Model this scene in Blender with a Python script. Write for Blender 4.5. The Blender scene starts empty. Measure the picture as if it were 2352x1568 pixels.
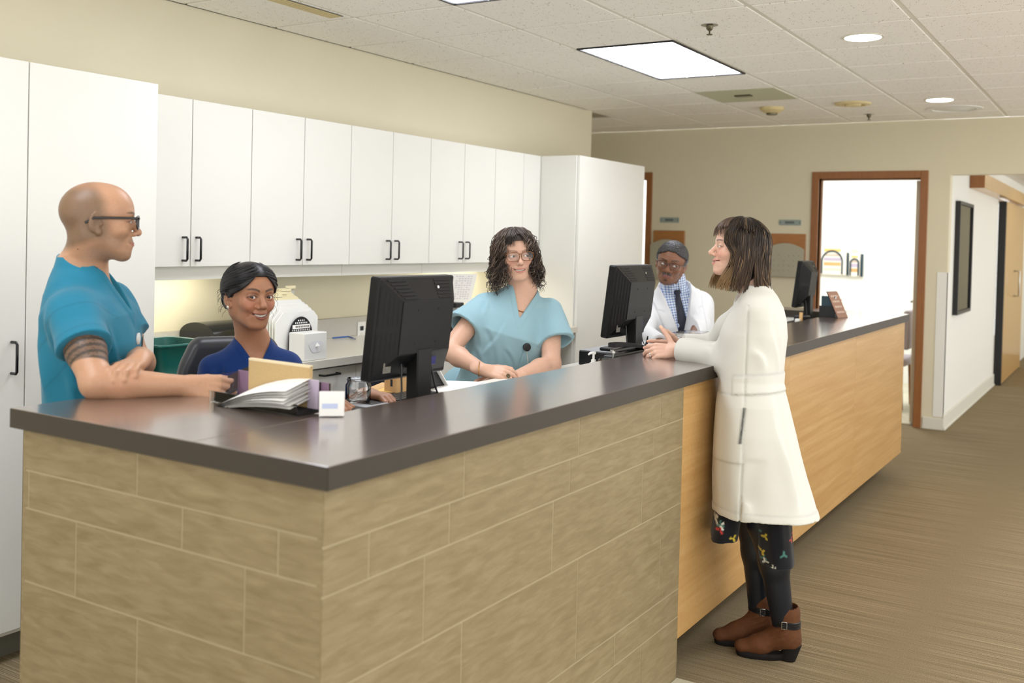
import bpy, bmesh, math, random
import numpy as np
from mathutils import Vector, Matrix
random.seed(7)
sc = bpy.context.scene
COL = sc.collection
# ------------------------------------------------------------------ camera, world, exposure
CAM_POS = (0.0, 0.0, 1.527)
cam_data = bpy.data.cameras.new('camera')
cam_data.sensor_fit = 'HORIZONTAL'
cam_data.sensor_width = 36.0
cam_data.lens = 35.465553
cam_data.shift_y = -0.081794
cam_data.clip_start = 0.05
cam_data.dof.use_dof = True
cam_data.dof.focus_distance = 3.9
cam_data.dof.aperture_fstop = 2.8
cam = bpy.data.objects.new('camera', cam_data)
_r, _u, _f = (0.5279, -0.849, 0.0241), (0.0034, 0.0305, 0.9995), (0.8493, 0.5275, -0.019)
cam.matrix_world = Matrix(((_r[0], _u[0], -_f[0], CAM_POS[0]), (_r[1], _u[1], -_f[1], CAM_POS[1]),
                           (_r[2], _u[2], -_f[2], CAM_POS[2]), (0, 0, 0, 1)))
COL.objects.link(cam)
sc.camera = cam
sc.view_settings.view_transform = 'Standard'
sc.view_settings.look = 'None'
sc.view_settings.gamma = 1.0
sc.view_settings.use_curve_mapping = False
sc.view_settings.exposure = 0.33
world = bpy.data.worlds.new('world')
sc.world = world
world.use_nodes = True
world.node_tree.nodes['Background'].inputs[0].default_value = (1.0, 0.985, 0.945, 1)
world.node_tree.nodes['Background'].inputs[1].default_value = 1.5
TROFFER_POWER, DOWN_POWER, UNDER_POWER, ROOM_FILL_POWER = 8.5, 26.0, 14.0, 10.0

# ------------------------------------------------------------------ helpers
def lin(c):
    c = c / 255.0
    return c / 12.92 if c <= 0.04045 else ((c + 0.055) / 1.055) ** 2.4
def rgb(r, g, b):
    return (lin(r), lin(g), lin(b), 1.0)
MATS = {}
def mat(name, col=(200, 200, 200), rough=0.5, metal=0.0, spec=0.5, noise=0.0, nscale=40.0, bump=0.0, bscale=200.0,
        emit=0.0, trans=0.0, alpha=1.0, vcol=False, sheen=0.0, coat=0.0, stretch=None, sss=0.0):
    m = bpy.data.materials.new(name)
    m.use_nodes = True
    nt = m.node_tree
    b = nt.nodes['Principled BSDF']
    c = rgb(*col)
    b.inputs['Base Color'].default_value = c
    b.inputs['Roughness'].default_value = rough
    b.inputs['Metallic'].default_value = metal
    b.inputs['Specular IOR Level'].default_value = spec
    if emit:
        b.inputs['Emission Color'].default_value = c
        b.inputs['Emission Strength'].default_value = emit
    if trans:
        b.inputs['Transmission Weight'].default_value = trans
        b.inputs['IOR'].default_value = 1.2
    if alpha < 1: b.inputs['Alpha'].default_value = alpha
    if sheen: b.inputs['Sheen Weight'].default_value = sheen
    if coat: b.inputs['Coat Weight'].default_value = coat
    if sss:
        b.inputs['Subsurface Weight'].default_value = sss
        b.inputs['Subsurface Radius'].default_value = (0.012, 0.005, 0.003)
        b.inputs['Subsurface Scale'].default_value = 0.5
    tc = nt.nodes.new('ShaderNodeTexCoord')
    vec = tc.outputs['Object']
    if stretch:
        mp = nt.nodes.new('ShaderNodeMapping')
        mp.inputs['Scale'].default_value = stretch
        nt.links.new(vec, mp.inputs['Vector']); vec = mp.outputs['Vector']
    src = None
    if vcol:
        at = nt.nodes.new('ShaderNodeAttribute'); at.attribute_name = 'Col'
        src = at.outputs['Color']
        nt.links.new(src, b.inputs['Base Color'])
    if noise:
        n = nt.nodes.new('ShaderNodeTexNoise'); n.inputs['Scale'].default_value = nscale
        n.inputs['Detail'].default_value = 4
        nt.links.new(vec, n.inputs['Vector'])
        mr = nt.nodes.new('ShaderNodeMapRange')
        mr.inputs['From Min'].default_value = 0.25; mr.inputs['From Max'].default_value = 0.75
        mr.inputs['To Min'].default_value = 1 - noise; mr.inputs['To Max'].default_value = 1 + noise
        nt.links.new(n.outputs['Fac'], mr.inputs['Value'])
        mx = nt.nodes.new('ShaderNodeVectorMath'); mx.operation = 'MULTIPLY'
        if src: nt.links.new(src, mx.inputs[0])
        else: mx.inputs[0].default_value = c[:3]
        nt.links.new(mr.outputs['Result'], mx.inputs[1])
        nt.links.new(mx.outputs['Vector'], b.inputs['Base Color'])
    if bump:
        n2 = nt.nodes.new('ShaderNodeTexNoise'); n2.inputs['Scale'].default_value = bscale
        n2.inputs['Detail'].default_value = 3
        nt.links.new(vec, n2.inputs['Vector'])
        bp = nt.nodes.new('ShaderNodeBump'); bp.inputs['Strength'].default_value = bump
        bp.inputs['Distance'].default_value = 0.002
        nt.links.new(n2.outputs['Fac'], bp.inputs['Height'])
        nt.links.new(bp.outputs['Normal'], b.inputs['Normal'])
    MATS[name] = m
    return m

class MB:
    """collects shapes and links them as one mesh object"""
    def __init__(s):
        s.v = []; s.f = []; s.sm = []
    def add(s, verts, faces, smooth=False):
        o = len(s.v)
        s.v.extend([tuple(float(c) for c in v) for v in verts])
        s.f.extend([tuple(i + o for i in f) for f in faces])
        s.sm.extend([smooth] * len(faces))
        return s
    def box(s, x0, x1, y0, y1, z0, z1, bev=0.0, M=None):
        x0, x1 = min(x0, x1), max(x0, x1); y0, y1 = min(y0, y1), max(y0, y1); z0, z1 = min(z0, z1), max(z0, z1)
        if bev <= 0:
            vs = [(x, y, z) for x in (x0, x1) for y in (y0, y1) for z in (z0, z1)]
            fs = [(0, 1, 3, 2), (4, 6, 7, 5), (0, 4, 5, 1), (2, 3, 7, 6), (0, 2, 6, 4), (1, 5, 7, 3)]
        else:
            b = min(bev, (x1 - x0) / 2.01, (y1 - y0) / 2.01, (z1 - z0) / 2.01)
            vs = []; idx = {}
            for i, X in enumerate((x0, x1)):
                for j, Y in enumerate((y0, y1)):
                    for k, Zz in enumerate((z0, z1)):
                        sx, sy, sz = 1 - 2 * i, 1 - 2 * j, 1 - 2 * k
                        for a in range(3):
                            q = [X + sx * b, Y + sy * b, Zz + sz * b]
                            q[a] = (X, Y, Zz)[a]
                            idx[i, j, k, a] = len(vs); vs.append(tuple(q))
            fs = []
            g = lambda i, j, k, a: idx[i, j, k, a]
            for i in (0, 1): fs.append([g(i, 0, 0, 0), g(i, 1, 0, 0), g(i, 1, 1, 0), g(i, 0, 1, 0)][::(1 if i else -1)])
            for j in (0, 1): fs.append([g(0, j, 0, 1), g(0, j, 1, 1), g(1, j, 1, 1), g(1, j, 0, 1)][::(1 if j else -1)])
            for k in (0, 1): fs.append([g(0, 0, k, 2), g(1, 0, k, 2), g(1, 1, k, 2), g(0, 1, k, 2)][::(1 if k else -1)])
            for i in (0, 1):
                for j in (0, 1):
                    fs.append([g(i, j, 0, 0), g(i, j, 1, 0), g(i, j, 1, 1), g(i, j, 0, 1)])
            for i in (0, 1):
                for k in (0, 1):
                    fs.append([g(i, 0, k, 0), g(i, 1, k, 0), g(i, 1, k, 2), g(i, 0, k, 2)])
            for j in (0, 1):
                for k in (0, 1):
                    fs.append([g(0, j, k, 1), g(1, j, k, 1), g(1, j, k, 2), g(0, j, k, 2)])
            for i in (0, 1):
                for j in (0, 1):
                    for k in (0, 1): fs.append([g(i, j, k, 0), g(i, j, k, 1), g(i, j, k, 2)])
        if M is not None: vs = [tuple(M @ Vector(v)) for v in vs]
        return s.add(vs, fs)
    def tube(s, pts, r, n=8, cap=True, closed=False):
        P = [Vector(q) for q in pts]; m = len(P)
        rs = r if hasattr(r, '__len__') else [r] * m
        up = None; rings = []
        for i, q in enumerate(P):
            if closed: t = P[(i + 1) % m] - P[i - 1]
            else: t = (P[min(i + 1, m - 1)] - P[max(i - 1, 0)])
            if t.length < 1e-9: t = Vector((0, 0, 1))
            t.normalize()
            if up is None:
                up = Vector((0, 0, 1)) if abs(t.z) < 0.9 else Vector((1, 0, 0))
            a = (up - t * up.dot(t))
            if a.length < 1e-6: a = t.orthogonal()
            a.normalize(); up = a
            b = t.cross(a)
            rings.append([q + (a * math.cos(2 * math.pi * k / n) + b * math.sin(2 * math.pi * k / n)) * rs[i] for k in range(n)])
        vs = [v for R in rings for v in R]; fs = []
        L = m if closed else m - 1
        for i in range(L):
            for k in range(n):
                i2 = (i + 1) % m
                fs.append((i * n + k, i * n + (k + 1) % n, i2 * n + (k + 1) % n, i2 * n + k))
        if cap and not closed:
            fs.append(tuple(range(n))[::-1]); fs.append(tuple((m - 1) * n + k for k in range(n)))
        return s.add(vs, fs, True)
    def lathe(s, prof, c=(0, 0, 0), n=24, M=None, smooth=True):
        vs = []; fs = []
        for rr, z in prof:
            for k in range(n):
                a = 2 * math.pi * k / n
                vs.append((c[0] + rr * math.cos(a), c[1] + rr * math.sin(a), c[2] + z))
        m = len(prof)
        for i in range(m - 1):
            for k in range(n):
                fs.append((i * n + k, i * n + (k + 1) % n, (i + 1) * n + (k + 1) % n, (i + 1) * n + k))
        fs.append(tuple(range(n))[::-1]); fs.append(tuple((m - 1) * n + k for k in range(n)))
        if M is not None: vs = [tuple(M @ Vector(v)) for v in vs]
        return s.add(vs, fs, smooth)
    def prism(s, poly, z0, z1, M=None):
        n = len(poly)
        vs = [(x, y, z0) for x, y in poly] + [(x, y, z1) for x, y in poly]
        fs = [tuple(range(n))[::-1], tuple(range(n, 2 * n))] + [(i, (i + 1) % n, n + (i + 1) % n, n + i) for i in range(n)]
        if M is not None: vs = [tuple(M @ Vector(v)) for v in vs]
        return s.add(vs, fs)
    def grid(s, rows, smooth=True):
        m, n = len(rows), len(rows[0])
        vs = [q for R in rows for q in R]
        fs = [(i * n + k, i * n + k + 1, (i + 1) * n + k + 1, (i + 1) * n + k) for i in range(m - 1) for k in range(n - 1)]
        return s.add(vs, fs, smooth)
    def mesh(s, name):
        me = bpy.data.meshes.new(name)
        me.from_pydata(s.v, [], s.f)
        me.polygons.foreach_set('use_smooth', s.sm)
        bm = bmesh.new(); bm.from_mesh(me); bmesh.ops.recalc_face_normals(bm, faces=bm.faces); bm.to_mesh(me); bm.free()
        if any(s.sm) and not all(s.sm): pass
        return me
    def build(s, name, m, parent=None, edge=True):
        me = s.mesh(name)
        if any(s.sm): me.set_sharp_from_angle(angle=math.radians(40))
        me.materials.append(MATS[m] if isinstance(m, str) else m)
        return link(name, me, parent)
def link(name, data, parent=None):
    o = bpy.data.objects.new(name, data)
    COL.objects.link(o)
    if parent is not None:
        o.parent = parent
        o.matrix_parent_inverse = parent_world(parent).inverted()
    return o
def parent_world(o):
    M = Matrix.Translation(o.location) @ o.rotation_euler.to_matrix().to_4x4()
    if o.parent: M = parent_world(o.parent) @ o.matrix_parent_inverse @ M
    return M
def tag(o, label=None, cat=None, group=None, kind=None):
    if label: o['label'] = label
    if cat: o['category'] = cat
    if group: o['group'] = group
    if kind: o['kind'] = kind
    return o
def thing(name, label, cat, loc=(0, 0, 0), group=None, rz=0.0):
    o = link(name, None)
    o.location = loc; o.rotation_euler = (0, 0, rz)
    return tag(o, label, cat, group)
def struct(o): o['kind'] = 'structure'; return o
def copy_tree(o, parent=None):
    c = o.copy(); COL.objects.link(c)
    if parent is not None: c.parent = parent
    for ch in list(o.children): copy_tree(ch, c)
    return c
def rotz(a, loc=(0, 0, 0)): return Matrix.Translation(loc) @ Matrix.Rotation(a, 4, 'Z')

# ------------------------------------------------------------------ materials of the room
mat('wall_cream', (226, 219, 194), 0.7, noise=0.015, nscale=3, bump=0.05, bscale=300)
mat('wall_white', (240, 240, 235), 0.7, bump=0.04, bscale=300)
mat('backsplash', (232, 225, 198), 0.35, noise=0.02, nscale=300)
mat('splash_grey', (196, 193, 182), 0.4, noise=0.12, nscale=600)
mat('laminate_white', (231, 230, 223), 0.33, noise=0.006, nscale=5)
mat('gap_dark', (92, 88, 66), 0.8)
mat('toe_kick', (118, 116, 104), 0.6)
mat('handle_black', (14, 15, 18), 0.28, spec=0.6)
mat('back_counter', (214, 210, 198), 0.28, noise=0.10, nscale=500)
mat('tee', (226, 222, 208), 0.5)
mat('tee_groove', (168, 162, 140), 0.8)
mat('baseboard', (226, 224, 212), 0.5)
mat('frame_wood', (150, 97, 52), 0.45, noise=0.12, nscale=14, stretch=(6, 6, 0.6))
mat('oak_board', (172, 116, 62), 0.45, noise=0.10, nscale=14, stretch=(1, 1, 8))
mat('door_leaf', (226, 208, 178), 0.3, noise=0.03, nscale=8, stretch=(6, 6, 0.5), coat=0.3)
mat('door_pine', (206, 164, 100), 0.3, noise=0.07, nscale=10, stretch=(5, 5, 0.4), coat=0.3)
mat('chrome', (200, 200, 198), 0.25, metal=1.0)
mat('steel_dark', (110, 104, 84), 0.35, metal=1.0)
mat('black', (16, 17, 20), 0.4)
mat('black_matte', (12, 12, 13), 0.8)
mat('sign_grey', (150, 164, 160), 0.5)
mat('sign_text', (82, 90, 92), 0.6)
mat('board_grey', (176, 172, 152), 0.7, noise=0.05, nscale=90)
mat('yellowed', (222, 204, 152), 0.5)
mat('panel_green', (196, 196, 168), 0.6)
mat('white_plastic', (236, 236, 232), 0.4)
mat('paper', (244, 243, 240), 0.8)
mat('troffer_glow', (242, 245, 255), 0.5, emit=TROFFER_POWER)
mat('down_glow', (255, 246, 226), 0.5, emit=DOWN_POWER)
mat('under_glow', (255, 249, 232), 0.5, emit=UNDER_POWER)
mat('added_room_glow', (250, 252, 255), 0.5, emit=ROOM_FILL_POWER)  # emission of the panels added to whiten the rooms behind the doors

def ceiling_mat():
    m = mat('ceiling_tile', (250, 247, 240), 0.85)
    nt = m.node_tree; b = nt.nodes['Principled BSDF']
    tc = nt.nodes.new('ShaderNodeTexCoord')
    geo = nt.nodes.new('ShaderNodeNewGeometry')
    mp = nt.nodes.new('ShaderNodeMapping'); mp.inputs['Scale'].default_value = (70, 130, 70)
    nt.links.new(geo.outputs['Position'], mp.inputs['Vector'])
    vo = nt.nodes.new('ShaderNodeTexVoronoi'); vo.inputs['Scale'].default_value = 1.0
    nt.links.new(mp.outputs['Vector'], vo.inputs['Vector'])
    no = nt.nodes.new('ShaderNodeTexNoise'); no.inputs['Scale'].default_value = 45
    nt.links.new(geo.outputs['Position'], no.inputs['Vector'])
    a = nt.nodes.new('ShaderNodeMath'); a.operation = 'SUBTRACT'
    nt.links.new(no.outputs['Fac'], a.inputs[0]); a.inputs[1].default_value = 0.38
    lt = nt.nodes.new('ShaderNodeMath'); lt.operation = 'LESS_THAN'
    nt.links.new(vo.outputs['Distance'], lt.inputs[0])
    nt.links.new(a.outputs[0], lt.inputs[1])
    mx = nt.nodes.new('ShaderNodeMix'); mx.data_type = 'RGBA'
    nt.links.new(lt.outputs[0], mx.inputs['Factor'])
    mx.inputs['A'].default_value = rgb(250, 247, 240); mx.inputs['B'].default_value = rgb(168, 162, 142)
    nt.links.new(mx.outputs['Result'], b.inputs['Base Color'])
ceiling_mat()

def carpet_mat():
    m = mat('carpet', (120, 106, 82), 0.95, spec=0.1)
    nt = m.node_tree; b = nt.nodes['Principled BSDF']
    geo = nt.nodes.new('ShaderNodeNewGeometry')
    mp = nt.nodes.new('ShaderNodeMapping'); mp.inputs['Scale'].default_value = (360, 1.4, 1)
    nt.links.new(geo.outputs['Position'], mp.inputs['Vector'])
    n1 = nt.nodes.new('ShaderNodeTexNoise'); n1.inputs['Scale'].default_value = 1.0; n1.inputs['Detail'].default_value = 3
    nt.links.new(mp.outputs['Vector'], n1.inputs['Vector'])
    n2 = nt.nodes.new('ShaderNodeTexNoise'); n2.inputs['Scale'].default_value = 260; n2.inputs['Detail'].default_value = 2
    nt.links.new(geo.outputs['Position'], n2.inputs['Vector'])
    ad = nt.nodes.new('ShaderNodeMath'); ad.operation = 'MULTIPLY_ADD'
    nt.links.new(n2.outputs['Fac'], ad.inputs[0]); ad.inputs[1].default_value = 0.5
    nt.links.new(n1.outputs['Fac'], ad.inputs[2])
    cr = nt.nodes.new('ShaderNodeValToRGB')
    e = cr.color_ramp.elements
    e[0].position = 0.50; e[0].color = rgb(106, 93, 70)
    e[1].position = 1.0; e[1].color = rgb(178, 162, 132)
    k = e.new(0.74); k.color = rgb(134, 119, 92)
    nt.links.new(ad.outputs[0], cr.inputs['Fac'])
    nt.links.new(cr.outputs['Color'], b.inputs['Base Color'])
    bp = nt.nodes.new('ShaderNodeBump'); bp.inputs['Strength'].default_value = 0.6; bp.inputs['Distance'].default_value = 0.004
    nt.links.new(ad.outputs[0], bp.inputs['Height']); nt.links.new(bp.outputs['Normal'], b.inputs['Normal'])
carpet_mat()

def layered_mat(name, c0, c1, c2, scale, rough, bump=0.2, fine=300, along=(0.35, 0.35, 5.0), spec=0.4):
    """streaked stone or wood: noise stretched along the horizontal, object colours vary a little per piece"""
    m = mat(name, c1, rough, spec=spec)
    nt = m.node_tree; b = nt.nodes['Principled BSDF']
    geo = nt.nodes.new('ShaderNodeNewGeometry'); oi = nt.nodes.new('ShaderNodeObjectInfo')
    va = nt.nodes.new('ShaderNodeVectorMath'); va.operation = 'MULTIPLY_ADD'
    nt.links.new(oi.outputs['Random'], va.inputs[0]); va.inputs[1].default_value = (7, 5, 9)
    nt.links.new(geo.outputs['Position'], va.inputs[2])
    mp = nt.nodes.new('ShaderNodeMapping'); mp.inputs['Scale'].default_value = along
    nt.links.new(va.outputs[0], mp.inputs['Vector'])
    n1 = nt.nodes.new('ShaderNodeTexNoise'); n1.inputs['Scale'].default_value = scale; n1.inputs['Detail'].default_value = 6
    n1.inputs['Distortion'].default_value = 0.6
    nt.links.new(mp.outputs['Vector'], n1.inputs['Vector'])
    n2 = nt.nodes.new('ShaderNodeTexNoise'); n2.inputs['Scale'].default_value = fine; n2.inputs['Detail'].default_value = 2
    nt.links.new(geo.outputs['Position'], n2.inputs['Vector'])
    ad = nt.nodes.new('ShaderNodeMath'); ad.operation = 'MULTIPLY_ADD'
    nt.links.new(n2.outputs['Fac'], ad.inputs[0]); ad.inputs[1].default_value = 0.35
    nt.links.new(n1.outputs['Fac'], ad.inputs[2])
    cr = nt.nodes.new('ShaderNodeValToRGB'); e = cr.color_ramp.elements
    e[0].position = 0.45; e[0].color = rgb(*c0); e[1].position = 0.92; e[1].color = rgb(*c2)
    k = e.new(0.68); k.color = rgb(*c1)
    nt.links.new(ad.outputs[0], cr.inputs['Fac']); nt.links.new(cr.outputs['Color'], b.inputs['Base Color'])
    if bump:
        bp = nt.nodes.new('ShaderNodeBump'); bp.inputs['Strength'].default_value = bump; bp.inputs['Distance'].default_value = 0.002
        nt.links.new(ad.outputs[0], bp.inputs['Height']); nt.links.new(bp.outputs['Normal'], b.inputs['Normal'])
    return m
layered_mat('stone', (127, 111, 79), (138, 122, 90), (149, 134, 102), 9, 0.6, 0.15, 420, (1.2, 1.2, 7.0))
mat('grout', (166, 153, 122), 0.85)
layered_mat('maple', (184, 142, 86), (194, 153, 97), (204, 166, 112), 3.0, 0.35, 0.0, 60, (0.5, 0.5, 12.0))
layered_mat('floor_stone', (186, 180, 156), (202, 197, 174), (214, 210, 190), 6, 0.5, 0.1, 200, (1, 1, 1))

def slab_mat():
    m = mat('countertop', (84, 66, 58), 0.30, spec=0.9, coat=1.0)
    m.node_tree.nodes['Principled BSDF'].inputs['Coat Roughness'].default_value = 0.15
    m.node_tree.nodes['Principled BSDF'].inputs['Coat IOR'].default_value = 2.1
    nt = m.node_tree; b = nt.nodes['Principled BSDF']
    geo = nt.nodes.new('ShaderNodeNewGeometry')
    mp = nt.nodes.new('ShaderNodeMapping'); mp.inputs['Scale'].default_value = (3, 40, 40)
    nt.links.new(geo.outputs['Position'], mp.inputs['Vector'])
    n = nt.nodes.new('ShaderNodeTexNoise'); n.inputs['Scale'].default_value = 1; n.inputs['Detail'].default_value = 1
    nt.links.new(mp.outputs['Vector'], n.inputs['Vector'])
    cr = nt.nodes.new('ShaderNodeValToRGB'); e = cr.color_ramp.elements
    e[0].position = 0.3; e[0].color = rgb(90, 74, 66); e[1].position = 0.75; e[1].color = rgb(102, 86, 78)
    nt.links.new(n.outputs['Fac'], cr.inputs['Fac']); nt.links.new(cr.outputs['Color'], b.inputs['Base Color'])
    mr = nt.nodes.new('ShaderNodeMapRange'); mr.inputs['To Min'].default_value = 0.28; mr.inputs['To Max'].default_value = 0.31
    nt.links.new(n.outputs['Fac'], mr.inputs['Value']); nt.links.new(mr.outputs['Result'], b.inputs['Roughness'])
slab_mat()
mat('slab_edge', (52, 45, 36), 0.5, noise=0.06, nscale=40, stretch=(1, 1, 10))

# ------------------------------------------------------------------ floor
H = 2.615
fl = struct(MB().box(-1.6, 20, -1.9, 9, -0.1, 0.0).build('floor', 'carpet'))
# pale stone paving in front of the stone-clad end of the desk
tiles = [(x0, x0 + 0.607, y0, y0 + 0.607) for x0 in (3.298 - 0.61 * k for k in range(1, 6)) for y0 in (1.33 - 0.61 * k for k in range(1, 4))]
for x0, x1, y0, y1 in tiles:
    MB().box(x0 + .0015, x1 + .0015, y0 + .0015, y1 + .0015, 0, 0.006, 0.001).build('floor_tile', 'floor_stone', fl)

# ------------------------------------------------------------------ walls
FX = 9.12
w = MB()
for y0, y1, z0, z1 in ((1.361, 1.594, 0, H), (1.594, 2.448, 2.125, H), (2.448, 4.126, 0, H), (4.126, 5.03, 2.145, H), (5.03, 7, 0, H), (-1.9, 1.361, 2.150, H)):
    w.box(FX, FX + 0.12, y0, y1, z0, z1)
wall_far = struct(w.build('wall_far', 'wall_cream'))
soff = struct(MB().box(-1.6, 7.578, 3.948, 4.10, 0, H).build('wall_left', 'wall_cream'))
struct(MB().box(7.578 - 0.12, 7.578, 4.10, 7, 0, H).build('wall_recess', 'wall_cream'))
struct(MB().box(FX + 0.12, 12.55, 1.361, 1.46, 0, 2.44).build('wall_corridor', 'wall_white'))
struct(MB().box(14.6, 16.6, 1.361, 1.46, 0, 2.44).build('wall_corridor_end', 'wall_white'))
struct(MB().box(12.55, 14.6, 1.361, 1.46, 2.09, 2.44).build('wall_corridor_lintel', 'wall_white'))
struct(MB().box(16.5, 16.62, -2.0, 1.361, 0, 2.44).build('wall_end', 'wall_cream'))
struct(MB().box(FX + 0.121, 16.6, -2.0, 1.361, 2.40, 2.44).build('ceiling_corridor', 'wall_white'))
struct(MB().box(7.46, FX, 6.9, 7.0, 0, H).build('wall_recess_back', 'wall_cream'))
# bright consulting room behind the open door
struct(MB().box(12.0, 12.1, 1.47, 4.2, 0, 2.6).build('wall_room_back', 'wall_white'))
struct(MB().box(FX + .12, 12.0, 3.95, 4.05, 0, 2.6).build('wall_room_left', 'wall_white'))
struct(MB().box(FX + .12, 12.1, 1.46, 1.50, 0, 2.6).build('wall_room_right', 'wall_white'))
struct(MB().box(FX + .12, 12.1, 1.47, 4.05, 2.6, 2.65).build('ceiling_room', 'wall_white'))
struct(MB().box(9.24, 12.0, 1.50, 3.95, 0, 0.004).build('floor_room', 'floor_stone'))
struct(MB().box(FX + .12, 11.2, 4.05, 4.10, 0, 2.6).build('wall_side_room_right', 'wall_white'))
struct(MB().box(11.2, 11.3, 4.05, 6.0, 0, 2.6).build('wall_side_room_back', 'wall_white'))
struct(MB().box(FX + .12, 11.3, 4.05, 6.0, 2.6, 2.65).build('ceiling_side_room', 'wall_white'))

def base(name, *b): return struct(MB().box(*b, 0.004).build(name, 'baseboard'))
base('baseboard_far', FX - 0.014, FX, 2.52, 4.05, 0, 0.10)
base('baseboard_far_right', FX - 0.014, FX, 1.35, 1.52, 0, 0.10)
base('baseboard_corridor', FX - 0.012, 12.55, 1.347, 1.361, 0, 0.13)
base('baseboard_corridor_foot', FX - 0.02, 12.55, 1.339, 1.349, 0, 0.022)
base('baseboard_end', 16.48, 16.5, -2, 1.36, 0, 0.12)
# corner guard on the wall corner
struct(MB().box(FX - 0.006, FX, 1.352, 1.44, 0.11, 1.33, 0.001).box(FX - 0.006, FX + 0.08, 1.353, 1.361, 0.11, 1.33, 0.001).build('trim_1', 'wall_white'))

# door casings
def casing(name, y0, y1, ztop, wd=0.062):
    c = MB()
    for a, b in ((y0 - wd, y0), (y1, y1 + wd)):
        c.box(FX - 0.018, FX + 0.14, a, b, 0, ztop + wd, 0.003)
    c.box(FX - 0.018, FX + 0.14, y0, y1, ztop, ztop + wd, 0.003)
    d = struct(c.build(name, 'frame_wood'))
    st = MB().box(FX + 0.05, FX + 0.075, y0, y0 + 0.012, 0, ztop).box(FX + 0.05, FX + 0.075, y1 - 0.012, y1, 0, ztop).box(FX + 0.05, FX + 0.075, y0, y1, ztop - 0.012, ztop)
    st.build('door_stop', 'frame_wood', d)
    return d
d1 = casing('door_1', 1.594, 2.448, 2.125)
d2 = casing('door_2', 4.126, 5.03, 2.145)
Mh = Matrix.Translation((FX + 0.13, 1.605, 0)) @ Matrix.Rotation(math.radians(6), 4, 'Z')
leaf = MB().box(0, 0.82, 0, 0.044, 0.02, 2.11, 0.002, M=Mh).build('door_leaf', 'door_leaf', d1)
lv = MB().box(0.76, 0.78, 0.044, 0.05, 0.92, 1.19, 0.002, M=Mh)
lv.tube([Mh @ Vector(q) for q in ((0.77, 0.045, 1.03), (0.77, 0.10, 1.03), (0.74, 0.105, 1.03), (0.66, 0.105, 1.03))], 0.009)
lv.build('door_lever', 'steel_dark', leaf)
for z in (0.28, 1.05, 1.85):
    MB().box(FX + 0.125, FX + 0.14, 1.588, 1.604, z - .055, z + .055, 0.001).build('hinge', 'chrome', d1)

# sliding door in the corridor with its rail box
sd = struct(MB().box(12.62, 14.7, 1.28, 1.325, 0.015, 2.08, 0.003).build('door_3', 'door_pine'))
MB().box(12.57, 12.62, 1.28, 1.36, 0.0, 2.08, 0.002).build('door_gap_strip', 'black', sd)  # black strip standing in the gap beside the sliding door
hb = MB().tube([(13.6, 1.28, 0.98), (13.6, 1.22, 0.98), (13.6, 1.22, 1.28), (13.6, 1.28, 1.28)], 0.012)
hb.build('door_handle', 'chrome', sd)
rb = struct(MB().box(10.25, 14.8, 1.23, 1.36, 2.10, 2.235, 0.003).build('trim_2', 'door_pine'))
MB().box(10.243, 10.25, 1.232, 1.358, 2.102, 2.233, 0.001).build('rail_end_cap', 'frame_wood', rb)

# ------------------------------------------------------------------ ceiling
GX, GY, TX, TY = 3.8914, 3.3818, 0.5963, 0.6096
ce = struct(MB().box(-1.6, FX, -1.9, 7, H + 0.014, H + 0.05).build('ceiling', 'tee_groove'))
tees = MB()
xi = [GX + i * TX for i in range(-9, 9)]
yj = [GY - j * TY for j in range(-6, 9)]
for x in xi: tees.box(x - 0.0115, x + 0.0115, -1.9, 7, H + 0.005, H + 0.013)
for y in yj: tees.box(-1.6, FX, y - 0.0115, y + 0.0115, H + 0.004, H + 0.013)
tees.build('ceiling_grid', 'tee', ce)
skip = set()
for ti in (-2, 2): skip |= {(ti, 1), (ti + 1, 1)}
TROFF = [(-2, 1), (2, 1)]
for ti, tj in ((-6, 1), (-6, 6), (-2, 6), (2, 6)): skip |= {(ti, tj), (ti + 1, tj)}; TROFF.append((ti, tj))
tile_cache = {}
for i in range(-9, 9):
    for j in range(-5, 9):
        if (i, j) in skip: continue
        x0, x1 = GX + i * TX, min(GX + (i + 1) * TX, FX)
        y1, y0 = GY - j * TY, GY - (j + 1) * TY
        if x0 > FX - 0.05 or y0 < -2.2: continue
        if x0 < 7.578 - 0.01:
            if y0 >= 3.948: continue
            if y1 > 3.948:
                if x1 > 7.578: pass
                else: y1 = 3.948
        key = (round(x1 - x0, 4), round(y1 - y0, 4))
        if key not in tile_cache:
            g = 0.0125
            me = MB().box(g, key[0] - g, g, key[1] - g, 0, 0.014, 0.003).mesh('ceiling_tile')
            me.materials.append(MATS['ceiling_tile'] if False else MATS['ceiling_tile'])
            tile_cache[key] = me
        t = link('ceiling_tile', tile_cache[key], ce)
        t.location = (x0, y0, H)
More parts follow.
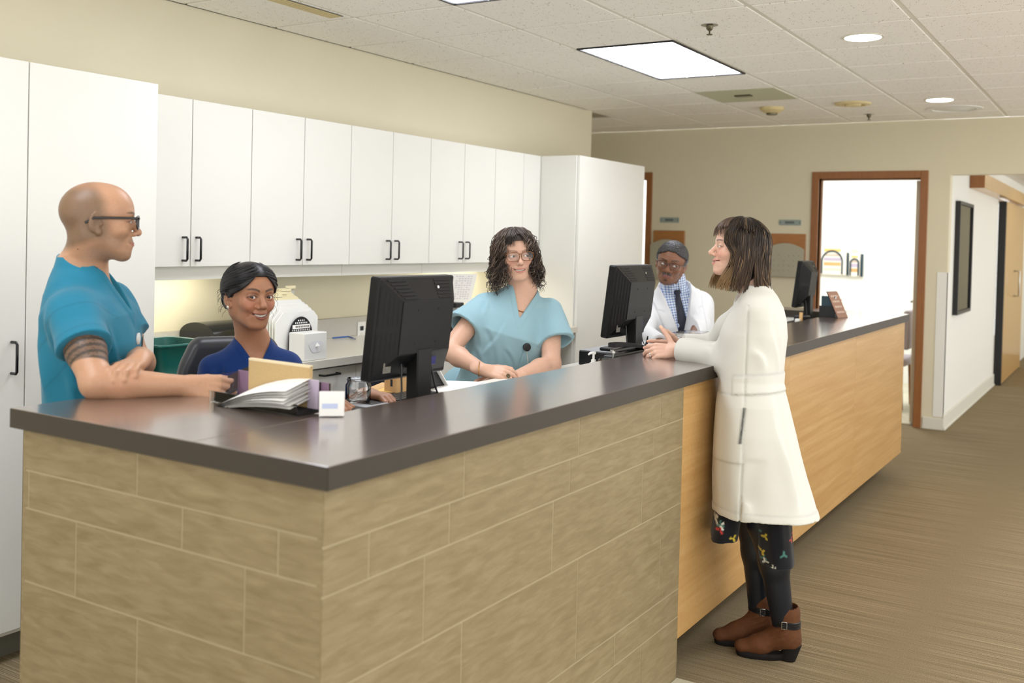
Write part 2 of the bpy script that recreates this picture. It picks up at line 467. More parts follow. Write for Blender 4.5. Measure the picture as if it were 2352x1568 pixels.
# lamps in the ceiling
def troffer(ti, tj, label):
    x0, x1 = GX + ti * TX, GX + (ti + 2) * TX
    y1, y0 = GY - tj * TY, GY - (tj + 1) * TY
    t = thing('ceiling_light', label, 'ceiling light', ((x0 + x1) / 2, (y0 + y1) / 2, H), 'recessed fluorescent ceiling lights')
    a = 0.022
    f = MB()
    for bx in ((x0 + .008, x1 - .008, y0 + .008, y0 + a), (x0 + .008, x1 - .008, y1 - a, y1 - .008), (x0 + .008, x0 + a, y0 + a, y1 - a), (x1 - a, x1 - .008, y0 + a, y1 - a)):
        f.box(*bx, H - 0.004, H + 0.012, 0.001)
    f.build('frame', 'black', t)
    MB().box(x0 + a, x1 - a, y0 + a, y1 - a, H + 0.004, H + 0.013).build('diffuser', 'troffer_glow', t)
    lo = MB()
    for k in range(1, 6): lo.box(x0 + a + (x1 - x0 - 2 * a) * k / 6 - .002, x0 + a + (x1 - x0 - 2 * a) * k / 6 + .002, y0 + a, y1 - a, H - 0.002, H + 0.004)
    for k in range(1, 3): lo.box(x0 + a, x1 - a, y0 + a + (y1 - y0 - 2 * a) * k / 3 - .002, y0 + a + (y1 - y0 - 2 * a) * k / 3 + .002, H - 0.002, H + 0.004)
    lo.build('louver', 'white_plastic', t)
for n, (ti, tj) in enumerate(TROFF):
    troffer(ti, tj, ['large square-lensed fluorescent ceiling panel, only its corner showing at the ceiling edge', 'bright rectangular fluorescent ceiling panel over the staff side of the desk'][n] if n < 2 else
            ['fluorescent ceiling panel over the stone end, behind the viewpoint', 'fluorescent ceiling panel behind the viewpoint on the lobby side', 'fluorescent ceiling panel above the lobby, level with the desk corner', 'fluorescent ceiling panel above the lobby, level with the visitor'][n - 2])
def downlight(x, y, label, r=0.092):
    t = thing('downlight', label, 'ceiling light', (x, y, H), 'round recessed downlights')
    MB().lathe([(r + .014, 0), (r + .014, -.004), (r, -.005), (r, 0.004)], (x, y, H)).build('trim_ring', 'tee', t)
    MB().lathe([(r, 0.0), (r, -0.001), (0.001, -0.0015)], (x, y, H)).build('lamp_disc', 'down_glow', t)
downlight(5.41, 1.25, 'larger round white downlight above the front of the desk')
downlight(7.91, 1.27, 'smaller-looking round white downlight near the far wall')
downlight(2.9, 0.6, 'round downlight above the stone floor, outside the view')
downlight(5.4, -0.6, 'round downlight above the carpet, outside the view')
downlight(7.9, -0.6, 'round downlight above the carpet before the corridor, outside the view')
def sprinkler(x, y, label):
    t = thing('sprinkler', label, 'sprinkler', (x, y, H), 'fire sprinklers')
    MB().lathe([(.042, 0), (.042, -.003), (.020, -.006), (.020, 0)], (x, y, H)).build('escutcheon', 'chrome', t)
    b = MB().lathe([(.020, 0), (.017, -.02), (.010, -.028), (.006, -.03), (.006, -.012)], (x, y, H), 12)
    for a in (0.4, 0.4 + math.pi):
        c, s_ = math.cos(a), math.sin(a)
        b.tube([(x + .014 * c, y + .014 * s_, H - .018), (x + .016 * c, y + .016 * s_, H - .032), (x + .003 * c, y + .003 * s_, H - .046)], .0035, 6)
    b.lathe([(.0155, -.047), (.0155, -.05), (.002, -.051)], (x, y, H), 12)
    b.build('sprinkler_head', 'steel_dark', t)
sprinkler(4.796, 1.852, 'chrome fire sprinkler in the nearer ceiling tile, left of the large downlight')
sprinkler(8.563, 1.912, 'small dark fire sprinkler close to the far wall')
sm = thing('smoke_detector', 'cream domed smoke detector on the ceiling near the far wall', 'detector', (7.895, 2.509, H))
MB().lathe([(.095, 0), (.09, -.02), (.06, -.04), (.045, -.045)], (7.895, 2.509, H)).build('housing', 'yellowed', sm)
MB().lathe([(.044, -.044), (.042, -.058), (.002, -.06)], (7.895, 2.509, H)).build('sensor', 'steel_dark', sm)
sp = thing('ceiling_speaker', 'round yellowed ceiling speaker beside the smoke detector', 'speaker', (7.873, 1.878, H))
MB().lathe([(.135, 0), (.13, -.012), (.09, -.016), (.088, -.006), (.06, -.006), (.058, -.022), (.002, -.024)], (7.873, 1.878, H), 32).build('grille', 'yellowed', sp)
df = thing('air_diffuser', 'faint round white air diffuser behind the far downlight', 'vent', (8.45, 1.25, H))
MB().lathe([(.21, 0), (.205, -.006), (.16, -.008), (.155, 0), (.11, -.002), (.10, -.008), (.002, -.009)], (8.45, 1.25, H), 40).build('cone', 'white_plastic', df)
hp = thing('access_panel', 'pale green ceiling access panel with a small latch beyond the light panel', 'panel', (7.15, 2.43, H))
x0, x1 = GX + 5 * TX, GX + 6 * TX
MB().box(x0 + .012, x1 - .012, GY - 2 * TY + .012, GY - TY - .012, H - .006, H - .0005, .002).build('plate', 'panel_green', hp)
MB().box(7.10, 7.16, 2.42, 2.54, H - .016, H - .006, .002).build('latch', 'steel_dark', hp)
vt = thing('air_return', 'long beige slotted air return grille along the ceiling edge', 'vent', (3.2, 3.45, H))
MB().box(2.75, 3.83, 3.40, 3.49, H - .004, H - .0005, .001).build('grille', 'toe_kick', vt)
for k in range(4):
    MB().box(2.76, 3.82, 3.408 + k * .021, 3.42 + k * .021, H - .007, H - .004).build('blade', 'yellowed', vt)
# glowing panels added out of sight to brighten the rooms beyond the doors
def added_room_panel(x, y, label, g):
    t = thing('added_glow_panel', label, 'ceiling light', (x, y, 2.6), g)
    MB().box(x - .62, x + .62, y - .62, y + .62, 2.575, 2.60, .004).build('frame', 'white_plastic', t)
    MB().box(x - .58, x + .58, y - .58, y + .58, 2.570, 2.578).build('diffuser', 'added_room_glow', t)
added_room_panel(10.7, 2.6, 'unseen glowing panel added to brighten the consulting room', 'consulting room fill panels')
added_room_panel(10.3, 4.9, 'unseen glowing panel added to brighten the side room', 'side room fill panels')
def corridor_lamp(x, y, label):
    t = thing('downlight', label, 'ceiling light', (x, y, 2.4), 'corridor downlights')
    MB().lathe([(.11, 0), (.11, -.004), (.09, -.006), (.09, 0)], (x, y, 2.4)).build('trim_ring', 'tee', t)
    MB().lathe([(.09, -.001), (.09, -.003), (.001, -.004)], (x, y, 2.4)).build('lamp_disc', 'down_glow', t)
corridor_lamp(13.0, 0.7, 'corridor downlight washing the sliding door')
corridor_lamp(10.6, -0.5, 'corridor downlight near the corridor mouth')
corridor_lamp(15.6, 0.0, 'corridor downlight at the corridor end')

# ------------------------------------------------------------------ cabinets
def d_handle(x, y, z0, z1, parent, horiz=False, out=0.033, r=0.0052):
    """bent bar pull standing out towards -Y"""
    if horiz: pts = [(z0, y, x), (z0, y - out * .8, x), (z0 + .006, y - out, x), (z1 - .006, y - out, x), (z1, y - out * .8, x), (z1, y, x)]
    else: pts = [(x, y, z0), (x, y - out * .8, z0), (x, y - out, z0 + .007), (x, y - out, z1 - .007), (x, y - out * .8, z1), (x, y, z1)]
    return MB().tube(pts, r, 8).build('handle', 'handle_black', parent)
UB, UT, UY = 1.367, 2.112, 3.60
UX = [2.715, 3.428, 4.139, 4.854, 5.565, 6.150]
ulab = ['white wall cabinet beside the tall cabinet, partly behind the man in teal',
        'white wall cabinet above the seated woman in dark blue', 'white wall cabinet above the black monitor',
        'white wall cabinet between the monitor and the curly-haired woman', 'white wall cabinet in the corner by the far tall unit']
for k in range(5):
    x0, x1 = UX[k], UX[k + 1]
    xm = (x0 + x1) / 2 if k < 4 else 5.923
    t = thing('wall_cabinet', ulab[k], 'cabinet', ((x0 + x1) / 2, 3.77, UB), 'white wall cabinets over the back counter')
    MB().box(x0, x1, UY + .02, 3.946, UB + .002, UT - .001).build('carcass', 'laminate_white', t)
    for a, b, side in ((x0, xm, 1), (xm, x1, -1)):
        d = MB().box(a + .0022, b - .0022, UY, UY + .0185, UB, UT, .0012).build('door', 'laminate_white', t)
        hx = b - .058 if side == 1 else a + .022
        hx = (b - .045) if side == 1 else (a + .030)
        d_handle(hx, UY, 1.394, 1.497, d)
    MB().box(x0 + .001, x1 - .001, UY + .05, UY + .068, UB - .062, UB + .002, .001).build('light_valance', 'laminate_white', t)
# tubes under the wall cabinets
for xa, xb, lab in ((2.86, 3.42, 'slim lamp under the wall cabinet above the green bin'), (5.25, 5.85, 'slim lamp under the wall cabinet above the pinned paper')):
    t = thing('under_cabinet_light', lab, 'lamp', ((xa + xb) / 2, 3.75, UB), 'lamps under the wall cabinets')
    MB().box(xa, xb, 3.72, 3.80, UB - .022, UB + .002, .003).build('housing', 'white_plastic', t)
    MB().box(xa + .02, xb - .02, 3.73, 3.79, UB - .028, UB - .022, .001).build('tube', 'under_glow', t)

TY0 = 3.295
def tall(name, label, x0, x1, splits, handles, toe=True, zt=2.10, doors=True):
    t = thing(name, label, 'cabinet', ((x0 + x1) / 2, 3.62, 0))
    MB().box(x0, x1, TY0 + .022, 3.946, 0.10 if toe else 0, zt, .001).build('carcass', 'laminate_white', t)
    if toe: MB().box(x0, x1, TY0 + .09, 3.9, 0, 0.105).build('toe_kick', 'toe_kick', t)
    for k in range(len(splits) - 1):
        d = MB().box(splits[k] + .0025, splits[k + 1] - .0025, TY0, TY0 + .02, 0.12, zt, .0012).build('door', 'laminate_white', t)
        if handles[k] is not None: d_handle(handles[k], TY0, 1.02, 1.128, d)
    return t
tall('tall_cabinet', 'tall white cupboard behind the man in teal scrubs', 1.50, 2.643, [1.50, 2.096, 2.641], [2.045, None])
tr = tall('tall_cabinet', 'tall white cupboard closing the far end of the cabinets', 6.155, 7.239, [6.165, 7.237], [None], zt=2.112)

# base cabinets and back counter
BX = [2.655, 3.16, 3.864, 4.568, 5.272, 5.95]
blab = ['white base cabinet under the green bin', 'white base cabinet with a black drawer pull, between seated woman and monitor', 'white base cabinet behind the black monitor',
        'white base cabinet behind the curly-haired woman', 'white base cabinet next to the dark knee space']
for k in range(5):
    x0, x1 = BX[k], BX[k + 1]
    t = thing('base_cabinet', blab[k], 'cabinet', ((x0 + x1) / 2, 3.6, 0), 'white base cabinets under the back counter')
    MB().box(x0, x1, 3.322, 3.946, .10, .888).build('carcass', 'laminate_white', t)
    MB().box(x0, x1, 3.38, 3.9, 0, .105).build('toe_kick', 'toe_kick', t)
    dr = MB().box(x0 + .002, x1 - .002, 3.30, 3.32, .725, .880, .001).build('drawer', 'laminate_white', t)
    xm = (x0 + x1) / 2
    c = xm - .005 + (0.15 if k == 1 else 0)
    d_handle(.853, 3.30, c - .06, c + .06, dr, True)
    for a, b in ((x0, xm), (xm, x1)):
        dd = MB().box(a + .002, b - .002, 3.30, 3.32, .12, .720, .001).build('door', 'laminate_white', t)
        d_handle(b - .04 if b == xm else a + .04, 3.30, .60, .70, dd)
kp = thing('support_panel', 'white panel beside the dark knee space at the counter end', 'panel', (5.96, 3.6, 0))
MB().box(5.952, 5.972, 3.31, 3.946, 0, .888).build('panel', 'laminate_white', kp)
bc = thing('back_counter', 'long pale speckled back counter with upstand under the wall cabinets', 'counter', (4.4, 3.6, .89))
MB().box(2.648, 6.153, 3.272, 3.946, .890, .930, .002).build('worktop', 'back_counter', bc)
MB().box(2.648, 6.153, 3.926, 3.946, .9305, 1.042, .001).build('upstand', 'splash_grey', bc)
bs = struct(MB().box(2.645, 6.153, 3.936, 3.947, 1.043, UB - .001).build('wall_backsplash', 'backsplash'))

# ------------------------------------------------------------------ reception desk
DX0, DX1, DY0, DY1 = 1.458, 7.236, 1.310, 1.692
desk = thing('reception_desk', 'long reception desk clad in beige stone and maple panels', 'desk', (4.3, 1.5, 0))
core = MB().box(1.4722, 3.2975, 1.3312, 1.67, 0.0, 1.028).box(3.30, 7.20, 1.36, 1.67, 0.13, 1.028)
core.box(3.32, 7.0, 1.50, 1.66, 0.0, 0.13)
core.box(1.4722, 1.86, 1.67, 2.305, 0, 1.028).box(6.95, 7.20, 1.67, 2.36, 0.0, 1.028)
core.build('core', 'grout', desk)
rz = [1.029, 0.915, 0.817, 0.620, 0.320, 0.221, 0.005]
front = [[1.953, 2.527, 3.10], [1.611, 1.898, 2.478, 3.05], [1.805, 2.386, 2.969], [1.959, 2.54, 3.13], [1.66, 2.22, 2.796], [1.86, 2.43, 2.993]]
left = [[1.887], [2.292, 1.736, 1.451], [2.103, 1.543], [1.878], [2.15, 1.60], [1.80]]
lz = [1.029, 0.931, 0.838, 0.658, 0.340, 0.235, 0.005]
g = 0.0045
rnd = random.Random(3)
for k in range(6):
    xs = [1.472] + front[k] + [3.298]
    for a, b in zip(xs, xs[1:]):
        if b - a < .012: continue
        pr_ = rnd.uniform(-.0003, .0003)
        e = 0 if a == 1.472 else g / 2
        MB().box(a + e, b - g / 2, 1.330 + pr_, 1.3465, rz[k + 1] + g / 2, rz[k] - g / 2, .0006).build('stone_tile', 'stone', desk)
    ys = [2.308] + left[k] + [1.332]
    for a, b in zip(ys, ys[1:]):
        if a - b < .012: continue
        pr_ = rnd.uniform(-.0003, .0003)
        MB().box(1.471 + pr_, 1.487, b + g / 2, a - g / 2, lz[k + 1] + g / 2, lz[k] - g / 2, .0006).build('stone_tile', 'stone', desk)
MB().box(1.471, 1.86, 2.305, 2.315, 0.005, 1.029).build('end_panel', 'stone', desk)
for a, b in ((3.300, 4.568), (4.568, 5.836), (5.836, 7.215)):
    MB().box(a + .001, b - .001, 1.334, 1.36, 0.137, 1.029, .001).build('wood_panel', 'maple', desk)
MB().box(7.20, 7.218, 1.36, 2.36, 0.137, 1.029, .001).build('wood_panel', 'maple', desk)
MB().box(3.32, 7.0, 1.488, 1.50, 0.0, 0.136).build('toe_kick', 'black_matte', desk)
inn = MB().box(1.86, 6.95, 1.67, 1.684, 0.0, 1.029).box(1.86, 1.874, 1.684, 2.305, 0, 1.029).box(6.936, 6.95, 1.684, 2.36, 0, 1.029)
inn.build('inner_panel', 'laminate_white', desk)

top = thing('countertop', 'dark brown countertop running round the reception desk', 'countertop', (4.3, 1.5, 1.03))
TZ0, TZ1 = 1.0315, 1.080
def slab(x0, x1, y0, y1): return MB().box(x0, x1, y0, y1, TZ0, TZ1, .0018).build('slab', 'countertop', top)
slab(DX0, 4.10, DY0, DY1); slab(4.1008, DX1, DY0, DY1)
slab(DX0, 1.872, DY1 + .0008, 2.350); slab(6.93, DX1, DY1 + .0008, 2.40)
ed = MB()
for q in ((DX0 + .0, DX1, DY0 - .0012, DY0), (DX0 - .0012, DX0, DY0, 2.35), (DX1, DX1 + .0012, DY0, 2.40), (1.873, 6.929, DY1, DY1 + .0012), (6.9288, 6.93, DY1, 2.40), (1.872, 1.8732, DY1, 2.35)):
    ed.box(*q, TZ0 + .001, TZ1 - .001)
ed.build('edge_band', 'slab_edge', top)

WZ = 0.985
ws = thing('work_surface', 'narrow white inner worktop behind the reception counter', 'desk', (4.3, 1.9, WZ))
MB().box(1.876, 6.934, 1.686, 2.10, WZ - .03, WZ, .002).build('worktop', 'laminate_white', ws)
for x in (2.05, 3.35, 4.6, 5.7, 6.85):
    MB().box(x - .012, x + .012, 1.70, 2.05, 0, WZ - .031).build('support_panel', 'laminate_white', ws)

# ------------------------------------------------------------------ sculpting with distance fields (smooth unions, one closed surface per figure)
V3 = lambda *a: np.array(a, dtype=np.float64)
def unit(v): v = np.asarray(v, float); return v / (np.linalg.norm(v) + 1e-12)
class Frame:
    """local frame: x = the figure's right, y = forward, z = up"""
    def __init__(s, o, y, z, scale=1.0):
        s.o = np.asarray(o, float); yv = unit(y); zv = np.asarray(z, float)
        zv = unit(zv - yv * (zv @ yv)); xv = np.cross(yv, zv)
        s.R = np.stack([xv, yv, zv], 1); s.s = scale
    def __call__(s, *p):
        p = np.asarray(p[0] if len(p) == 1 else p, float)
        return s.o + (s.R @ (p * s.s)) if p.ndim == 1 else s.o + (p * s.s) @ s.R.T
    def d(s, *p): return s.R @ np.asarray(p[0] if len(p) == 1 else p, float)
    def inv(s, p): return ((p - s.o) @ s.R) / s.s
    def turned(s, yaw=0, pitch=0, roll=0, o=None):
        """yaw: towards the figure's left; pitch: chin up; roll: head top to its own right"""
        cy, sy = math.cos(yaw), math.sin(yaw)
        A = np.array([[cy, -sy, 0], [sy, cy, 0], [0, 0, 1]])
        cp, sp_ = math.cos(pitch), math.sin(pitch)
        B = np.array([[1, 0, 0], [0, cp, -sp_], [0, sp_, cp]])
        cr, sr = math.cos(roll), math.sin(roll)
        Cc = np.array([[cr, 0, sr], [0, 1, 0], [-sr, 0, cr]])
        f = Frame(s.o if o is None else o, (0, 1, 0), (0, 0, 1), s.s)
        f.R = s.R @ A @ B @ Cc
        return f
class Field:
    def __init__(s): s.p = []
    def raw(s, fn, c, r, k=0.01, op='u'): s.p.append((fn, np.asarray(c, float), r, k, op)); return s
    def ell(s, F, c, r, k=0.01, op='u', rot=None):
        o = F(*c); R = F.R if rot is None else F.R @ rot
        rr = np.asarray(r, float) * F.s
        def fn(p):
            q = (p - o) @ R
            a = q / rr; k0 = np.sqrt((a * a).sum(1)); b = a / rr; k1 = np.sqrt((b * b).sum(1))
            return k0 * (k0 - 1.0) / (k1 + 1e-9)
        return s.raw(fn, o, rr.max(), k * F.s, op)
    def cone(s, a, b, ra, rb, k=0.01, op='u', flat=None):
        """tapered capsule between world points; flat=(direction, factor) squashes it along a direction"""
        a = np.asarray(a, float); b = np.asarray(b, float); ba = b - a; L2 = ba @ ba + 1e-12
        if flat is not None: n = unit(flat[0]); ff = 1 / flat[1] - 1
        def fn(p):
            pa = p - a
            t = np.clip(pa @ ba / L2, 0, 1)
            q = pa - t[:, None] * ba
            if flat is not None: q = q + (q @ n)[:, None] * n * ff
            return np.sqrt((q * q).sum(1)) - (ra + (rb - ra) * t)
        return s.raw(fn, (a + b) / 2, math.sqrt(L2) / 2 + max(ra, rb), k, op)
    def lcone(s, F, a, b, ra, rb, k=0.01, op='u', flat=None):
        return s.cone(F(*a), F(*b), ra * F.s, rb * F.s, k * F.s, op, None if flat is None else (F.d(*flat[0]), flat[1]))
    def chain(s, pts, rs, k=0.01, flat=None):
        for i in range(len(pts) - 1): s.cone(pts[i], pts[i + 1], rs[i], rs[i + 1], k, 'u', flat)
        return s
    def box(s, F, c, h, rd=0.005, k=0.005, op='u'):
        o = F(*c); hh = np.asarray(h, float) * F.s - rd
        def fn(p):
            q = np.abs((p - o) @ F.R) - hh
            return np.sqrt((np.maximum(q, 0) ** 2).sum(1)) + np.minimum(q.max(1), 0) - rd
        return s.raw(fn, o, np.linalg.norm(hh) + rd, k, op)
    def loft(s, F, prof, k=0.02, op='u', e=2.3, grow=0.0):
        """stacked super-ellipses along local z: rows (z, rx, ry, oy[, ox])"""
        P = np.array([list(r) + [0] * (5 - len(r)) for r in prof], float) * F.s
        zs = P[:, 0]
        def fn(p):
            q = (p - F.o) @ F.R
            z = np.clip(q[:, 2], zs[0], zs[-1])
            rx = np.interp(z, zs, P[:, 1]) + grow; ry = np.interp(z, zs, P[:, 2]) + grow
            u = (q[:, 0] - np.interp(z, zs, P[:, 4])) / rx; v = (q[:, 1] - np.interp(z, zs, P[:, 3])) / ry
            n = (np.abs(u) ** e + np.abs(v) ** e) ** (1 / e)
            d = (n - 1) * np.minimum(rx, ry) * np.where(n > 1, 1.0, 1.0)
            dz = np.maximum(zs[0] - grow - q[:, 2], q[:, 2] - zs[-1] - grow)
            return np.maximum(d, dz)
        c = F.o + F.R @ V3(0, 0, (zs[0] + zs[-1]) / 2)
        return s.raw(fn, c, math.hypot((zs[-1] - zs[0]) / 2, max(P[:, 1].max(), P[:, 2].max())) + 0.05 + grow, k, op)
    def disp(s, fn, c, r): return s.raw(fn, c, r, 0.0, 'd')
    def __call__(s, p, margin=0.02):
        d = np.full(len(p), 1.0)
        lo = p.min(0); hi = p.max(0)
        for fn, c, r, k, op in s.p:
            q = np.maximum(np.maximum(lo - c, c - hi), 0)
            if q @ q > (r + k + margin) ** 2: continue
            if op == 'd': d = d - fn(p); continue
            b = fn(p)
            if op == 'u':
                h = np.clip(0.5 + 0.5 * (d - b) / (k + 1e-6), 0, 1)
                d = d + (b - d) * h - k * h * (1 - h)
            elif op == 's':
                b = -b
                h = np.clip(0.5 + 0.5 * (b - d) / (k + 1e-6), 0, 1)
                d = d + (b - d) * h + k * h * (1 - h)
            else:
                h = np.clip(0.5 + 0.5 * (b - d) / (k + 1e-6), 0, 1)
                d = d + (b - d) * h + k * h * (1 - h)
        return d
def axis(lo, hi, h, fine=(), hf=None):
    out = [lo]
    while out[-1] < hi:
        x = out[-1]; st = h
        for a, b in fine:
            if a - 0.004 <= x <= b: st = hf
        out.append(x + st)
    while (len(out) - 1) % 8: out.append(out[-1] + h)
    return np.array(out)
EDGES = [(0, 1, 0), (2, 3, 0), (4, 5, 0), (6, 7, 0), (0, 2, 1), (1, 3, 1), (4, 6, 1), (5, 7, 1), (0, 4, 2), (1, 5, 2), (2, 6, 2), (3, 7, 2)]
def sculpt(field, lo, hi, h, fine=None, hf=None, slack=0.012, project=True):
    """dual contouring of the field on a (possibly refined) rectilinear grid, visiting only blocks near the surface"""
    ax = [axis(lo[i], hi[i], h, fine[i] if fine else (), hf) for i in range(3)]
    n = [len(a) - 1 for a in ax]; nb = [m // 8 for m in n]
    cen = [np.array([(a[8 * i] + a[8 * i + 8]) / 2 for i in range(m)]) for a, m in zip(ax, nb)]
    hw = [np.array([(a[8 * i + 8] - a[8 * i]) / 2 for i in range(m)]) for a, m in zip(ax, nb)]
    I, J, K = np.meshgrid(*[np.arange(m) for m in nb], indexing='ij')
    key = ((I // 3) * 1000 + (J // 3)) * 1000 + K // 3
    order = np.argsort(key.ravel(), kind='stable')
    I, J, K = I.ravel()[order], J.ravel()[order], K.ravel()[order]
    pc = np.stack([cen[0][I], cen[1][J], cen[2][K]], 1)
    hd = np.sqrt(hw[0][I] ** 2 + hw[1][J] ** 2 + hw[2][K] ** 2)
    act = np.zeros(len(I), bool)
    for a in range(0, len(I), 216):
        act[a:a + 216] = np.abs(field(pc[a:a + 216], 0.06)) < hd[a:a + 216] * 1.15 + slack
    I, J, K = I[act], J[act], K[act]
    vid = []; vpos = []; quads = []
    o9 = np.arange(9); o8 = np.arange(8)
    NY, NZ = n[1], n[2]
    for a in range(0, len(I), 48):
        bi, bj, bk = I[a:a + 48], J[a:a + 48], K[a:a + 48]; B = len(bi)
        X = ax[0][bi[:, None] * 8 + o9]; Y = ax[1][bj[:, None] * 8 + o9]; Zz = ax[2][bk[:, None] * 8 + o9]
        pts = np.empty((B, 9, 9, 9, 3))
        pts[..., 0] = X[:, :, None, None]; pts[..., 1] = Y[:, None, :, None]; pts[..., 2] = Zz[:, None, None, :]
        d = field(pts.reshape(-1, 3)).reshape(B, 9, 9, 9)
        s = d < 0
        cs = [s[:, dx:8 + dx, dy:8 + dy, dz:8 + dz] for dz in (0, 1) for dy in (0, 1) for dx in (0, 1)]
        cnt = sum(c.astype(np.int8) for c in cs)
        m = (cnt > 0) & (cnt < 8)
        if not m.any(): continue
        b_, i_, j_, k_ = np.nonzero(m)
        cd = np.stack([d[b_, i_ + (q & 1), j_ + ((q >> 1) & 1), k_ + (q >> 2)] for q in range(8)], 1)
        x0, x1 = X[b_, i_], X[b_, i_ + 1]; y0, y1 = Y[b_, j_], Y[b_, j_ + 1]; z0, z1 = Zz[b_, k_], Zz[b_, k_ + 1]
        acc = np.zeros((len(b_), 3)); num = np.zeros(len(b_))
        for p, q, axn in EDGES:
            e = (cd[:, p] < 0) != (cd[:, q] < 0)
            t = np.where(e, cd[:, p] / (cd[:, p] - cd[:, q] + 1e-12), 0)
            c = [float(p & 1), float((p >> 1) & 1), float(p >> 2)]
            f = [np.full(len(b_), c[0]), np.full(len(b_), c[1]), np.full(len(b_), c[2])]
            f[axn] = t
            for w in range(3): acc[:, w] += np.where(e, f[w], 0)
            num += e
        acc /= num[:, None]
        vpos.append(np.stack([x0 + (x1 - x0) * acc[:, 0], y0 + (y1 - y0) * acc[:, 1], z0 + (z1 - z0) * acc[:, 2]], 1))
        gi, gj, gk = bi[b_] * 8 + i_, bj[b_] * 8 + j_, bk[b_] * 8 + k_
        vid.append((gi.astype(np.int64) * NY + gj) * NZ + gk)
        for axn in range(3):
            sl1 = [slice(0, 8)] * 3; sl2 = [slice(0, 8)] * 3; sl2[axn] = slice(1, 9)
            s1 = s[:, sl1[0], sl1[1], sl1[2]]; s2 = s[:, sl2[0], sl2[1], sl2[2]]
            eb, ei, ej, ek = np.nonzero(s1 != s2)
            if len(eb) == 0: continue
            fl_ = s1[eb, ei, ej, ek]
            g = [bi[eb] * 8 + ei, bj[eb] * 8 + ej, bk[eb] * 8 + ek]
            u, v = (axn + 1) % 3, (axn + 2) % 3
            ok = (g[u] > 0) & (g[v] > 0)
            def cid(du, dv):
                h_ = [x.astype(np.int64) for x in g]; h_[u] = h_[u] - du; h_[v] = h_[v] - dv
                return (h_[0] * NY + h_[1]) * NZ + h_[2]
            Q = np.stack([cid(1, 1), cid(0, 1), cid(0, 0), cid(1, 0)], 1)
            Q[~fl_] = Q[~fl_][:, ::-1]
            quads.append(Q[ok])
    if not vid: return np.zeros((0, 3)), np.zeros((0, 4), int)
    vid = np.concatenate(vid); vpos = np.concatenate(vpos); quads = np.concatenate(quads)
    o = np.argsort(vid); vid = vid[o]; vpos = vpos[o]
    qi = np.clip(np.searchsorted(vid, quads), 0, len(vid) - 1)
    quads = qi[(vid[qi] == quads).all(1)]
    if project:
        e = (hf or h) * 0.5
        ordr = np.lexsort((np.floor(vpos[:, 2] / .06), np.floor(vpos[:, 1] / .06), np.floor(vpos[:, 0] / .06)))
        vp = vpos[ordr]
        for a in range(0, len(vp), 12000):
            p = vp[a:a + 12000]
            d0 = field(p)
            G = np.stack([field(p + V3(e, 0, 0)) - d0, field(p + V3(0, e, 0)) - d0, field(p + V3(0, 0, e)) - d0], 1) / e
            L2 = np.maximum((G * G).sum(1), 0.25)
            vp[a:a + 12000] = p - G * (np.clip(d0, -h, h) / L2)[:, None]
        vpos[ordr] = vp
    return vpos, quads
def np_mesh(name, v, f, col=None, smooth=True):
    me = bpy.data.meshes.new(name)
    f = np.asarray(f, np.int32); v = np.asarray(v, np.float32)
    me.vertices.add(len(v)); me.vertices.foreach_set('co', v.ravel())
    k = f.shape[1]
    me.loops.add(f.size); me.loops.foreach_set('vertex_index', f.ravel())
    me.polygons.add(len(f)); me.polygons.foreach_set('loop_start', np.arange(0, f.size, k, dtype=np.int32))
    try: me.polygons.foreach_set('loop_total', np.full(len(f), k, np.int32))
    except Exception: pass
    me.polygons.foreach_set('use_smooth', np.full(len(f), smooth))
    me.update(calc_edges=True)
    if col is not None:
        at = me.color_attributes.new('Col', 'FLOAT_COLOR', 'POINT')
        c = np.ones((len(v), 4), np.float32); c[:, :3] = col
        at.data.foreach_set('color', c.ravel())
    return me
def np_obj(name, v, f, m, parent=None, col=None, smooth=True):
    me = np_mesh(name, v, f, col, smooth)
    me.materials.append(MATS[m])
    return link(name, me, parent)
def strand_mesh(P, R, n=4):
    """many tubes at once: P (strands, points, 3), R (strands, points)"""
    S, M_ = P.shape[:2]
    T = np.gradient(P, axis=1); T /= np.linalg.norm(T, axis=2, keepdims=True) + 1e-9
    ref = np.where(np.abs(T[..., 2:3]) < 0.9, np.array([0, 0, 1.0]), np.array([1.0, 0, 0]))
    A = np.cross(T, ref); A /= np.linalg.norm(A, axis=2, keepdims=True) + 1e-9
    Bv = np.cross(T, A)
    ang = np.arange(n) * 2 * math.pi / n
    ring = A[:, :, None, :] * np.cos(ang)[:, None] + Bv[:, :, None, :] * np.sin(ang)[:, None]
    V = P[:, :, None, :] + ring * R[:, :, None, None]
    V = V.reshape(-1, 3)
    base = (np.arange(S) * M_)[:, None, None] + np.arange(M_ - 1)[None, :, None]
    k = np.arange(n)[None, None, :]; k2 = (k + 1) % n
    F_ = np.stack([base * n + k, base * n + k2, (base + 1) * n + k2, (base + 1) * n + k], -1).reshape(-1, 4)
    return V, F_
def lc(*c): return np.array([lin(x) for x in c])
def sstep(a, b, x): t = np.clip((x - a) / (b - a), 0, 1); return t * t * (3 - 2 * t)

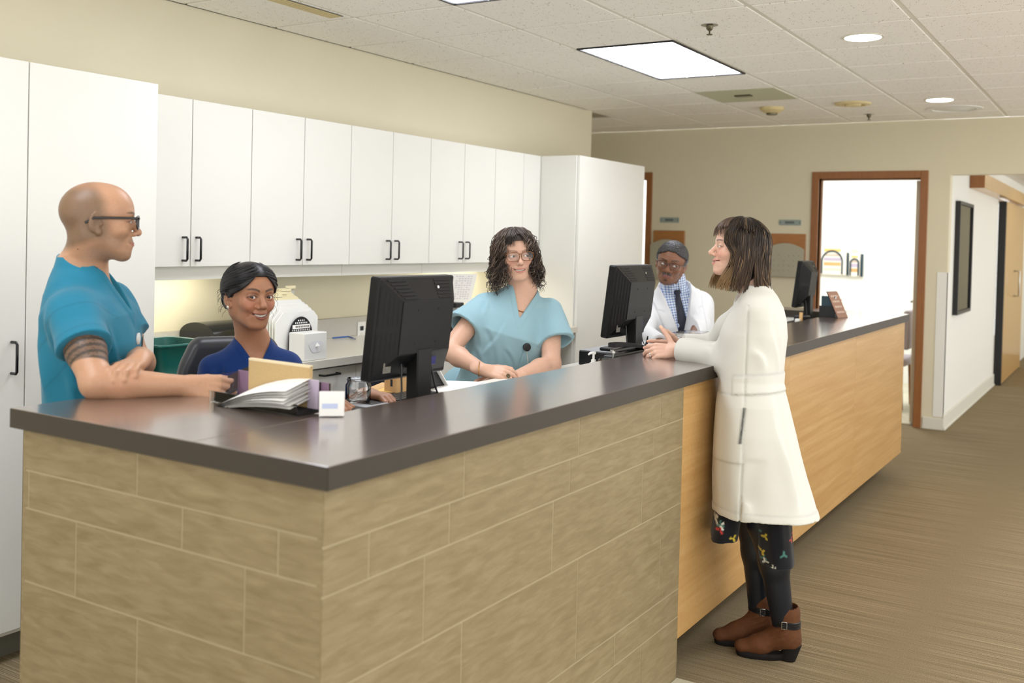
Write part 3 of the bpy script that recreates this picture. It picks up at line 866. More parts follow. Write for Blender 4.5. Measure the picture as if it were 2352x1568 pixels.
# ------------------------------------------------------------------ heads, hands
mat('skin', (200, 150, 120), 0.42, vcol=True, noise=0.05, nscale=160, bump=0.12, bscale=500, spec=0.45, sss=0.12)
mat('eyeball', (240, 240, 240), 0.08, vcol=True, spec=0.6)
mat('teeth', (240, 236, 222), 0.22, vcol=True, spec=0.6)
mat('hair', (30, 26, 24), 0.46, vcol=True, spec=0.5)
mat('specs_black', (12, 12, 13), 0.25, spec=0.6)
mat('specs_tortoise', (128, 74, 26), 0.25, noise=0.75, nscale=260, spec=0.6)
mat('gold', (196, 150, 84), 0.3, metal=1.0)
mat('silver', (205, 203, 198), 0.22, metal=1.0)
def glass_mat(name, tint=(0.96, 0.97, 0.98), alpha=0.10):
    m = bpy.data.materials.new(name); m.use_nodes = True
    nt = m.node_tree; nt.nodes.clear()
    o = nt.nodes.new('ShaderNodeOutputMaterial'); mx = nt.nodes.new('ShaderNodeMixShader')
    t = nt.nodes.new('ShaderNodeBsdfTransparent'); g_ = nt.nodes.new('ShaderNodeBsdfGlossy'); f_ = nt.nodes.new('ShaderNodeFresnel')
    t.inputs[0].default_value = (*tint, 1); g_.inputs['Roughness'].default_value = 0.03; f_.inputs[0].default_value = 1.4
    a = nt.nodes.new('ShaderNodeMath'); a.operation = 'ADD'; a.inputs[1].default_value = alpha
    nt.links.new(f_.outputs[0], a.inputs[0]); nt.links.new(a.outputs[0], mx.inputs[0])
    nt.links.new(t.outputs[0], mx.inputs[1]); nt.links.new(g_.outputs[0], mx.inputs[2]); nt.links.new(mx.outputs[0], o.inputs[0])
    MATS[name] = m
glass_mat('clear_glass'); glass_mat('lens_glass', (0.97, 0.97, 0.97), 0.02); glass_mat('acrylic', (0.98, 0.98, 0.985), 0.0)

def head(S, F, P):
    jw, fw = P.get('jaw', 1.0), P.get('face', 1.0)
    ez = 0.0; eo = P.get('eye_open', 0.0046)
    zm, wm, sm, op = P.get('mouth_z', -0.064), P.get('mouth_w', 0.025), P.get('smile', 0.0), P.get('open', 0.0)
    tu, tl, lp = P.get('lip_u', 0.006), P.get('lip_l', 0.008), P.get('lip_p', 0.0028)
    nl, nw = P.get('nose_len', 1.0), P.get('nose_w', 1.0)
    S.ell(F, (0, -.016, .030), (.0745 * fw, .098, .082), .02)
    S.ell(F, (0, .024, .034), (.064 * fw, .058, .062), .025)
    S.ell(F, (0, .028, -.030), (.0585 * fw, .052, .066), .025)
    S.ell(F, (0, .024, -.072), (.042 * jw, .046, .034), .022)
    for s_ in (-1, 1):
        S.lcone(F, (s_ * .0475 * jw, -.010, -.048), (s_ * .018, .052, -.094), .0165, .016, .022)
        S.ell(F, (s_ * .052 * fw, -.020, -.020), (.0205, .034, .046), .02)
        S.ell(F, (s_ * .041 * fw, .052, -.022 + P.get('cheek_z', 0)), (.021, .020, .018), .018)
        if P.get('apple'): S.ell(F, (s_ * .036, .062, -.034), (.015, .014, .013), .014)
    S.ell(F, (0, .063, -.096), (.020 * jw, .0165, .0155), .018)
    S.lcone(F, (-.030, .0700, .021), (.030, .0700, .021), .0115, .0115, .014)
    S.ell(F, (0, .066, -.064), (.027, .0205, .022), .016)
    for s_ in (-1, 1): S.ell(F, (s_ * .032, .092, .001), (.019, .0145, .0115), .010, 's')
    S.lcone(F, (0, .0765, .010), (0, .098 * nl, -.026), .0068, .0090 * nw, .008)
    S.ell(F, (0, .0985 * nl, -.0315), (.0105 * nw, .0108, .0095), .007)
    for s_ in (-1, 1):
        S.ell(F, (s_ * .0122 * nw, .086 * nl, -.0355), (.0072 * nw, .0100, .0072), .005)
        S.ell(F, (s_ * .0064 * nw, .0935 * nl, -.0440), (.0040 * nw, .0060, .0040), .002, 's')
        S.ell(F, (s_ * .032, .0685, ez), (.0165, .0148, .0140), .005)
        S.ell(F, (s_ * .0318, .0850, ez - .0005), (.0152, .0120, eo), .0012, 's')
    zc = lambda x: zm + sm * (np.clip(np.abs(x) / wm, 0, 1.3)) ** 2
    if op > 0:
        def mouth(p):
            q = F.inv(p); x, y, z = q.T
            t = z - zc(x) + op * .25
            w_ = np.clip(1 - (x / (wm * .96)) ** 2, 0.0, 1) ** .6
            return np.maximum(np.sqrt((x / (wm * .96)) ** 2 + (t / op) ** 2) - 1, (0.066 - y) / op) * op * .8 * F.s
        S.raw(mouth, F(0, .08, zm), .045 * F.s, .0012, 's')
    FR = P.get('folds', 0.0)
    def relief(p):
        q = F.inv(p); x, y, z = q.T
        m = (y > 0.02) & (np.abs(x) < .075) & (z > -.12) & (z < .10)
        out = np.zeros(len(q))
        if not m.any(): return out
        x, y, z = x[m], y[m], z[m]; ax_ = np.abs(x)
        u = ax_ / wm; t = z - zc(x); side = np.sqrt(np.clip(1.08 - u * u, 0, 1))
        tU = tu * (1 - .75 * np.clip(u, 0, 1) ** 2) ; tL = tl * (1 - .75 * np.clip(u, 0, 1) ** 2)
        oU, oL = op * .75, op * 1.1
        f = lp * side * (np.exp(-((t - oU * side - tU * .5) / (tU * .6)) ** 2) + 1.1 * np.exp(-((t + oL * side + tL * .5) / (tL * .6)) ** 2))
        if op == 0: f -= .0022 * np.exp(-(t / .0015) ** 2) * sstep(1.15, .9, u)
        f -= .0016 * np.exp(-((ax_ - wm * 1.12) ** 2 + (z - zm - sm * 1.1) ** 2) / .0045 ** 2)
        # fold from nose wing past the mouth corner
        ax0, az0, ax1, az1 = .0175, -.036, wm + .012, zm - .004
        tt = np.clip(((ax_ - ax0) * (ax1 - ax0) + (z - az0) * (az1 - az0)) / ((ax1 - ax0) ** 2 + (az1 - az0) ** 2), 0, 1)
        dd = np.hypot(ax_ - ax0 - tt * (ax1 - ax0), z - az0 - tt * (az1 - az0))
        f -= FR * np.exp(-(dd / .0038) ** 2)
        re = np.hypot((ax_ - .032) / .0185, (z - .001) / .0125)
        f -= .0010 * np.exp(-((re - 1) / .10) ** 2) * sstep(-.002, .004, z)
        f -= P.get('bag', 0.0006) * np.exp(-((re - 1.15) / .12) ** 2) * sstep(-.002, -.006, z)
        f += .0012 * np.exp(-((z - .0235 - P.get('brow_z', 0)) / .005) ** 2) * sstep(.048, .030, ax_) * sstep(.006, .014, ax_)
        w_ = P.get('wrinkle', 0)
        if w_: f -= w_ * (.5 + .5 * np.sin(z * 620 + np.cos(x * 60) * .9)) * sstep(.030, .040, z) * sstep(.075, .055, z) * sstep(.055, .03, ax_)
        out[m] = f * F.s
        return out
    S.disp(relief, F(0, .05, -.02), .10 * F.s)
    for s_ in (-1, 1):
        a = math.radians(20) * s_
        Rz = np.array([[math.cos(a), -math.sin(a), 0], [math.sin(a), math.cos(a), 0], [0, 0, 1]])
        b = math.radians(-10); Rx = np.array([[1, 0, 0], [0, math.cos(b), -math.sin(b)], [0, math.sin(b), math.cos(b)]])
        RR = Rz @ Rx
        S.ell(F, (s_ * .0775 * fw, -.016, -.004), (.0065, .0180, .0300), .003, rot=RR)
        S.ell(F, (s_ * .0765 * fw, -.006, -.031), (.0055, .0090, .0105), .005, rot=RR)
        S.ell(F, (s_ * .0855 * fw, -.0105, -.005), (.0070, .0085, .0155), .003, 's', rot=RR)
        S.ell(F, (s_ * .0850 * fw, -.0170, .011), (.0050, .0060, .0090), .003, 's', rot=RR)
        S.ell(F, (s_ * .0745 * fw, -.0005, -.008), (.0055, .0040, .0070), .003, rot=RR)
    return dict(zc=zc, zm=zm, wm=wm, sm=sm, op=op, tu=tu, tl=tl, eo=eo)

def head_colour(q, C, P, I):
    """albedo by place on the head: q are head-local points, C the running colours"""
    x, y, z = q.T; ax_ = np.abs(x)
    def put(c, a): C[:] = C * (1 - a[:, None]) + lc(*c) * a[:, None]
    near = (np.abs(z) < .16) & (ax_ < .11) & (np.abs(y) < .14)
    near = near.astype(float)
    front = sstep(.035, .055, y) * near
    if 'blush' in P: put(P['blush'], .45 * front * np.exp(-(((ax_ - .042) / .022) ** 2 + ((z + .028) / .022) ** 2)))
    if 'scalp' in P:
        hl = sstep(.030, -.012, y + .55 * np.maximum(0, z - .055) - .15 * np.maximum(0, .04 - z)) * sstep(-.062, -.035, z - .35 * y) * near
        hl *= 1 - .55 * sstep(.075, .105, z)
        put(P['scalp'], hl * P.get('scalp_a', .75))
    if 'beard' in P:
        b = near * sstep(-.028, -.05, z + .25 * np.maximum(0, .02 - y)) * sstep(-.045, .02, y) * (1 - sstep(-.108, -.125, z))
        cheek = sstep(.0, .03, ax_ - .030 - .2 * (-.05 - z))
        b *= np.clip(.35 + cheek + sstep(-.082, -.096, z) + .9 * sstep(-.049, -.053, z) * sstep(.032, .02, ax_) * sstep(-.062, -.056, z), 0, 1)
        put(P['beard'], b * P.get('beard_a', .5))
    if 'tache' in P:
        put(P['tache'], front * .85 * sstep(-.062, -.058, z - I['sm'] * 0) * sstep(-.042, -.048, z) * sstep(.030, .022, ax_) * sstep(.001, .004, ax_))
        put(P['tache'], front * .8 * np.exp(-(((ax_) / .010) ** 4 + ((z + .086) / .006) ** 4)))
    # lips
    u = ax_ / I['wm']; t = z - I['zc'](x); sd = np.sqrt(np.clip(1.05 - u * u, 0, 1))
    tU = (I['tu'] + I['op'] * .75) * sd; tL = (I['tl'] + I['op'] * 1.1) * sd
    lip = sstep(tU + .0012, tU - .0006, t) * sstep(-tL - .0012, -tL + .0006, t) * (u < 1.03) * sstep(.05, .06, y) * near
    put(P.get('lips', (170, 95, 88)), lip * P.get('lips_a', .85))
    if I['op'] > 0:
        inside = (y > .05) * (np.abs(t + I['op'] * .25) < I['op'] * 1.0 * sd) * sstep(.0815, .0775, y) * (u < 1) * near
        put((70, 26, 24), inside * .95)
    else: put((96, 48, 42), front * np.exp(-(t / .0013) ** 2) * sstep(1.05, .9, u) * .7)
    # nostrils, eye lines, brows
    put((70, 34, 26), front * np.exp(-(((ax_ - .0064) / .0045) ** 2 + ((z + .0425) / .0032) ** 2)) * sstep(.08, .086, y) * .8)
    ex = ax_ - .032
    re = np.hypot(ex / .0158, (z + .0005) / (I['eo'] + .0016))
    lid = np.exp(-((re - 1.0) / .16) ** 2) * sstep(-.0045, .0005, z) * front
    put((28, 20, 18), lid * P.get('lash', .75))
    put((120, 70, 60), np.exp(-((re - 1.05) / .2) ** 2) * front * .30)
    if 'shadow' in P: put(P['shadow'], front * .55 * np.exp(-(((ex) / .018) ** 2 + ((z - .007) / .007) ** 2)))
    bz = .0225 + P.get('brow_z', 0) + P.get('brow_arch', .0035) * (1 - ((ax_ - .038) / .022) ** 2) + P.get('brow_tilt', 0) * (ax_ - .03) + P.get('brow_asym', 0) * np.sign(x)
    th = P.get('brow_t', .0034) * (1 - .55 * sstep(.036, .052, ax_))
    put(P.get('brow', (50, 36, 28)), front * np.exp(-((z - bz) / th) ** 4) * sstep(.0085, .0125, ax_) * sstep(.054, .046, ax_) * P.get('brow_a', .85))
    return C

def eye_mesh(F, s_, P, parent, gaze):
    n, m = 20, 24
    th = np.concatenate([np.linspace(0, .75, 12), np.linspace(.85, math.pi, 9)])
    ph = np.linspace(0, 2 * math.pi, m, endpoint=False)
    T_, Ph = np.meshgrid(th, ph, indexing='ij')
    loc = np.stack([np.sin(T_) * np.cos(Ph), np.sin(T_) * np.sin(Ph), np.cos(T_)], -1).reshape(-1, 3)
    gy = unit(gaze); gx = unit(np.cross(gy, F.d(0, 0, 1))); gz = np.cross(gx, gy)
    c = F(s_ * .032, .0698, 0)
    r = .0122 * F.s * (1 + .05 * np.exp(-(T_ / .45) ** 2)).reshape(-1)
    v = c + (loc[:, :1] * gx + loc[:, 1:2] * gz + loc[:, 2:] * gy) * r[:, None]
    t = T_.reshape(-1)
    iris = lc(*P.get('iris', (70, 44, 26)))
    col = np.tile(lc(236, 232, 226), (len(t), 1))
    col = np.where((t < .56)[:, None], iris * .45, col); col = np.where((t < .50)[:, None], iris, col)
    col = np.where((t < .22)[:, None], lc(8, 8, 8), col)
    k = len(th); f = [(i * m + j, i * m + (j + 1) % m, (i + 1) * m + (j + 1) % m, (i + 1) * m + j) for i in range(k - 1) for j in range(m)]
    return np_obj('eye', v, np.array(f), 'eyeball', parent, col)

def teeth_mesh(F, I, parent, lower=False):
    wm, op = I['wm'], I['op']
    xs = np.linspace(-wm * .86, wm * .86, 41)
    rows = []; col = []
    for k, tz in enumerate((.9, .35, -.15, -.55 if not lower else -.7)):
        z = I['zc'](xs) - op * .25 + op * tz * np.sqrt(np.clip(1.02 - (xs / (wm * .98)) ** 2, 0.02, 1)) * 1.05
        y = .0790 - 6.0 * (xs) ** 2 - (.0006 if k in (0, 3) else 0)
        sep = np.abs(((xs / .0068) % 1.0) - .5) * 2
        y = y - .0012 * (sep > .82)
        rows.append(np.stack([xs, y, z], 1))
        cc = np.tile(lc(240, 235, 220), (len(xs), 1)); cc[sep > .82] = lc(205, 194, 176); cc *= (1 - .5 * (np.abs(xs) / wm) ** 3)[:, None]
        col.append(cc)
    v = F(np.concatenate(rows)); n = len(xs)
    b = F(np.concatenate([r - np.array([0, .004, 0]) for r in (rows[0], rows[-1])]))
    V = np.concatenate([v, b]); C_ = np.concatenate(col + [col[0], col[-1]])
    f = [(i * n + j, i * n + j + 1, (i + 1) * n + j + 1, (i + 1) * n + j) for i in range(3) for j in range(n - 1)]
    f += [(4 * n + j, 4 * n + j + 1, j + 1, j) for j in range(n - 1)] + [(3 * n + j, 3 * n + j + 1, 5 * n + j + 1, 5 * n + j) for j in range(n - 1)]
    return np_obj('teeth', V, np.array(f), 'teeth', parent, C_)

def glasses(F, parent, m, w=.027, h=.019, y0=.098, z0=.000, rim=.0017, temple=True, half=False, ear=-.03, drop=0.0, thick_top=1.0):
    """frame with two rounded rectangular rims, bridge, temples and lenses"""
    b = MB(); lens = MB()
    for s_ in (-1, 1):
        ring = []
        for k in range(28):
            a = 2 * math.pi * k / 28; c, s2 = math.cos(a), math.sin(a)
            e = .62
            X = s_ * .0330 + w * math.copysign(abs(c) ** e, c) * (1 - .05 * (s2 < 0)); Zz = z0 - .002 + h * math.copysign(abs(s2) ** e, s2)
            Y = y0 - 2.6 * (abs(X) - .012) ** 2 * (1 if abs(X) > .012 else 0)
            ring.append((X, Y, Zz))
        rr = [rim * F.s * (thick_top if r[2] > z0 + h * .55 else (.45 if half and r[2] < z0 - h * .3 else 1)) for r in ring]
        b.tube([F(*q) for q in ring], rr, 6, closed=True)
        lens.add([F(*q) for q in ring], [tuple(range(28))])
        if temple:
            X = s_ * (.033 + w)
            b.tube([F(X, y0 - 2.6 * (abs(X) - .012) ** 2, z0 + h * .55), F(X + s_ * .003, y0 - .02, z0 + h * .55), F(s_ * .080, .02, z0 + h * .5 - drop * .5),
                    F(s_ * .083, ear + .012, z0 + h * .45 - drop), F(s_ * .080, ear - .012, z0 - .006 - drop)], [rim * 1.5 * F.s] * 5, 6)
    b.tube([F(-.0085, y0, z0 + h * .45), F(0, y0 + .002, z0 + h * .55), F(.0085, y0, z0 + h * .45)], rim * 1.2 * F.s, 6)
    g_ = b.build('glasses', m, parent)
    lens.build('lens', 'lens_glass', g_)
    return g_

def hand(S, wrist, fdir, dorsal, right, sc_=1.0, curl=(.5, .55, .6, .65), spread=.12, thumb=(0.75, 0.55, -.35), tcurl=.35, k=.004, bend=None, fan=None):
    """palm, five jointed fingers of unequal length, thumb leaving the side of the palm; returns the frame and finger tips"""
    y = unit(fdir); z = unit(np.asarray(dorsal) - y * (np.asarray(dorsal) @ y)); x = np.cross(y, z)
    t = -x if right else x                       # thumb side
    o = np.asarray(wrist, float)
    L = lambda a, b, c: o + (t * a + y * b + z * c) * sc_
    for a, b, r0, r1 in ((.026, .094, .013, .0115), (.009, .098, .0135, .0115), (-.009, .094, .0135, .011), (-.026, .086, .013, .0105)):
        S.cone(L(a * .55, .012, -.002), L(a, b - .008, -.001), r0 * sc_, r1 * sc_, .009 * sc_)
    S.cone(L(-.016, .02, -.007), L(-.022, .055, -.009), .014 * sc_, .012 * sc_, .010 * sc_)
    S.cone(L(0, -.03, 0), L(0, .02, 0), .0235 * sc_, .025 * sc_, .014 * sc_, flat=(z, .72))
    tips = []
    fl_ = ((.0275, .094, .070, .0088), (.0092, .099, .078, .0090), (-.0090, .095, .073, .0086), (-.0258, .086, .057, .0076))
    for i, (a, b, ln, r) in enumerate(fl_):
        p = L(a, b, -.002)
        sp_ = (1.5 - i) * spread if fan is None else fan[i]
        base = unit(y * math.cos(sp_) + t * math.sin(sp_))
        c = curl[i] if hasattr(curl[i], '__len__') else (curl[i] * .9, curl[i] * 1.05, curl[i] * .7)
        ang = 0; pts = [p]; 
        for seg, cc in zip((.45, .30, .25), c):
            ang += cc
            dv = base * math.cos(ang) - z * math.sin(ang)
            pts.append(pts[-1] + dv * ln * seg * sc_)
        rs = [r * 1.12 * sc_, r * sc_, r * .92 * sc_, r * .74 * sc_]
        for j in range(3): S.cone(pts[j], pts[j + 1], rs[j], rs[j + 1], k * sc_ * (1.6 if j == 0 else 0.8))
        tips.append(pts)
    d0 = unit(t * thumb[0] + y * thumb[1] + z * thumb[2])
    p0 = L(.020, .018, -.006); p1 = p0 + d0 * .044 * sc_
    ax_ = unit(np.cross(d0, z)); 
    tw = unit(y * .9 - t * .35 - z * .25)
    d1 = unit(d0 * (1 - tcurl) + tw * tcurl); p2 = p1 + d1 * .034 * sc_
    d2 = unit(d1 * (1 - tcurl * .7) + tw * tcurl * .7); p3 = p2 + d2 * .026 * sc_
    S.cone(p0, p1, .0145 * sc_, .0112 * sc_, .010 * sc_); S.cone(p1, p2, .0108 * sc_, .0098 * sc_, .003 * sc_); S.cone(p2, p3, .0098 * sc_, .0075 * sc_, .003 * sc_)
    tips.append([p0, p1, p2, p3])
    return dict(L=L, t=t, y=y, z=z, tips=tips, o=o)
def nail_colour(v, C, H, tint, sc_=1.0):
    for f in H['tips']:
        tip = f[-1]; dirn = unit(f[-1] - f[-2]); up = unit(H['z'] - dirn * (H['z'] @ dirn))
        c = tip + up * .004 * sc_ - dirn * .003 * sc_
        d = np.linalg.norm(v - c, axis=1)
        a = sstep(.0075 * sc_, .005 * sc_, d) * ((v - c) @ up > -.001)
        C[:] = C * (1 - a[:, None]) + lc(*tint) * a[:, None]
        # warmer finger ends
        a2 = .25 * sstep(.03 * sc_, .008 * sc_, np.linalg.norm(v - tip, axis=1))
        C[:] = C * (1 - a2[:, None]) + C * np.array([1.05, .80, .78]) * a2[:, None]

HEADS = {
 'teal': dict(skin=(186, 142, 112), scalp=(88, 72, 52), beard=(112, 92, 72), beard_a=.5, lips=(176, 110, 98), brow=(60, 44, 32), brow_t=.004, jaw=1.08, nose_len=1.0, smile=.003, lip_p=.0022,
              lip_u=.0045, lip_l=.0065, iris=(80, 70, 50), glasses=('specs_black', dict(w=.026, h=.019, rim=.0024, y0=.1))),
 'blue': dict(skin=(172, 122, 92), blush=(186, 108, 88), lips=(140, 74, 68), lips_a=.75, brow=(26, 20, 18), brow_t=.0042, brow_arch=.005, jaw=.92, smile=.007, open=.0058, mouth_w=.0265, lip_u=.0045, lip_l=.007, lash=1.0,
              shadow=(70, 44, 36), eye_open=.0038, nose_w=1.15, nose_len=.97, apple=1, folds=.0014, iris=(40, 26, 18), hair='bun'),
 'curly': dict(skin=(214, 172, 148), blush=(206, 136, 120), lips=(192, 120, 114), lips_a=.7, brow=(88, 66, 50), brow_a=.6, jaw=.93, smile=.005, open=.0050, mouth_w=.026, folds=.0012, lash=.5, iris=(92, 84, 66), hair='curly',
               glasses=('specs_tortoise', dict(w=.0285, h=.020, rim=.0016))),
 'doctor': dict(skin=(134, 90, 66), beard=(90, 74, 66), beard_a=.45, tache=(34, 26, 24), lips=(136, 84, 76), brow=(36, 26, 22), brow_t=.004, jaw=1.1, nose_w=1.35, nose_len=.98, folds=.0018, lip_u=.0065, lip_l=.0085, bag=.0012,
                wrinkle=.0009, brow_asym=-.003, iris=(36, 24, 18), hair='afro', glasses=('specs_black', dict(w=.027, h=.0165, rim=.0014, half=True))),
 'bob': dict(skin=(224, 182, 160), blush=(216, 132, 118), lips=(204, 126, 120), lips_a=.7, brow=(56, 40, 32), jaw=.88, smile=.007, open=.0048, mouth_w=.0255, apple=1, folds=.0012, eye_open=.0036, lash=.9, nose_len=1.02, iris=(60, 44, 34), hair='bob'),
}

# ------------------------------------------------------------------ hair: a close cap plus many strands, one part per head
def cap_field(F, P, lift=.006, front=.060, low=-.05, extra=None, side=.55, back=.012, slope=.35):
    """shell over the skull, open over the face"""
    S = Field(); fw = P.get('face', 1.0)
    S.ell(F, (0, -.016, .030), (.0745 * fw + lift, .098 + lift, .082 + lift), .01)
    S.ell(F, (0, .020, .036), (.064 * fw + lift, .058 + lift * .8, .062 + lift), .02)
    S.ell(F, (0, -.055, -.02), (.055 * fw + lift, .045 + lift, .05), .025)
    if extra: extra(S)
    def face(p):
        q = F.inv(p); x, y, z = q.T
        fx = np.abs(x)
        lim = front - side * np.maximum(0, fx - .022)          # hairline height at this x
        yb = back - slope * np.maximum(0, .012 - z)                           # how far back the face opening goes at the side
        a = np.minimum(lim - z, y - yb)
        return -a * F.s * .8
    S.raw(face, F(0, .06, 0), .16 * F.s, .006, 's')
    def neck(p): q = F.inv(p); return (q[:, 2] - (low + .5 * np.maximum(0, q[:, 1] + .02))) * F.s
    S.raw(neck, F(0, 0, -.10), .14 * F.s, .006, 's')
    return S
def skull_pt(az, el, off):
    """head-local point over the skull: az 0 = forward, positive to the figure's right; el 0..pi/2 up"""
    az, el, off = np.broadcast_arrays(az, el, off)
    return np.stack([np.sin(az) * np.cos(el) * (.0765 + off), np.cos(az) * np.cos(el) * (.101 + off) - .014, np.sin(el) * (.086 + off) + .030], -1)
def hair_colours(n, m, base, tips, rnd, streak=None, frac=.0):
    t = np.linspace(0, 1, m)[None, :, None]
    b = lc(*base) * rnd.uniform(.6, 1.5, (n, 1, 1)); e = lc(*tips) * rnd.uniform(.7, 1.35, (n, 1, 1))
    c = b * (1 - t) + e * t
    if streak is not None:
        pick = (rnd.random(n) < frac)[:, None, None]
        c = np.where(pick, lc(*streak) * rnd.uniform(.7, 1.2, (n, 1, 1)) * (.75 + .25 * t), c)
    return c
def finish_hair(F, P, parent, cap, strands, capcol, lo, hi, h=.004):
    vs = []; fs = []; cs = []; o = 0
    if cap is not None:
        v, f = sculpt(cap, F.o + lo, F.o + hi, h)
        q = F.inv(v); st = .75 + .5 * np.sin(np.arctan2(q[:, 0], q[:, 1] + .02) * 60 + np.sin(q[:, 2] * 90)) ** 2
        vs.append(v); fs.append(f); cs.append(lc(*capcol) * st[:, None]); o += len(v)
    for Pts, R, Cc in strands:
        W = F(Pts.reshape(-1, 3)).reshape(Pts.shape)
        v, f = strand_mesh(W, R * F.s)
        vs.append(v); fs.append(f + o); cs.append(np.repeat(Cc.reshape(-1, 3), 4, axis=0)); o += len(v)
    return np_obj('hair', np.concatenate(vs), np.concatenate(fs), 'hair', parent, np.concatenate(cs))

def hair_afro(F, P, parent):
    S = cap_field(F, P, .011, .072, -.035)
    def fuzz(p):
        q = F.inv(p)
        return F.s * .0016 * (np.sin(q[:, 0] * 820) * np.sin(q[:, 1] * 770 + 1) * np.sin(q[:, 2] * 800 + 2) * 1.6 + np.sin(q[:, 0] * 330 + q[:, 2] * 200) * np.sin(q[:, 1] * 300))
    S.disp(fuzz, F(0, 0, .03), .14 * F.s)
    v, f = sculpt(S, F.o - .16, F.o + .17, .0026)
    q = F.inv(v); n = np.random.default_rng(1).random(len(v))
    side = sstep(.045, .075, np.abs(q[:, 0])) * sstep(.05, -.01, q[:, 2])
    g_ = np.clip(.25 * n ** 3 + side * (.25 + .75 * n), 0, 1)
    C = lc(34, 32, 34) * (1 - g_[:, None]) + lc(150, 150, 154) * g_[:, None]
    return np_obj('hair', v, f, 'hair', parent, C)

def hair_bun(F, P, parent):
    rnd = np.random.default_rng(5)
    def bun(S):
        S.ell(F, (0, -.118, -.010), (.040, .034, .036), .012)
        S.ell(F, (.020, -.112, -.035), (.024, .026, .024), .01); S.ell(F, (-.018, -.120, .012), (.024, .022, .022), .01)
    S = cap_field(F, P, .011, .070, -.045, bun, side=1.1, back=.020, slope=1.1)
    n, m = 760, 12
    az = rnd.uniform(.03, 2.9, n) * rnd.choice([-1, 1], n); t = np.linspace(0, 1, m)
    start = np.stack([np.abs(az)], 0)
    a0 = np.abs(az); e0 = np.where(a0 < 1.25, .54 - .52 * a0 + rnd.uniform(0, .7, n), rnd.uniform(-.35, 1.2, n))
    A = a0[:, None] + (2.95 - a0[:, None]) * t ** 1.1
    E = e0[:, None] * (1 - t) + (-.15 + rnd.uniform(-.2, .25, n)[:, None]) * t
    Pts = skull_pt(A * np.sign(az)[:, None], E, (.0105 + .003 * rnd.random((n, 1)) + .004 * np.sin(t * 3)))
    R = np.full((n, m), .0017) * np.minimum(1, .15 + 4 * t) * (1 - .5 * t)
    C = hair_colours(n, m, (26, 24, 27), (22, 20, 22), rnd)
    # loose wisps round the ears and nape, and coils on the bun
    k = 34; aw = rnd.uniform(.9, 2.6, k) * rnd.choice([-1, 1], k); tt = np.linspace(0, 1, m)
    base = skull_pt(aw, rnd.uniform(-.5, .2, k), .008)
    W = base[:, None, :] + np.stack([np.sign(aw)[:, None] * .014 * tt + .006 * np.sin(tt * 7 + aw[:, None]), -.01 * tt + .006 * np.cos(tt * 6 + aw[:, None] * 3), -.055 * tt * rnd.uniform(.4, 1.2, (k, 1))], -1)
    kb = 60; ab = rnd.uniform(0, 6.28, kb); cb = np.stack([np.cos(ab) * .035, np.full(kb, -.118) - .018 * rnd.random(kb), np.sin(ab) * .034 - .008], -1)
    ph = np.linspace(0, 5.0, m)
    Bn = cb[:, None, :] + np.stack([.010 * np.cos(ph + ab[:, None]), -.012 * np.sin(ph * .7 + ab[:, None]), .012 * np.sin(ph + ab[:, None] * 2)], -1)
    return finish_hair(F, P, parent, S, [(Pts, R, C), (W, np.full((k, m), .0005), hair_colours(k, m, (30, 26, 26), (34, 28, 26), rnd)),
                                         (Bn, np.full((kb, m), .0035), hair_colours(kb, m, (24, 22, 25), (24, 22, 24), rnd))], (20, 18, 20), -.2, .2)

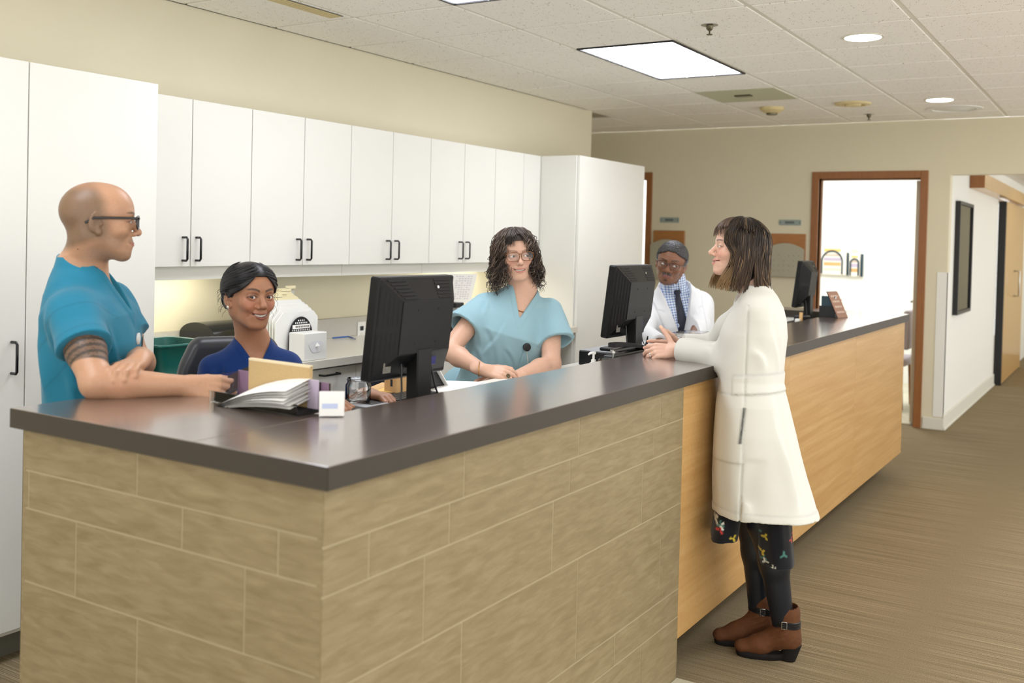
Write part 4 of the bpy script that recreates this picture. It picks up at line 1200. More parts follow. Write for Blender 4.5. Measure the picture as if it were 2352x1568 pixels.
def hair_curly(F, P, parent):
    rnd = np.random.default_rng(9)
    S = cap_field(F, P, .013, .070, -.06)
    n, m = 700, 40
    t = np.linspace(0, 1, m)
    az = rnd.uniform(.62, math.pi, n) * rnd.choice([-1, 1], n)
    fr = np.abs(az) < 1.1
    L = np.where(fr, rnd.uniform(.09, .19, n), rnd.uniform(.12, .215, n))
    off = rnd.uniform(.008, .024, n)
    top = rnd.uniform(.35, 1.25, n)
    arc = .085 * top                                     # surface part before hanging
    s = t[None, :] * (arc + L)[:, None]
    el = np.clip(top[:, None] - s / .085, 0, 9)
    body = skull_pt(az[:, None] + .15 * np.sin(t * 5 + az[:, None]), el, off[:, None] * (1 + .3 * t))
    hang = np.maximum(0, s - arc[:, None])
    body[..., 2] -= hang
    grow = np.minimum(1, hang / .10)
    out = rnd.uniform(-.010, .030, n)[:, None] * grow
    body[..., 0] += np.sign(az)[:, None] * out; body[..., 1] -= out * .2
    # keep the strands in front beside the face
    body[..., 1] += (np.abs(az) < 1.4)[:, None] * (-.030) * sstep(0, .05, hang)
    cr = rnd.uniform(.005, .016, n)[:, None] * sstep(0, .09, s); fq = rnd.uniform(70, 130, n)[:, None]; ph = rnd.uniform(0, 6.28, n)[:, None]
    body[..., 0] += cr * np.sin(s * fq + ph); body[..., 1] += cr * np.cos(s * fq + ph); body[..., 2] += cr * .5 * np.sin(s * fq * 1.3 + ph)
    R = np.full((n, m), .0019) * np.minimum(1, .2 + 6 * t) * (1.15 - .75 * t) * rnd.uniform(.4, 1.35, (n, 1))
    C = hair_colours(n, m, (84, 68, 58), (44, 35, 30), rnd, (136, 116, 98), .16)
    # fringe, parted in the middle
    k = 130; af = rnd.uniform(.14, .75, k) * rnd.choice([-1, 1], k); mm = 12; tt = np.linspace(0, 1, mm)
    el0 = rnd.uniform(1.0, 1.5, k)[:, None]
    elf = el0 + (rnd.uniform(.10, .40, k)[:, None] - el0) * tt
    Fr = skull_pt(af[:, None] * (.45 + 1.15 * tt ** 1.2), elf, (.012 + .012 * np.sin(tt * 3.0))[None, :])
    Fr[..., 0] += .004 * np.sin(tt * 8 + af[:, None] * 9)
    Cf = hair_colours(k, mm, (62, 52, 46), (46, 36, 30), rnd, (112, 96, 82), .15)
    # crown strands lying over the cap
    kc = 260; ac = rnd.uniform(-math.pi, math.pi, kc)
    e0 = rnd.uniform(1.1, 1.55, kc)[:, None]; ec = e0 - e0 * tt * rnd.uniform(.6, 1, (kc, 1))
    Cn = skull_pt(ac[:, None] + .10 * np.sin(tt * 6 + ac[:, None] * 5), np.maximum(ec, np.where(np.abs(ac) < .9, .75, -.2)[:, None]), (.014 + .004 * rnd.random((kc, 1))))
    Cc = hair_colours(kc, mm, (84, 72, 64), (60, 50, 44), rnd, (130, 116, 102), .12)
    return finish_hair(F, P, parent, S, [(Pts_ := body, R, C), (Fr, .0013 * np.minimum(1, .1 + 4 * tt) * (1.05 - .6 * tt) * np.ones((k, 1)), Cf), (Cn, .0019 * np.minimum(1, .1 + 4 * tt) * (1.1 - tt) * np.ones((kc, 1)), Cc)], (46, 38, 34), -.2, .2)

def hair_bob(F, P, parent):
    rnd = np.random.default_rng(4)
    def mass(S):
        S.ell(F, (0, -.062, -.050), (.068, .062, .120), .02)
        for s_ in (-1, 1):
            S.ell(F, (s_ * .066, -.030, -.050), (.024, .046, .085), .02)
    S = cap_field(F, P, .012, .075, -.175, mass)
    n, m = 2300, 16
    t = np.linspace(0, 1, m)
    az = rnd.uniform(.78, math.pi, n) * rnd.choice([-1, 1], n)
    top = rnd.uniform(.2, 1.45, n); arc = .088 * top
    L = rnd.uniform(.160, .215, n) + .075 * sstep(2.0, 3.0, np.abs(az)) - .01
    s = t[None, :] * (arc + L)[:, None]; el = np.clip(top[:, None] - s / .088, 0, 9)
    off = rnd.uniform(.014, .023, n)
    body = skull_pt(az[:, None], el, off[:, None])
    hang = np.maximum(0, s - arc[:, None]); body[..., 2] -= hang
    gr = hang / .17
    body[..., 0] *= 1 + .06 * np.sin(gr * 3); body[..., 1] += np.where(np.abs(az) > 1.9, -.022, 0.006)[:, None] * gr ** 2
    body[..., 1] += (np.abs(az) < 1.3)[:, None] * (-.038 * sstep(0, .06, hang) + .03 * sstep(.08, .18, hang))
    body[..., 0] += .003 * np.sin(s * 40 + az[:, None] * 7); body[..., 1] += .003 * np.cos(s * 33 + az[:, None] * 5)
    flick = (np.abs(az) > 2.2)[:, None] * sstep(.82, 1.0, t)[None, :]
    body[..., 1] -= .022 * flick
    R = np.full((n, m), .00135) * np.minimum(1, .1 + 5 * t) * (1.1 - .6 * t)
    C = hair_colours(n, m, (38, 31, 27), (74, 54, 36), rnd, (146, 116, 78), .14)
    front = (np.abs(az) < 1.25)[:, None, None] * sstep(.45, .9, t)[None, :, None]
    C = C * (1 - .55 * front) + lc(178, 142, 96) * .55 * front
    k, mm = 150, 12; tt = np.linspace(0, 1, mm)
    af = rnd.uniform(-.80, .80, k); e0 = rnd.uniform(1.15, 1.5, k)[:, None]
    elf = e0 + (rnd.uniform(.06, .30, k)[:, None] - e0) * tt
    Fr = skull_pt(af[:, None] * (.55 + .6 * tt), elf, (.012 + .010 * np.sin(tt * 3.1))[None, :])
    Cf = hair_colours(k, mm, (52, 42, 38), (104, 80, 66), rnd, (150, 124, 96), .2)
    kc = 520; ac = rnd.uniform(-math.pi, math.pi, kc); e1 = rnd.uniform(1.2, 1.56, kc)[:, None]
    ec = e1 - e1 * tt * rnd.uniform(.5, 1, (kc, 1))
    Cn = skull_pt(ac[:, None] * np.ones(mm), np.maximum(ec, np.where(np.abs(ac) < .8, .8, 0)[:, None]), (.0135 + .003 * rnd.random((kc, 1))))
    Cc = hair_colours(kc, mm, (46, 38, 34), (36, 30, 26), rnd, (150, 122, 86), .12)
    return finish_hair(F, P, parent, S, [(body, R, C), (Fr, .0013 * np.minimum(1, .1 + 4 * tt) * (1.05 - .6 * tt) * np.ones((k, 1)), Cf), (Cn, .0016 * np.minimum(1, .1 + 4 * tt) * (1.1 - tt) * np.ones((kc, 1)), Cc)], (34, 28, 24), -.26, .2)
HAIR = dict(bun=hair_bun, curly=hair_curly, afro=hair_afro, bob=hair_bob)
def HAIRFN(kind, F, P, parent): return HAIR[kind](F, P, parent)

# ------------------------------------------------------------------ people
mat('cloth', (200, 200, 200), 0.85, vcol=True, noise=0.05, nscale=500, bump=0.25, bscale=900, spec=0.25, sheen=0.15)
mat('cotton_coat', (236, 236, 232), 0.8, vcol=True, noise=0.02, nscale=400, bump=0.15, bscale=900, spec=0.25, sheen=0.1)
mat('suede', (120, 66, 34), 0.8, vcol=True, noise=0.16, nscale=60, bump=0.3, bscale=500, spec=0.3)
CR, CU, CF = V3(0.5279, -0.8490, 0.0), V3(0, 0, 1.0), V3(0.8493, 0.5275, 0.0)   # viewer's right, up, and away, used as plain compass directions
def folds(F, c, r, amp, seed, n=5, freq=(18, 55), bias=(1, 1, .45), warp=.012):
    rd = np.random.default_rng(seed)
    W = []
    for _ in range(n):
        d = rd.normal(size=3) * np.array(bias); d /= np.linalg.norm(d)
        w = rd.normal(size=3); w /= np.linalg.norm(w)
        W.append((d * rd.uniform(*freq), rd.uniform(0, 6.28), w * rd.uniform(10, 25), rd.uniform(0, 6.28)))
    c = np.asarray(c, float)
    def fn(p):
        q = (p - F.o) @ F.R
        s = 0
        for d, ph, w, pw in W:
            a = q @ d + ph + np.linalg.norm(d) * warp * np.sin(q @ w + pw)
            s = s + np.sin(a) + .35 * np.sin(2 * a + 1)
        fall = sstep(r, r * .6, np.linalg.norm(p - c, axis=1))
        return amp * s / n * 1.3 * fall
    return fn
def crease(F, a, b, amp, w, wob=0.0):
    """a single pressed fold along a local segment: ridge with a valley beside it"""
    a = np.asarray(a, float); b = np.asarray(b, float); ba = b - a; L2 = ba @ ba
    n_ = unit(np.cross(ba, [0.3, 1, 0.2]))
    def fn(p):
        q = F.inv(p); t = (q - a) @ ba / L2; tc = np.clip(t, 0, 1)
        dv = q - a - tc[:, None] * ba
        s = dv @ n_ + wob * np.sin(tc * 5); d = np.linalg.norm(dv, axis=1)
        return amp * np.exp(-(d / (w * 2.2)) ** 2) * (np.exp(-(s / w) ** 2) - .8 * np.exp(-((s - 1.4 * w) / w) ** 2)) * sstep(-.02, .15, tc + .02) * sstep(1.02, .8, tc)
    return fn
def sleeve(S, pts, rs, hem, r_hem, k=.04, inner=.013, depth=.055):
    """open tube of cloth round an arm: tapered chain, cut square at the hem, hollow inside the opening"""
    P_ = [np.asarray(q, float) for q in pts]; h = np.asarray(hem, float); d = unit(h - P_[-1]); P_ = P_ + [h + d * .03]; R_ = list(rs) + [r_hem]
    def seg(p, a, b, ra, rb):
        ba = b - a; pa = p - a; t = np.clip(pa @ ba / (ba @ ba + 1e-12), 0, 1); q = pa - t[:, None] * ba
        return np.sqrt((q * q).sum(1)) - (ra + (rb - ra) * t)
    def fn(p):
        o = seg(p, P_[0], P_[1], R_[0], R_[1])
        for a in range(1, len(P_) - 1):
            b = seg(p, P_[a], P_[a + 1], R_[a], R_[a + 1]); hh = np.clip(.5 + .5 * (o - b) / .02, 0, 1); o = o + (b - o) * hh - .02 * hh * (1 - hh)
        o = np.maximum(o, (p - h) @ d)
        return np.maximum(o, -seg(p, h - d * depth, h + d * .05, r_hem * .58, r_hem - inner))
    c = np.mean(P_, 0); r = max(np.linalg.norm(q - c) for q in P_) + max(R_)
    S.raw(fn, c, r, k)
def vneck(S, F, zv, w, rn=.064, tilt=.25, top=.02):
    def cut(p):
        q = F.inv(p); x, y, z = q.T
        return np.maximum(np.maximum(np.abs(x) - (z - zv) * w, -y - .0), z - .25) * .85
    S.raw(cut, F(0, .06, zv / 2), .30, .003, 's')
    S.lcone(F, (0, .012, -.015), (0, -.02 + .0, .16), rn, rn + .03, .006, 's')
    def band(p):
        q = F.inv(p); x, y, z = q.T
        e = np.abs(x) - (z - zv) * w
        return .0022 * sstep(.024, .020, e) * (y > 0) * (z > zv - .035) + 0 * x
    S.disp(band, F(0, .08, zv / 2), .25)
def onto(S, F, x, z, y0=.30, y1=-.05, n=300):
    """front surface of a garment at local (x, z): point and outward direction"""
    ys = np.linspace(y0, y1, n); P_ = F(np.stack([np.full(n, x), ys, np.full(n, z)], 1))
    d = S(P_); k = np.argmax(d < 0)
    if not (d < 0).any(): k = n // 2
    p = P_[k]; e = .006
    g_ = np.array([S(np.array([p + V3(*v) * e]))[0] - S(np.array([p]))[0] for v in ((1, 0, 0), (0, 1, 0), (0, 0, 1))])
    return p, unit(g_)
def torso_skin(S, F, prof, inset=.011, zlo=-.60):
    S.loft(F, [r for r in prof], .02, grow=-inset)
def bounds(*pts, pad=.12):
    P_ = np.array(pts); return P_.min(0) - pad, P_.max(0) + pad
def head_fine(F, hands=()):
    fx = [[] for _ in range(3)]
    boxes = [(F.o, .125)] + [(np.asarray(h), .075) for h in hands]
    for c, r in boxes:
        for i in range(3): fx[i].append((c[i] - r, c[i] + r))
    return fx
def finish_body(root, name, S, F, P, I, lo, hi, hands, extra=None, h=.007, hf=.0027):
    v, f = sculpt(S, lo, hi, h, head_fine(F, [H['o'] + H['y'] * .07 for H in hands]), hf)
    C = np.tile(lc(*P['skin']), (len(v), 1))
    head_colour(F.inv(v), C, P, I)
    for H in hands: nail_colour(v, C, H, P.get('nail', tuple(min(255, int(c * 1.08) + 6) for c in P['skin'])))
    if extra: extra(v, C)
    o = np_obj(name, v, f, 'skin', root, C)
    return o
def face_parts(root, F, P, I, gaze):
    for s_ in (-1, 1): eye_mesh(F, s_, P, root, gaze)
    if I['op'] > 0: teeth_mesh(F, I, root)
    if P.get('glasses'): glasses(F, root, P['glasses'][0], **P['glasses'][1])
    if P.get('hair'): HAIRFN(P['hair'], F, P, root)
def garment(root, name, S, lo, hi, col, h=.0055, m='cloth', colour=None):
    v, f = sculpt(S, lo, hi, h, slack=.016)
    C = np.tile(lc(*col), (len(v), 1))
    if colour: colour(v, C)
    return np_obj(name, v, f, m, root, C)
def trousers(root, F, hip, knees, feet, col, shoe=(40, 38, 36), r=(.105, .085, .07)):
    S = Field()
    S.ell(F, tuple(F.inv(np.asarray(hip))), (.175, .125, .12), .05)
    allp = [np.asarray(hip)]
    for s_, k_, ft in zip((1, -1), knees, feet):
        hp = np.asarray(hip) + F.d(s_ * .09, 0, -.04)
        S.chain([hp, np.asarray(k_), np.asarray(ft) + V3(0, 0, .10)], [r[0], r[1], r[2]], .03)
        allp += [hp, np.asarray(k_), np.asarray(ft)]
    lo, hi = bounds(*allp, pad=.2); lo[2] = max(lo[2], .05)
    garment(root, 'trousers', S, lo, hi, col, .012)
    for ft in feet:
        ft = np.asarray(ft); fw = unit(F.d(0, 1, 0) * V3(1, 1, 0))
        Sh = Field(); Sh.cone(ft + V3(0, 0, .045), ft + fw * .16 + V3(0, 0, .032), .04, .030, .02); Sh.cone(ft + V3(0, 0, .05), ft + V3(0, 0, .11), .042, .044, .02)
        Sh.raw(lambda p: p[:, 2] - .002, ft, .3, .004, 's')
        l2, h2 = bounds(ft, ft + fw * .2 + V3(0, 0, .12), pad=.07); l2[2] = -.01
        garment(root, 'shoe', Sh, l2, h2, shoe, .008, 'suede')
def stripes_tube(pts, r, n=8): return MB().tube(pts, r, n)
def badge(root, S, F, x, z, reel, card, card_len, swing=(0, 0), card_w=.054):
    p, n_ = onto(S, F, x, z); up = F.d(0, 0, 1); rt = unit(np.cross(n_, V3(0, 0, 1)))
    b = MB(); M_ = Matrix(((rt[0], 0, n_[0], p[0]), (rt[1], 0, n_[1], p[1]), (rt[2], 1, n_[2], p[2]), (0, 0, 0, 1)))
    b.lathe([(.0165, 0), (.0175, .003), (.0165, .008), (.010, .0095), (.009, .0085), (.001, .009)], (0, 0, 0), 20, M=M_)
    o = b.build('badge_reel', reel, root)
    top = p + n_ * .006 - V3(0, 0, .018); bot = p + n_ * .014 + rt * swing[0] - V3(0, 0, card_len) + n_ * swing[1]
    MB().tube([top, top * .5 + bot * .5 + n_ * .002, bot], .0012, 6).build('badge_cord', 'clear_glass' if reel != 'black' else 'silver', o)
    c = MB(); d = unit(bot - top); y = unit(np.cross(n_, d))
    for a in (0, 1):
        q = bot + n_ * (.001 + .0012 * a)
        c.add([q + y * card_w / 2 * s1 * (.5 if s2 == 0 and False else 1) + d * (s2 * .080) + n_ * t for t in (0, .001) for s1, s2 in ((-1, 0), (1, 0), (1, 1), (-1, 1))],
              [(0, 1, 2, 3), (7, 6, 5, 4), (0, 4, 5, 1), (1, 5, 6, 2), (2, 6, 7, 3), (3, 7, 4, 0)])
    c.build('badge_card', card, o)
    return o
mat('badge_purple', (70, 58, 130), 0.35, noise=0.35, nscale=60)
mat('badge_white', (226, 226, 220), 0.35, noise=0.05, nscale=60)
mat('necklace', (150, 96, 52), 0.35, noise=.6, nscale=300)
mat('pearl', (238, 230, 216), 0.2, spec=.7)
mat('plaid_tie', (18, 24, 44), 0.5)

def person_teal():
    P = HEADS['teal']
    F = Frame((1.8404, 2.535, 1.548), CR * .93 + CF * .37, CU)
    neck = V3(*(1.8426, 2.6027, 1.4204)); hip = V3(*(1.8549, 2.6212, 0.9041))
    T = Frame(neck, CR * .975 + CF * .20, neck - hip)
    root = thing('person', 'bald man in teal scrubs and black glasses, leaning a tattooed forearm on the desk end', 'person', (float(hip[0]), float(hip[1]), 0))
    prof = [(-.64, .170, .140, .018), (-.46, .160, .132, .016), (-.32, .165, .134, .014), (-.22, .172, .134, .010), (-.14, .170, .122, .002), (-.085, .150, .102, -.008), (-.045, .118, .086, -.014), (-.004, .080, .073, -.016), (.028, .068, .066, -.018)]
    shR = T(.150, -.005, -.125); elR = V3(*(1.6863, 2.3316, 1.1176)); wrR = V3(*(1.8541, 2.1938, 1.1054))
    shL = T(-.150, .03, -.125); elL = V3(*(1.9866, 2.5496, 1.1216)); wrL = V3(*(1.8239, 2.33, 1.1702))
    S = Field(); I = head(S, F, P)
    torso_skin(S, T, prof, .012)
    S.chain([F(0, -.034, -.055), T(0, -.010, .0), T(0, -.01, -.06)], [.055, .058, .058], .03)
    S.chain([shR, shR * .45 + elR * .55, elR], [.058, .050, .040], .02); S.chain([elR, elR * .7 + wrR * .3, wrR], [.041, .043, .0275], .02)
    S.chain([shL, shL * .45 + elL * .55, elL], [.056, .048, .040], .02); S.chain([elL, elL * .7 + wrL * .3, wrL], [.040, .042, .027], .02)
    HR = hand(S, wrR, CR * .97 - CU * .08 + CF * .1, -CF * .85 + CU * .45, True, 1.0, curl=((.5, .8, .5), (.6, .9, .5), (.7, .9, .6), (.8, .9, .6)), spread=.05, thumb=(.35, .9, -.35), tcurl=.2)
    HL = hand(S, wrL, -CF * .95 - CU * .10 - CR * .05, CU * .97 - CF * .15, False, .98, curl=((.15, .85, .6), (.18, .9, .6), (.18, .9, .6), (.15, .9, .6)), spread=.16, thumb=(.75, .6, -.15), tcurl=.2)
    tat = V3(*(1.6706, 2.3415, 1.215)); ad = unit(elR - shR)
    def ink(v, C):
        q = v - shR; t = q @ ad; L_ = np.linalg.norm(elR - shR)
        rad = np.linalg.norm(q - t[:, None] * ad, axis=1)
        sd = (v - elR) @ CR + .4 * t
        edge = .80 * L_ + .10 * np.clip(((v - elR) @ CR) * 3, -.35, .5)
        a = sstep(.36 * L_, .40 * L_, t) * sstep(edge + .004, edge - .002, t) * (rad < .075)
        band = np.sin(t * 330) ; dots = np.sin(t * 420) * np.sin((q @ CU) * 260 + (q @ CR) * 330)
        ink_ = np.where(band > .2, .92, .70) + .12 * (dots > .5)
        a = a * np.clip(ink_, 0, .95)
        C[:] = C * (1 - a[:, None]) + lc(44, 43, 40) * a[:, None]
    lo, hi = bounds(F.o + .1, F.o - .1, hip, shR, shL, elR, elL, HR['o'] + CR * .16, HL['o'], pad=.13)
    finish_body(root, 'body', S, F, P, I, lo, hi, [HR, HL], ink)
    face_parts(root, F, P, I, F.d(0, 1, .02))
    G = Field(); G.loft(T, prof, .02)
    hemR = shR + (elR - shR) * .50; hemL = shL + (elL - shL) * .55
    sleeve(G, [shR], [.066], hemR, .073); sleeve(G, [shL], [.066], hemL, .071)
    G.disp(folds(T, T(0, 0, -.3), .55, .0085, 3, bias=(1, 1, .5)), T(0, 0, -.3), .6)
    for a, b, m_, w_ in (((.19, -.05, -.12), (.17, .03, -.45), .010, .014), ((.15, -.09, -.10), (.12, -.11, -.40), .008, .016), ((.16, .07, -.16), (.10, .12, -.40), .008, .013), ((.18, .02, -.30), (.13, .11, -.52), .008, .015)):
        G.disp(crease(T, a, b, m_, w_, .01), T(0, 0, -.3), .5)
    vneck(G, T, -.140, .46, .0605)
    def col(v, C):
        q = T.inv(v)
        seam = np.abs(np.linalg.norm((v - shR) - ((v - shR) @ ad)[:, None] * ad, axis=1))
        t = (v - shR) @ ad
        C *= (1 - .22 * np.exp(-((t - .022) / .0028) ** 2) * ((q[:, 0] > .10) & (q[:, 2] > -.24)))[:, None]
        L_ = np.linalg.norm(hemR - shR); C *= (1 - .18 * np.exp(-((t - L_ + .022) / .0025) ** 2) * (q[:, 0] > .08))[:, None]
    garment(root, 'scrub_top', G, *bounds(hip, neck, shR, shL, hemR, hemL, pad=.22), (32, 118, 146), .005, colour=col)
    # chest pocket
    pk = MB()
    rows = []
    for zz in (-.22, -.26, -.30, -.34): rows.append([tuple(onto(G, T, xx, zz)[0] + onto(G, T, xx, zz)[1] * .004) for xx in (-.135, -.105, -.075, -.045)])
    pk.grid(rows).build('pocket', mat('teal_pocket', (40, 128, 156), .85, noise=.04, nscale=400), root)
    badge(root, G, T, .015, -.215, 'badge_white', 'badge_purple', .105, (.01, .004), .05)
    hipc = V3(hip[0], hip[1], .93)
    trousers(root, T, hipc, [hipc + T.d(.09, .06, -.45), hipc + T.d(-.09, .02, -.45)], [V3(*(hipc + T.d(.09, 0, 0))[:2], 0), V3(*(hipc + T.d(-.10, -.05, 0))[:2], 0)], (30, 112, 140))
    # the phone lies in his hand but is a thing of its own
    ph = thing('mobile_phone', 'dark mobile phone held in the hand of the man in teal', 'phone', tuple(HR['L'](0, .1, -.03)))
    c = HR['L'](.020, .115, -.022); y = unit(CR * .9 + CU * .45); z = unit(-CF * .5 + CU * .75); z = unit(z - y * (z @ y)); x = np.cross(y, z)
    Mp = Matrix(((x[0], y[0], z[0], c[0]), (x[1], y[1], z[1], c[1]), (x[2], y[2], z[2], c[2]), (0, 0, 0, 1)))
    MB().box(-.036, .036, -.065, .07, -.0045, .0045, .003, M=Mp).build('case', 'black', ph)
    MB().box(-.033, .033, -.062, .067, .0046, .0052, M=Mp).build('screen', mat('phone_screen', (30, 34, 38), .12, spec=.7), ph)

def person_blue():
    P = HEADS['blue']
    yaw = math.radians(41)
    F = Frame((2.394, 2.5072, 1.3126), -CF * math.cos(yaw) + CR * math.sin(yaw), CU + CR * .02, .95).turned(pitch=.03)
    neck = V3(*(2.4394, 2.5427, 1.1687)); hip = V3(neck[0] + .02, neck[1] + .03, .70)
    T = Frame(neck, -CF * .88 + CR * .47, neck - hip, .92)
    root = thing('person', 'smiling dark-haired woman in royal blue scrubs, seated behind the desk', 'person', (float(hip[0]), float(hip[1]), 0))
    prof = [(-.52, .165, .125, .02), (-.40, .150, .115, .02), (-.28, .158, .125, .022), (-.20, .156, .130, .020), (-.13, .150, .110, .006), (-.085, .132, .090, -.004), (-.045, .102, .074, -.008), (-.008, .066, .060, -.008), (.02, .054, .053, -.004)]
    shR = T(.130, -.01, -.118); shL = T(-.130, .0, -.118)
    elR = T(.185, .02, -.355); elL = T(-.175, .03, -.355)
    wrR = V3(2.31, 2.12, 1.015); wrL = V3(2.52, 2.10, 1.015)
    S = Field(); I = head(S, F, P)
    torso_skin(S, T, prof, .011)
    S.chain([F(0, -.030, -.060), T(0, -.002, .0)], [.049, .053], .03)
    for a, b, c in ((shR, elR, wrR), (shL, elL, wrL)):
        S.chain([a, b], [.046, .036], .02); S.chain([b, b * .65 + c * .35, c], [.036, .036, .023], .02)
    fw = unit(-CF * .6 - V3(0, 1, 0) * .4)
    HR = hand(S, wrR, V3(.1, -1, 0), CU, True, .88, spread=.10); HL = hand(S, wrL, V3(-.1, -1, 0), CU, False, .88, spread=.10)
    lo, hi = bounds(F.o + .1, F.o - .1, hip, elR, elL, wrR + V3(0, -.15, 0), wrL + V3(0, -.15, 0), pad=.13)
    finish_body(root, 'body', S, F, P, I, lo, hi, [HR, HL], h=.007)
    face_parts(root, F, P, I, unit(-F.o * V3(1, 1, 1) + V3(0, 0, 1.45)))
    G = Field(); G.loft(T, prof, .02)
    hemR = shR + (elR - shR) * .78; hemL = shL + (elL - shL) * .78
    sleeve(G, [shR], [.056], hemR, .064); sleeve(G, [shL], [.056], hemL, .063)
    G.disp(folds(T, T(0, 0, -.25), .5, .0065, 12, bias=(1, 1, .6)), T(0, 0, -.25), .55)
    for a, b, m_, w_ in (((.16, .06, -.10), (.09, .12, -.36), .010, .012), ((.12, .09, -.08), (.15, .08, -.30), .007, .012), ((-.15, .06, -.10), (-.08, .12, -.36), .010, .012), ((-.05, .13, -.22), (-.14, .10, -.40), .007, .012)):
        G.disp(crease(T, a, b, m_, w_, .01), T(0, 0, -.25), .45)
    vneck(G, T, -.108, .62, .058)
    garment(root, 'scrub_top', G, *bounds(hip, neck, shR, shL, hemR, hemL, pad=.20), (11, 50, 112), .005)
    for s_ in (-1, 1):
        e = F(s_ * .080, -.008, -.036)
        MB().lathe([(.001, -.0058), (.004, -.004), (.0058, 0), (.004, .004), (.001, .0058)], tuple(e), 12).build('earring', 'pearl', root)
    hp = V3(hip[0], hip[1], .70)
    trousers(root, T, hp, [hp + T.d(.11, .38, -.02), hp + T.d(-.10, .38, -.02)], [hp + T.d(.11, .40, 0) * V3(1, 1, 0) + V3(0, 0, -.42), hp + T.d(-.10, .40, 0) * V3(1, 1, 0) + V3(0, 0, -.42)], (11, 48, 106))
    # her chair
    ch = thing('office_chair', 'black vinyl high stool chair under the seated woman in blue', 'chair', (float(hp[0]), float(hp[1]), 0))
    B = Frame(V3(hp[0], hp[1], .60), T.d(0, 1, 0) * V3(1, 1, 0), CU)
    Sx = Field(); Sx.box(B, (0, 0.02, -.035), (.235, .225, .04), .035)
    garment(ch, 'seat', Sx, B.o - .4, B.o + .4, (30, 31, 35), .012)
    Sb = Field()
    def bk(p):
        q = (p - B.o) @ B.R; x, y, z = q.T
        yy = y + .245 - .55 * x * x + .10 * (z - .2)
        hw = .205 - .05 * sstep(.36, .55, z) ** 2
        e = np.maximum(np.abs(x) - hw + .04, 0); g2 = np.maximum(np.abs(z - .30) - .21, 0)
        return np.sqrt(e * e + g2 * g2 + np.maximum(np.abs(yy) - .008, 0) ** 2) - .035
    Sb.raw(bk, B(0, -.2, .3), .5)
    Sb_o = garment(ch, 'backrest', Sb, B.o - .45, B.o + .62, (34, 35, 39), .010)
    Sb_o.data.materials[0] = mat('chair_vinyl', (40, 41, 46), .38, spec=.5)
    MB().tube([B(0, 0, -.07), B(0, 0, -.50)], .028, 12).build('column', 'chrome', ch)
    MB().tube([B(0, -.06, -.06), B(0, -.25, -.03), B(0, -.275, .12)], .018, 8).build('back_bracket', 'black', ch)
    for k in range(5):
        a = k * 2 * math.pi / 5 + .3
        leg = MB().tube([B(0, 0, -.49), B(.16 * math.cos(a), .16 * math.sin(a), -.51), B(.29 * math.cos(a), .29 * math.sin(a), -.535)], [.026, .02, .015], 8).build('leg', 'black', ch)
        w_ = B(.29 * math.cos(a), .29 * math.sin(a), -.572)
        MB().lathe([(.001, -.0275), (.017, -.024), (.0275, 0), (.017, .024), (.001, .0275)], tuple(w_), 12).build('caster', 'black_matte', leg)
    MB().tube([B(.2 * math.cos(2 * math.pi * k / 24), .2 * math.sin(2 * math.pi * k / 24), -.30) for k in range(24)], .011, 8, closed=True).build('foot_ring', 'chrome', ch)

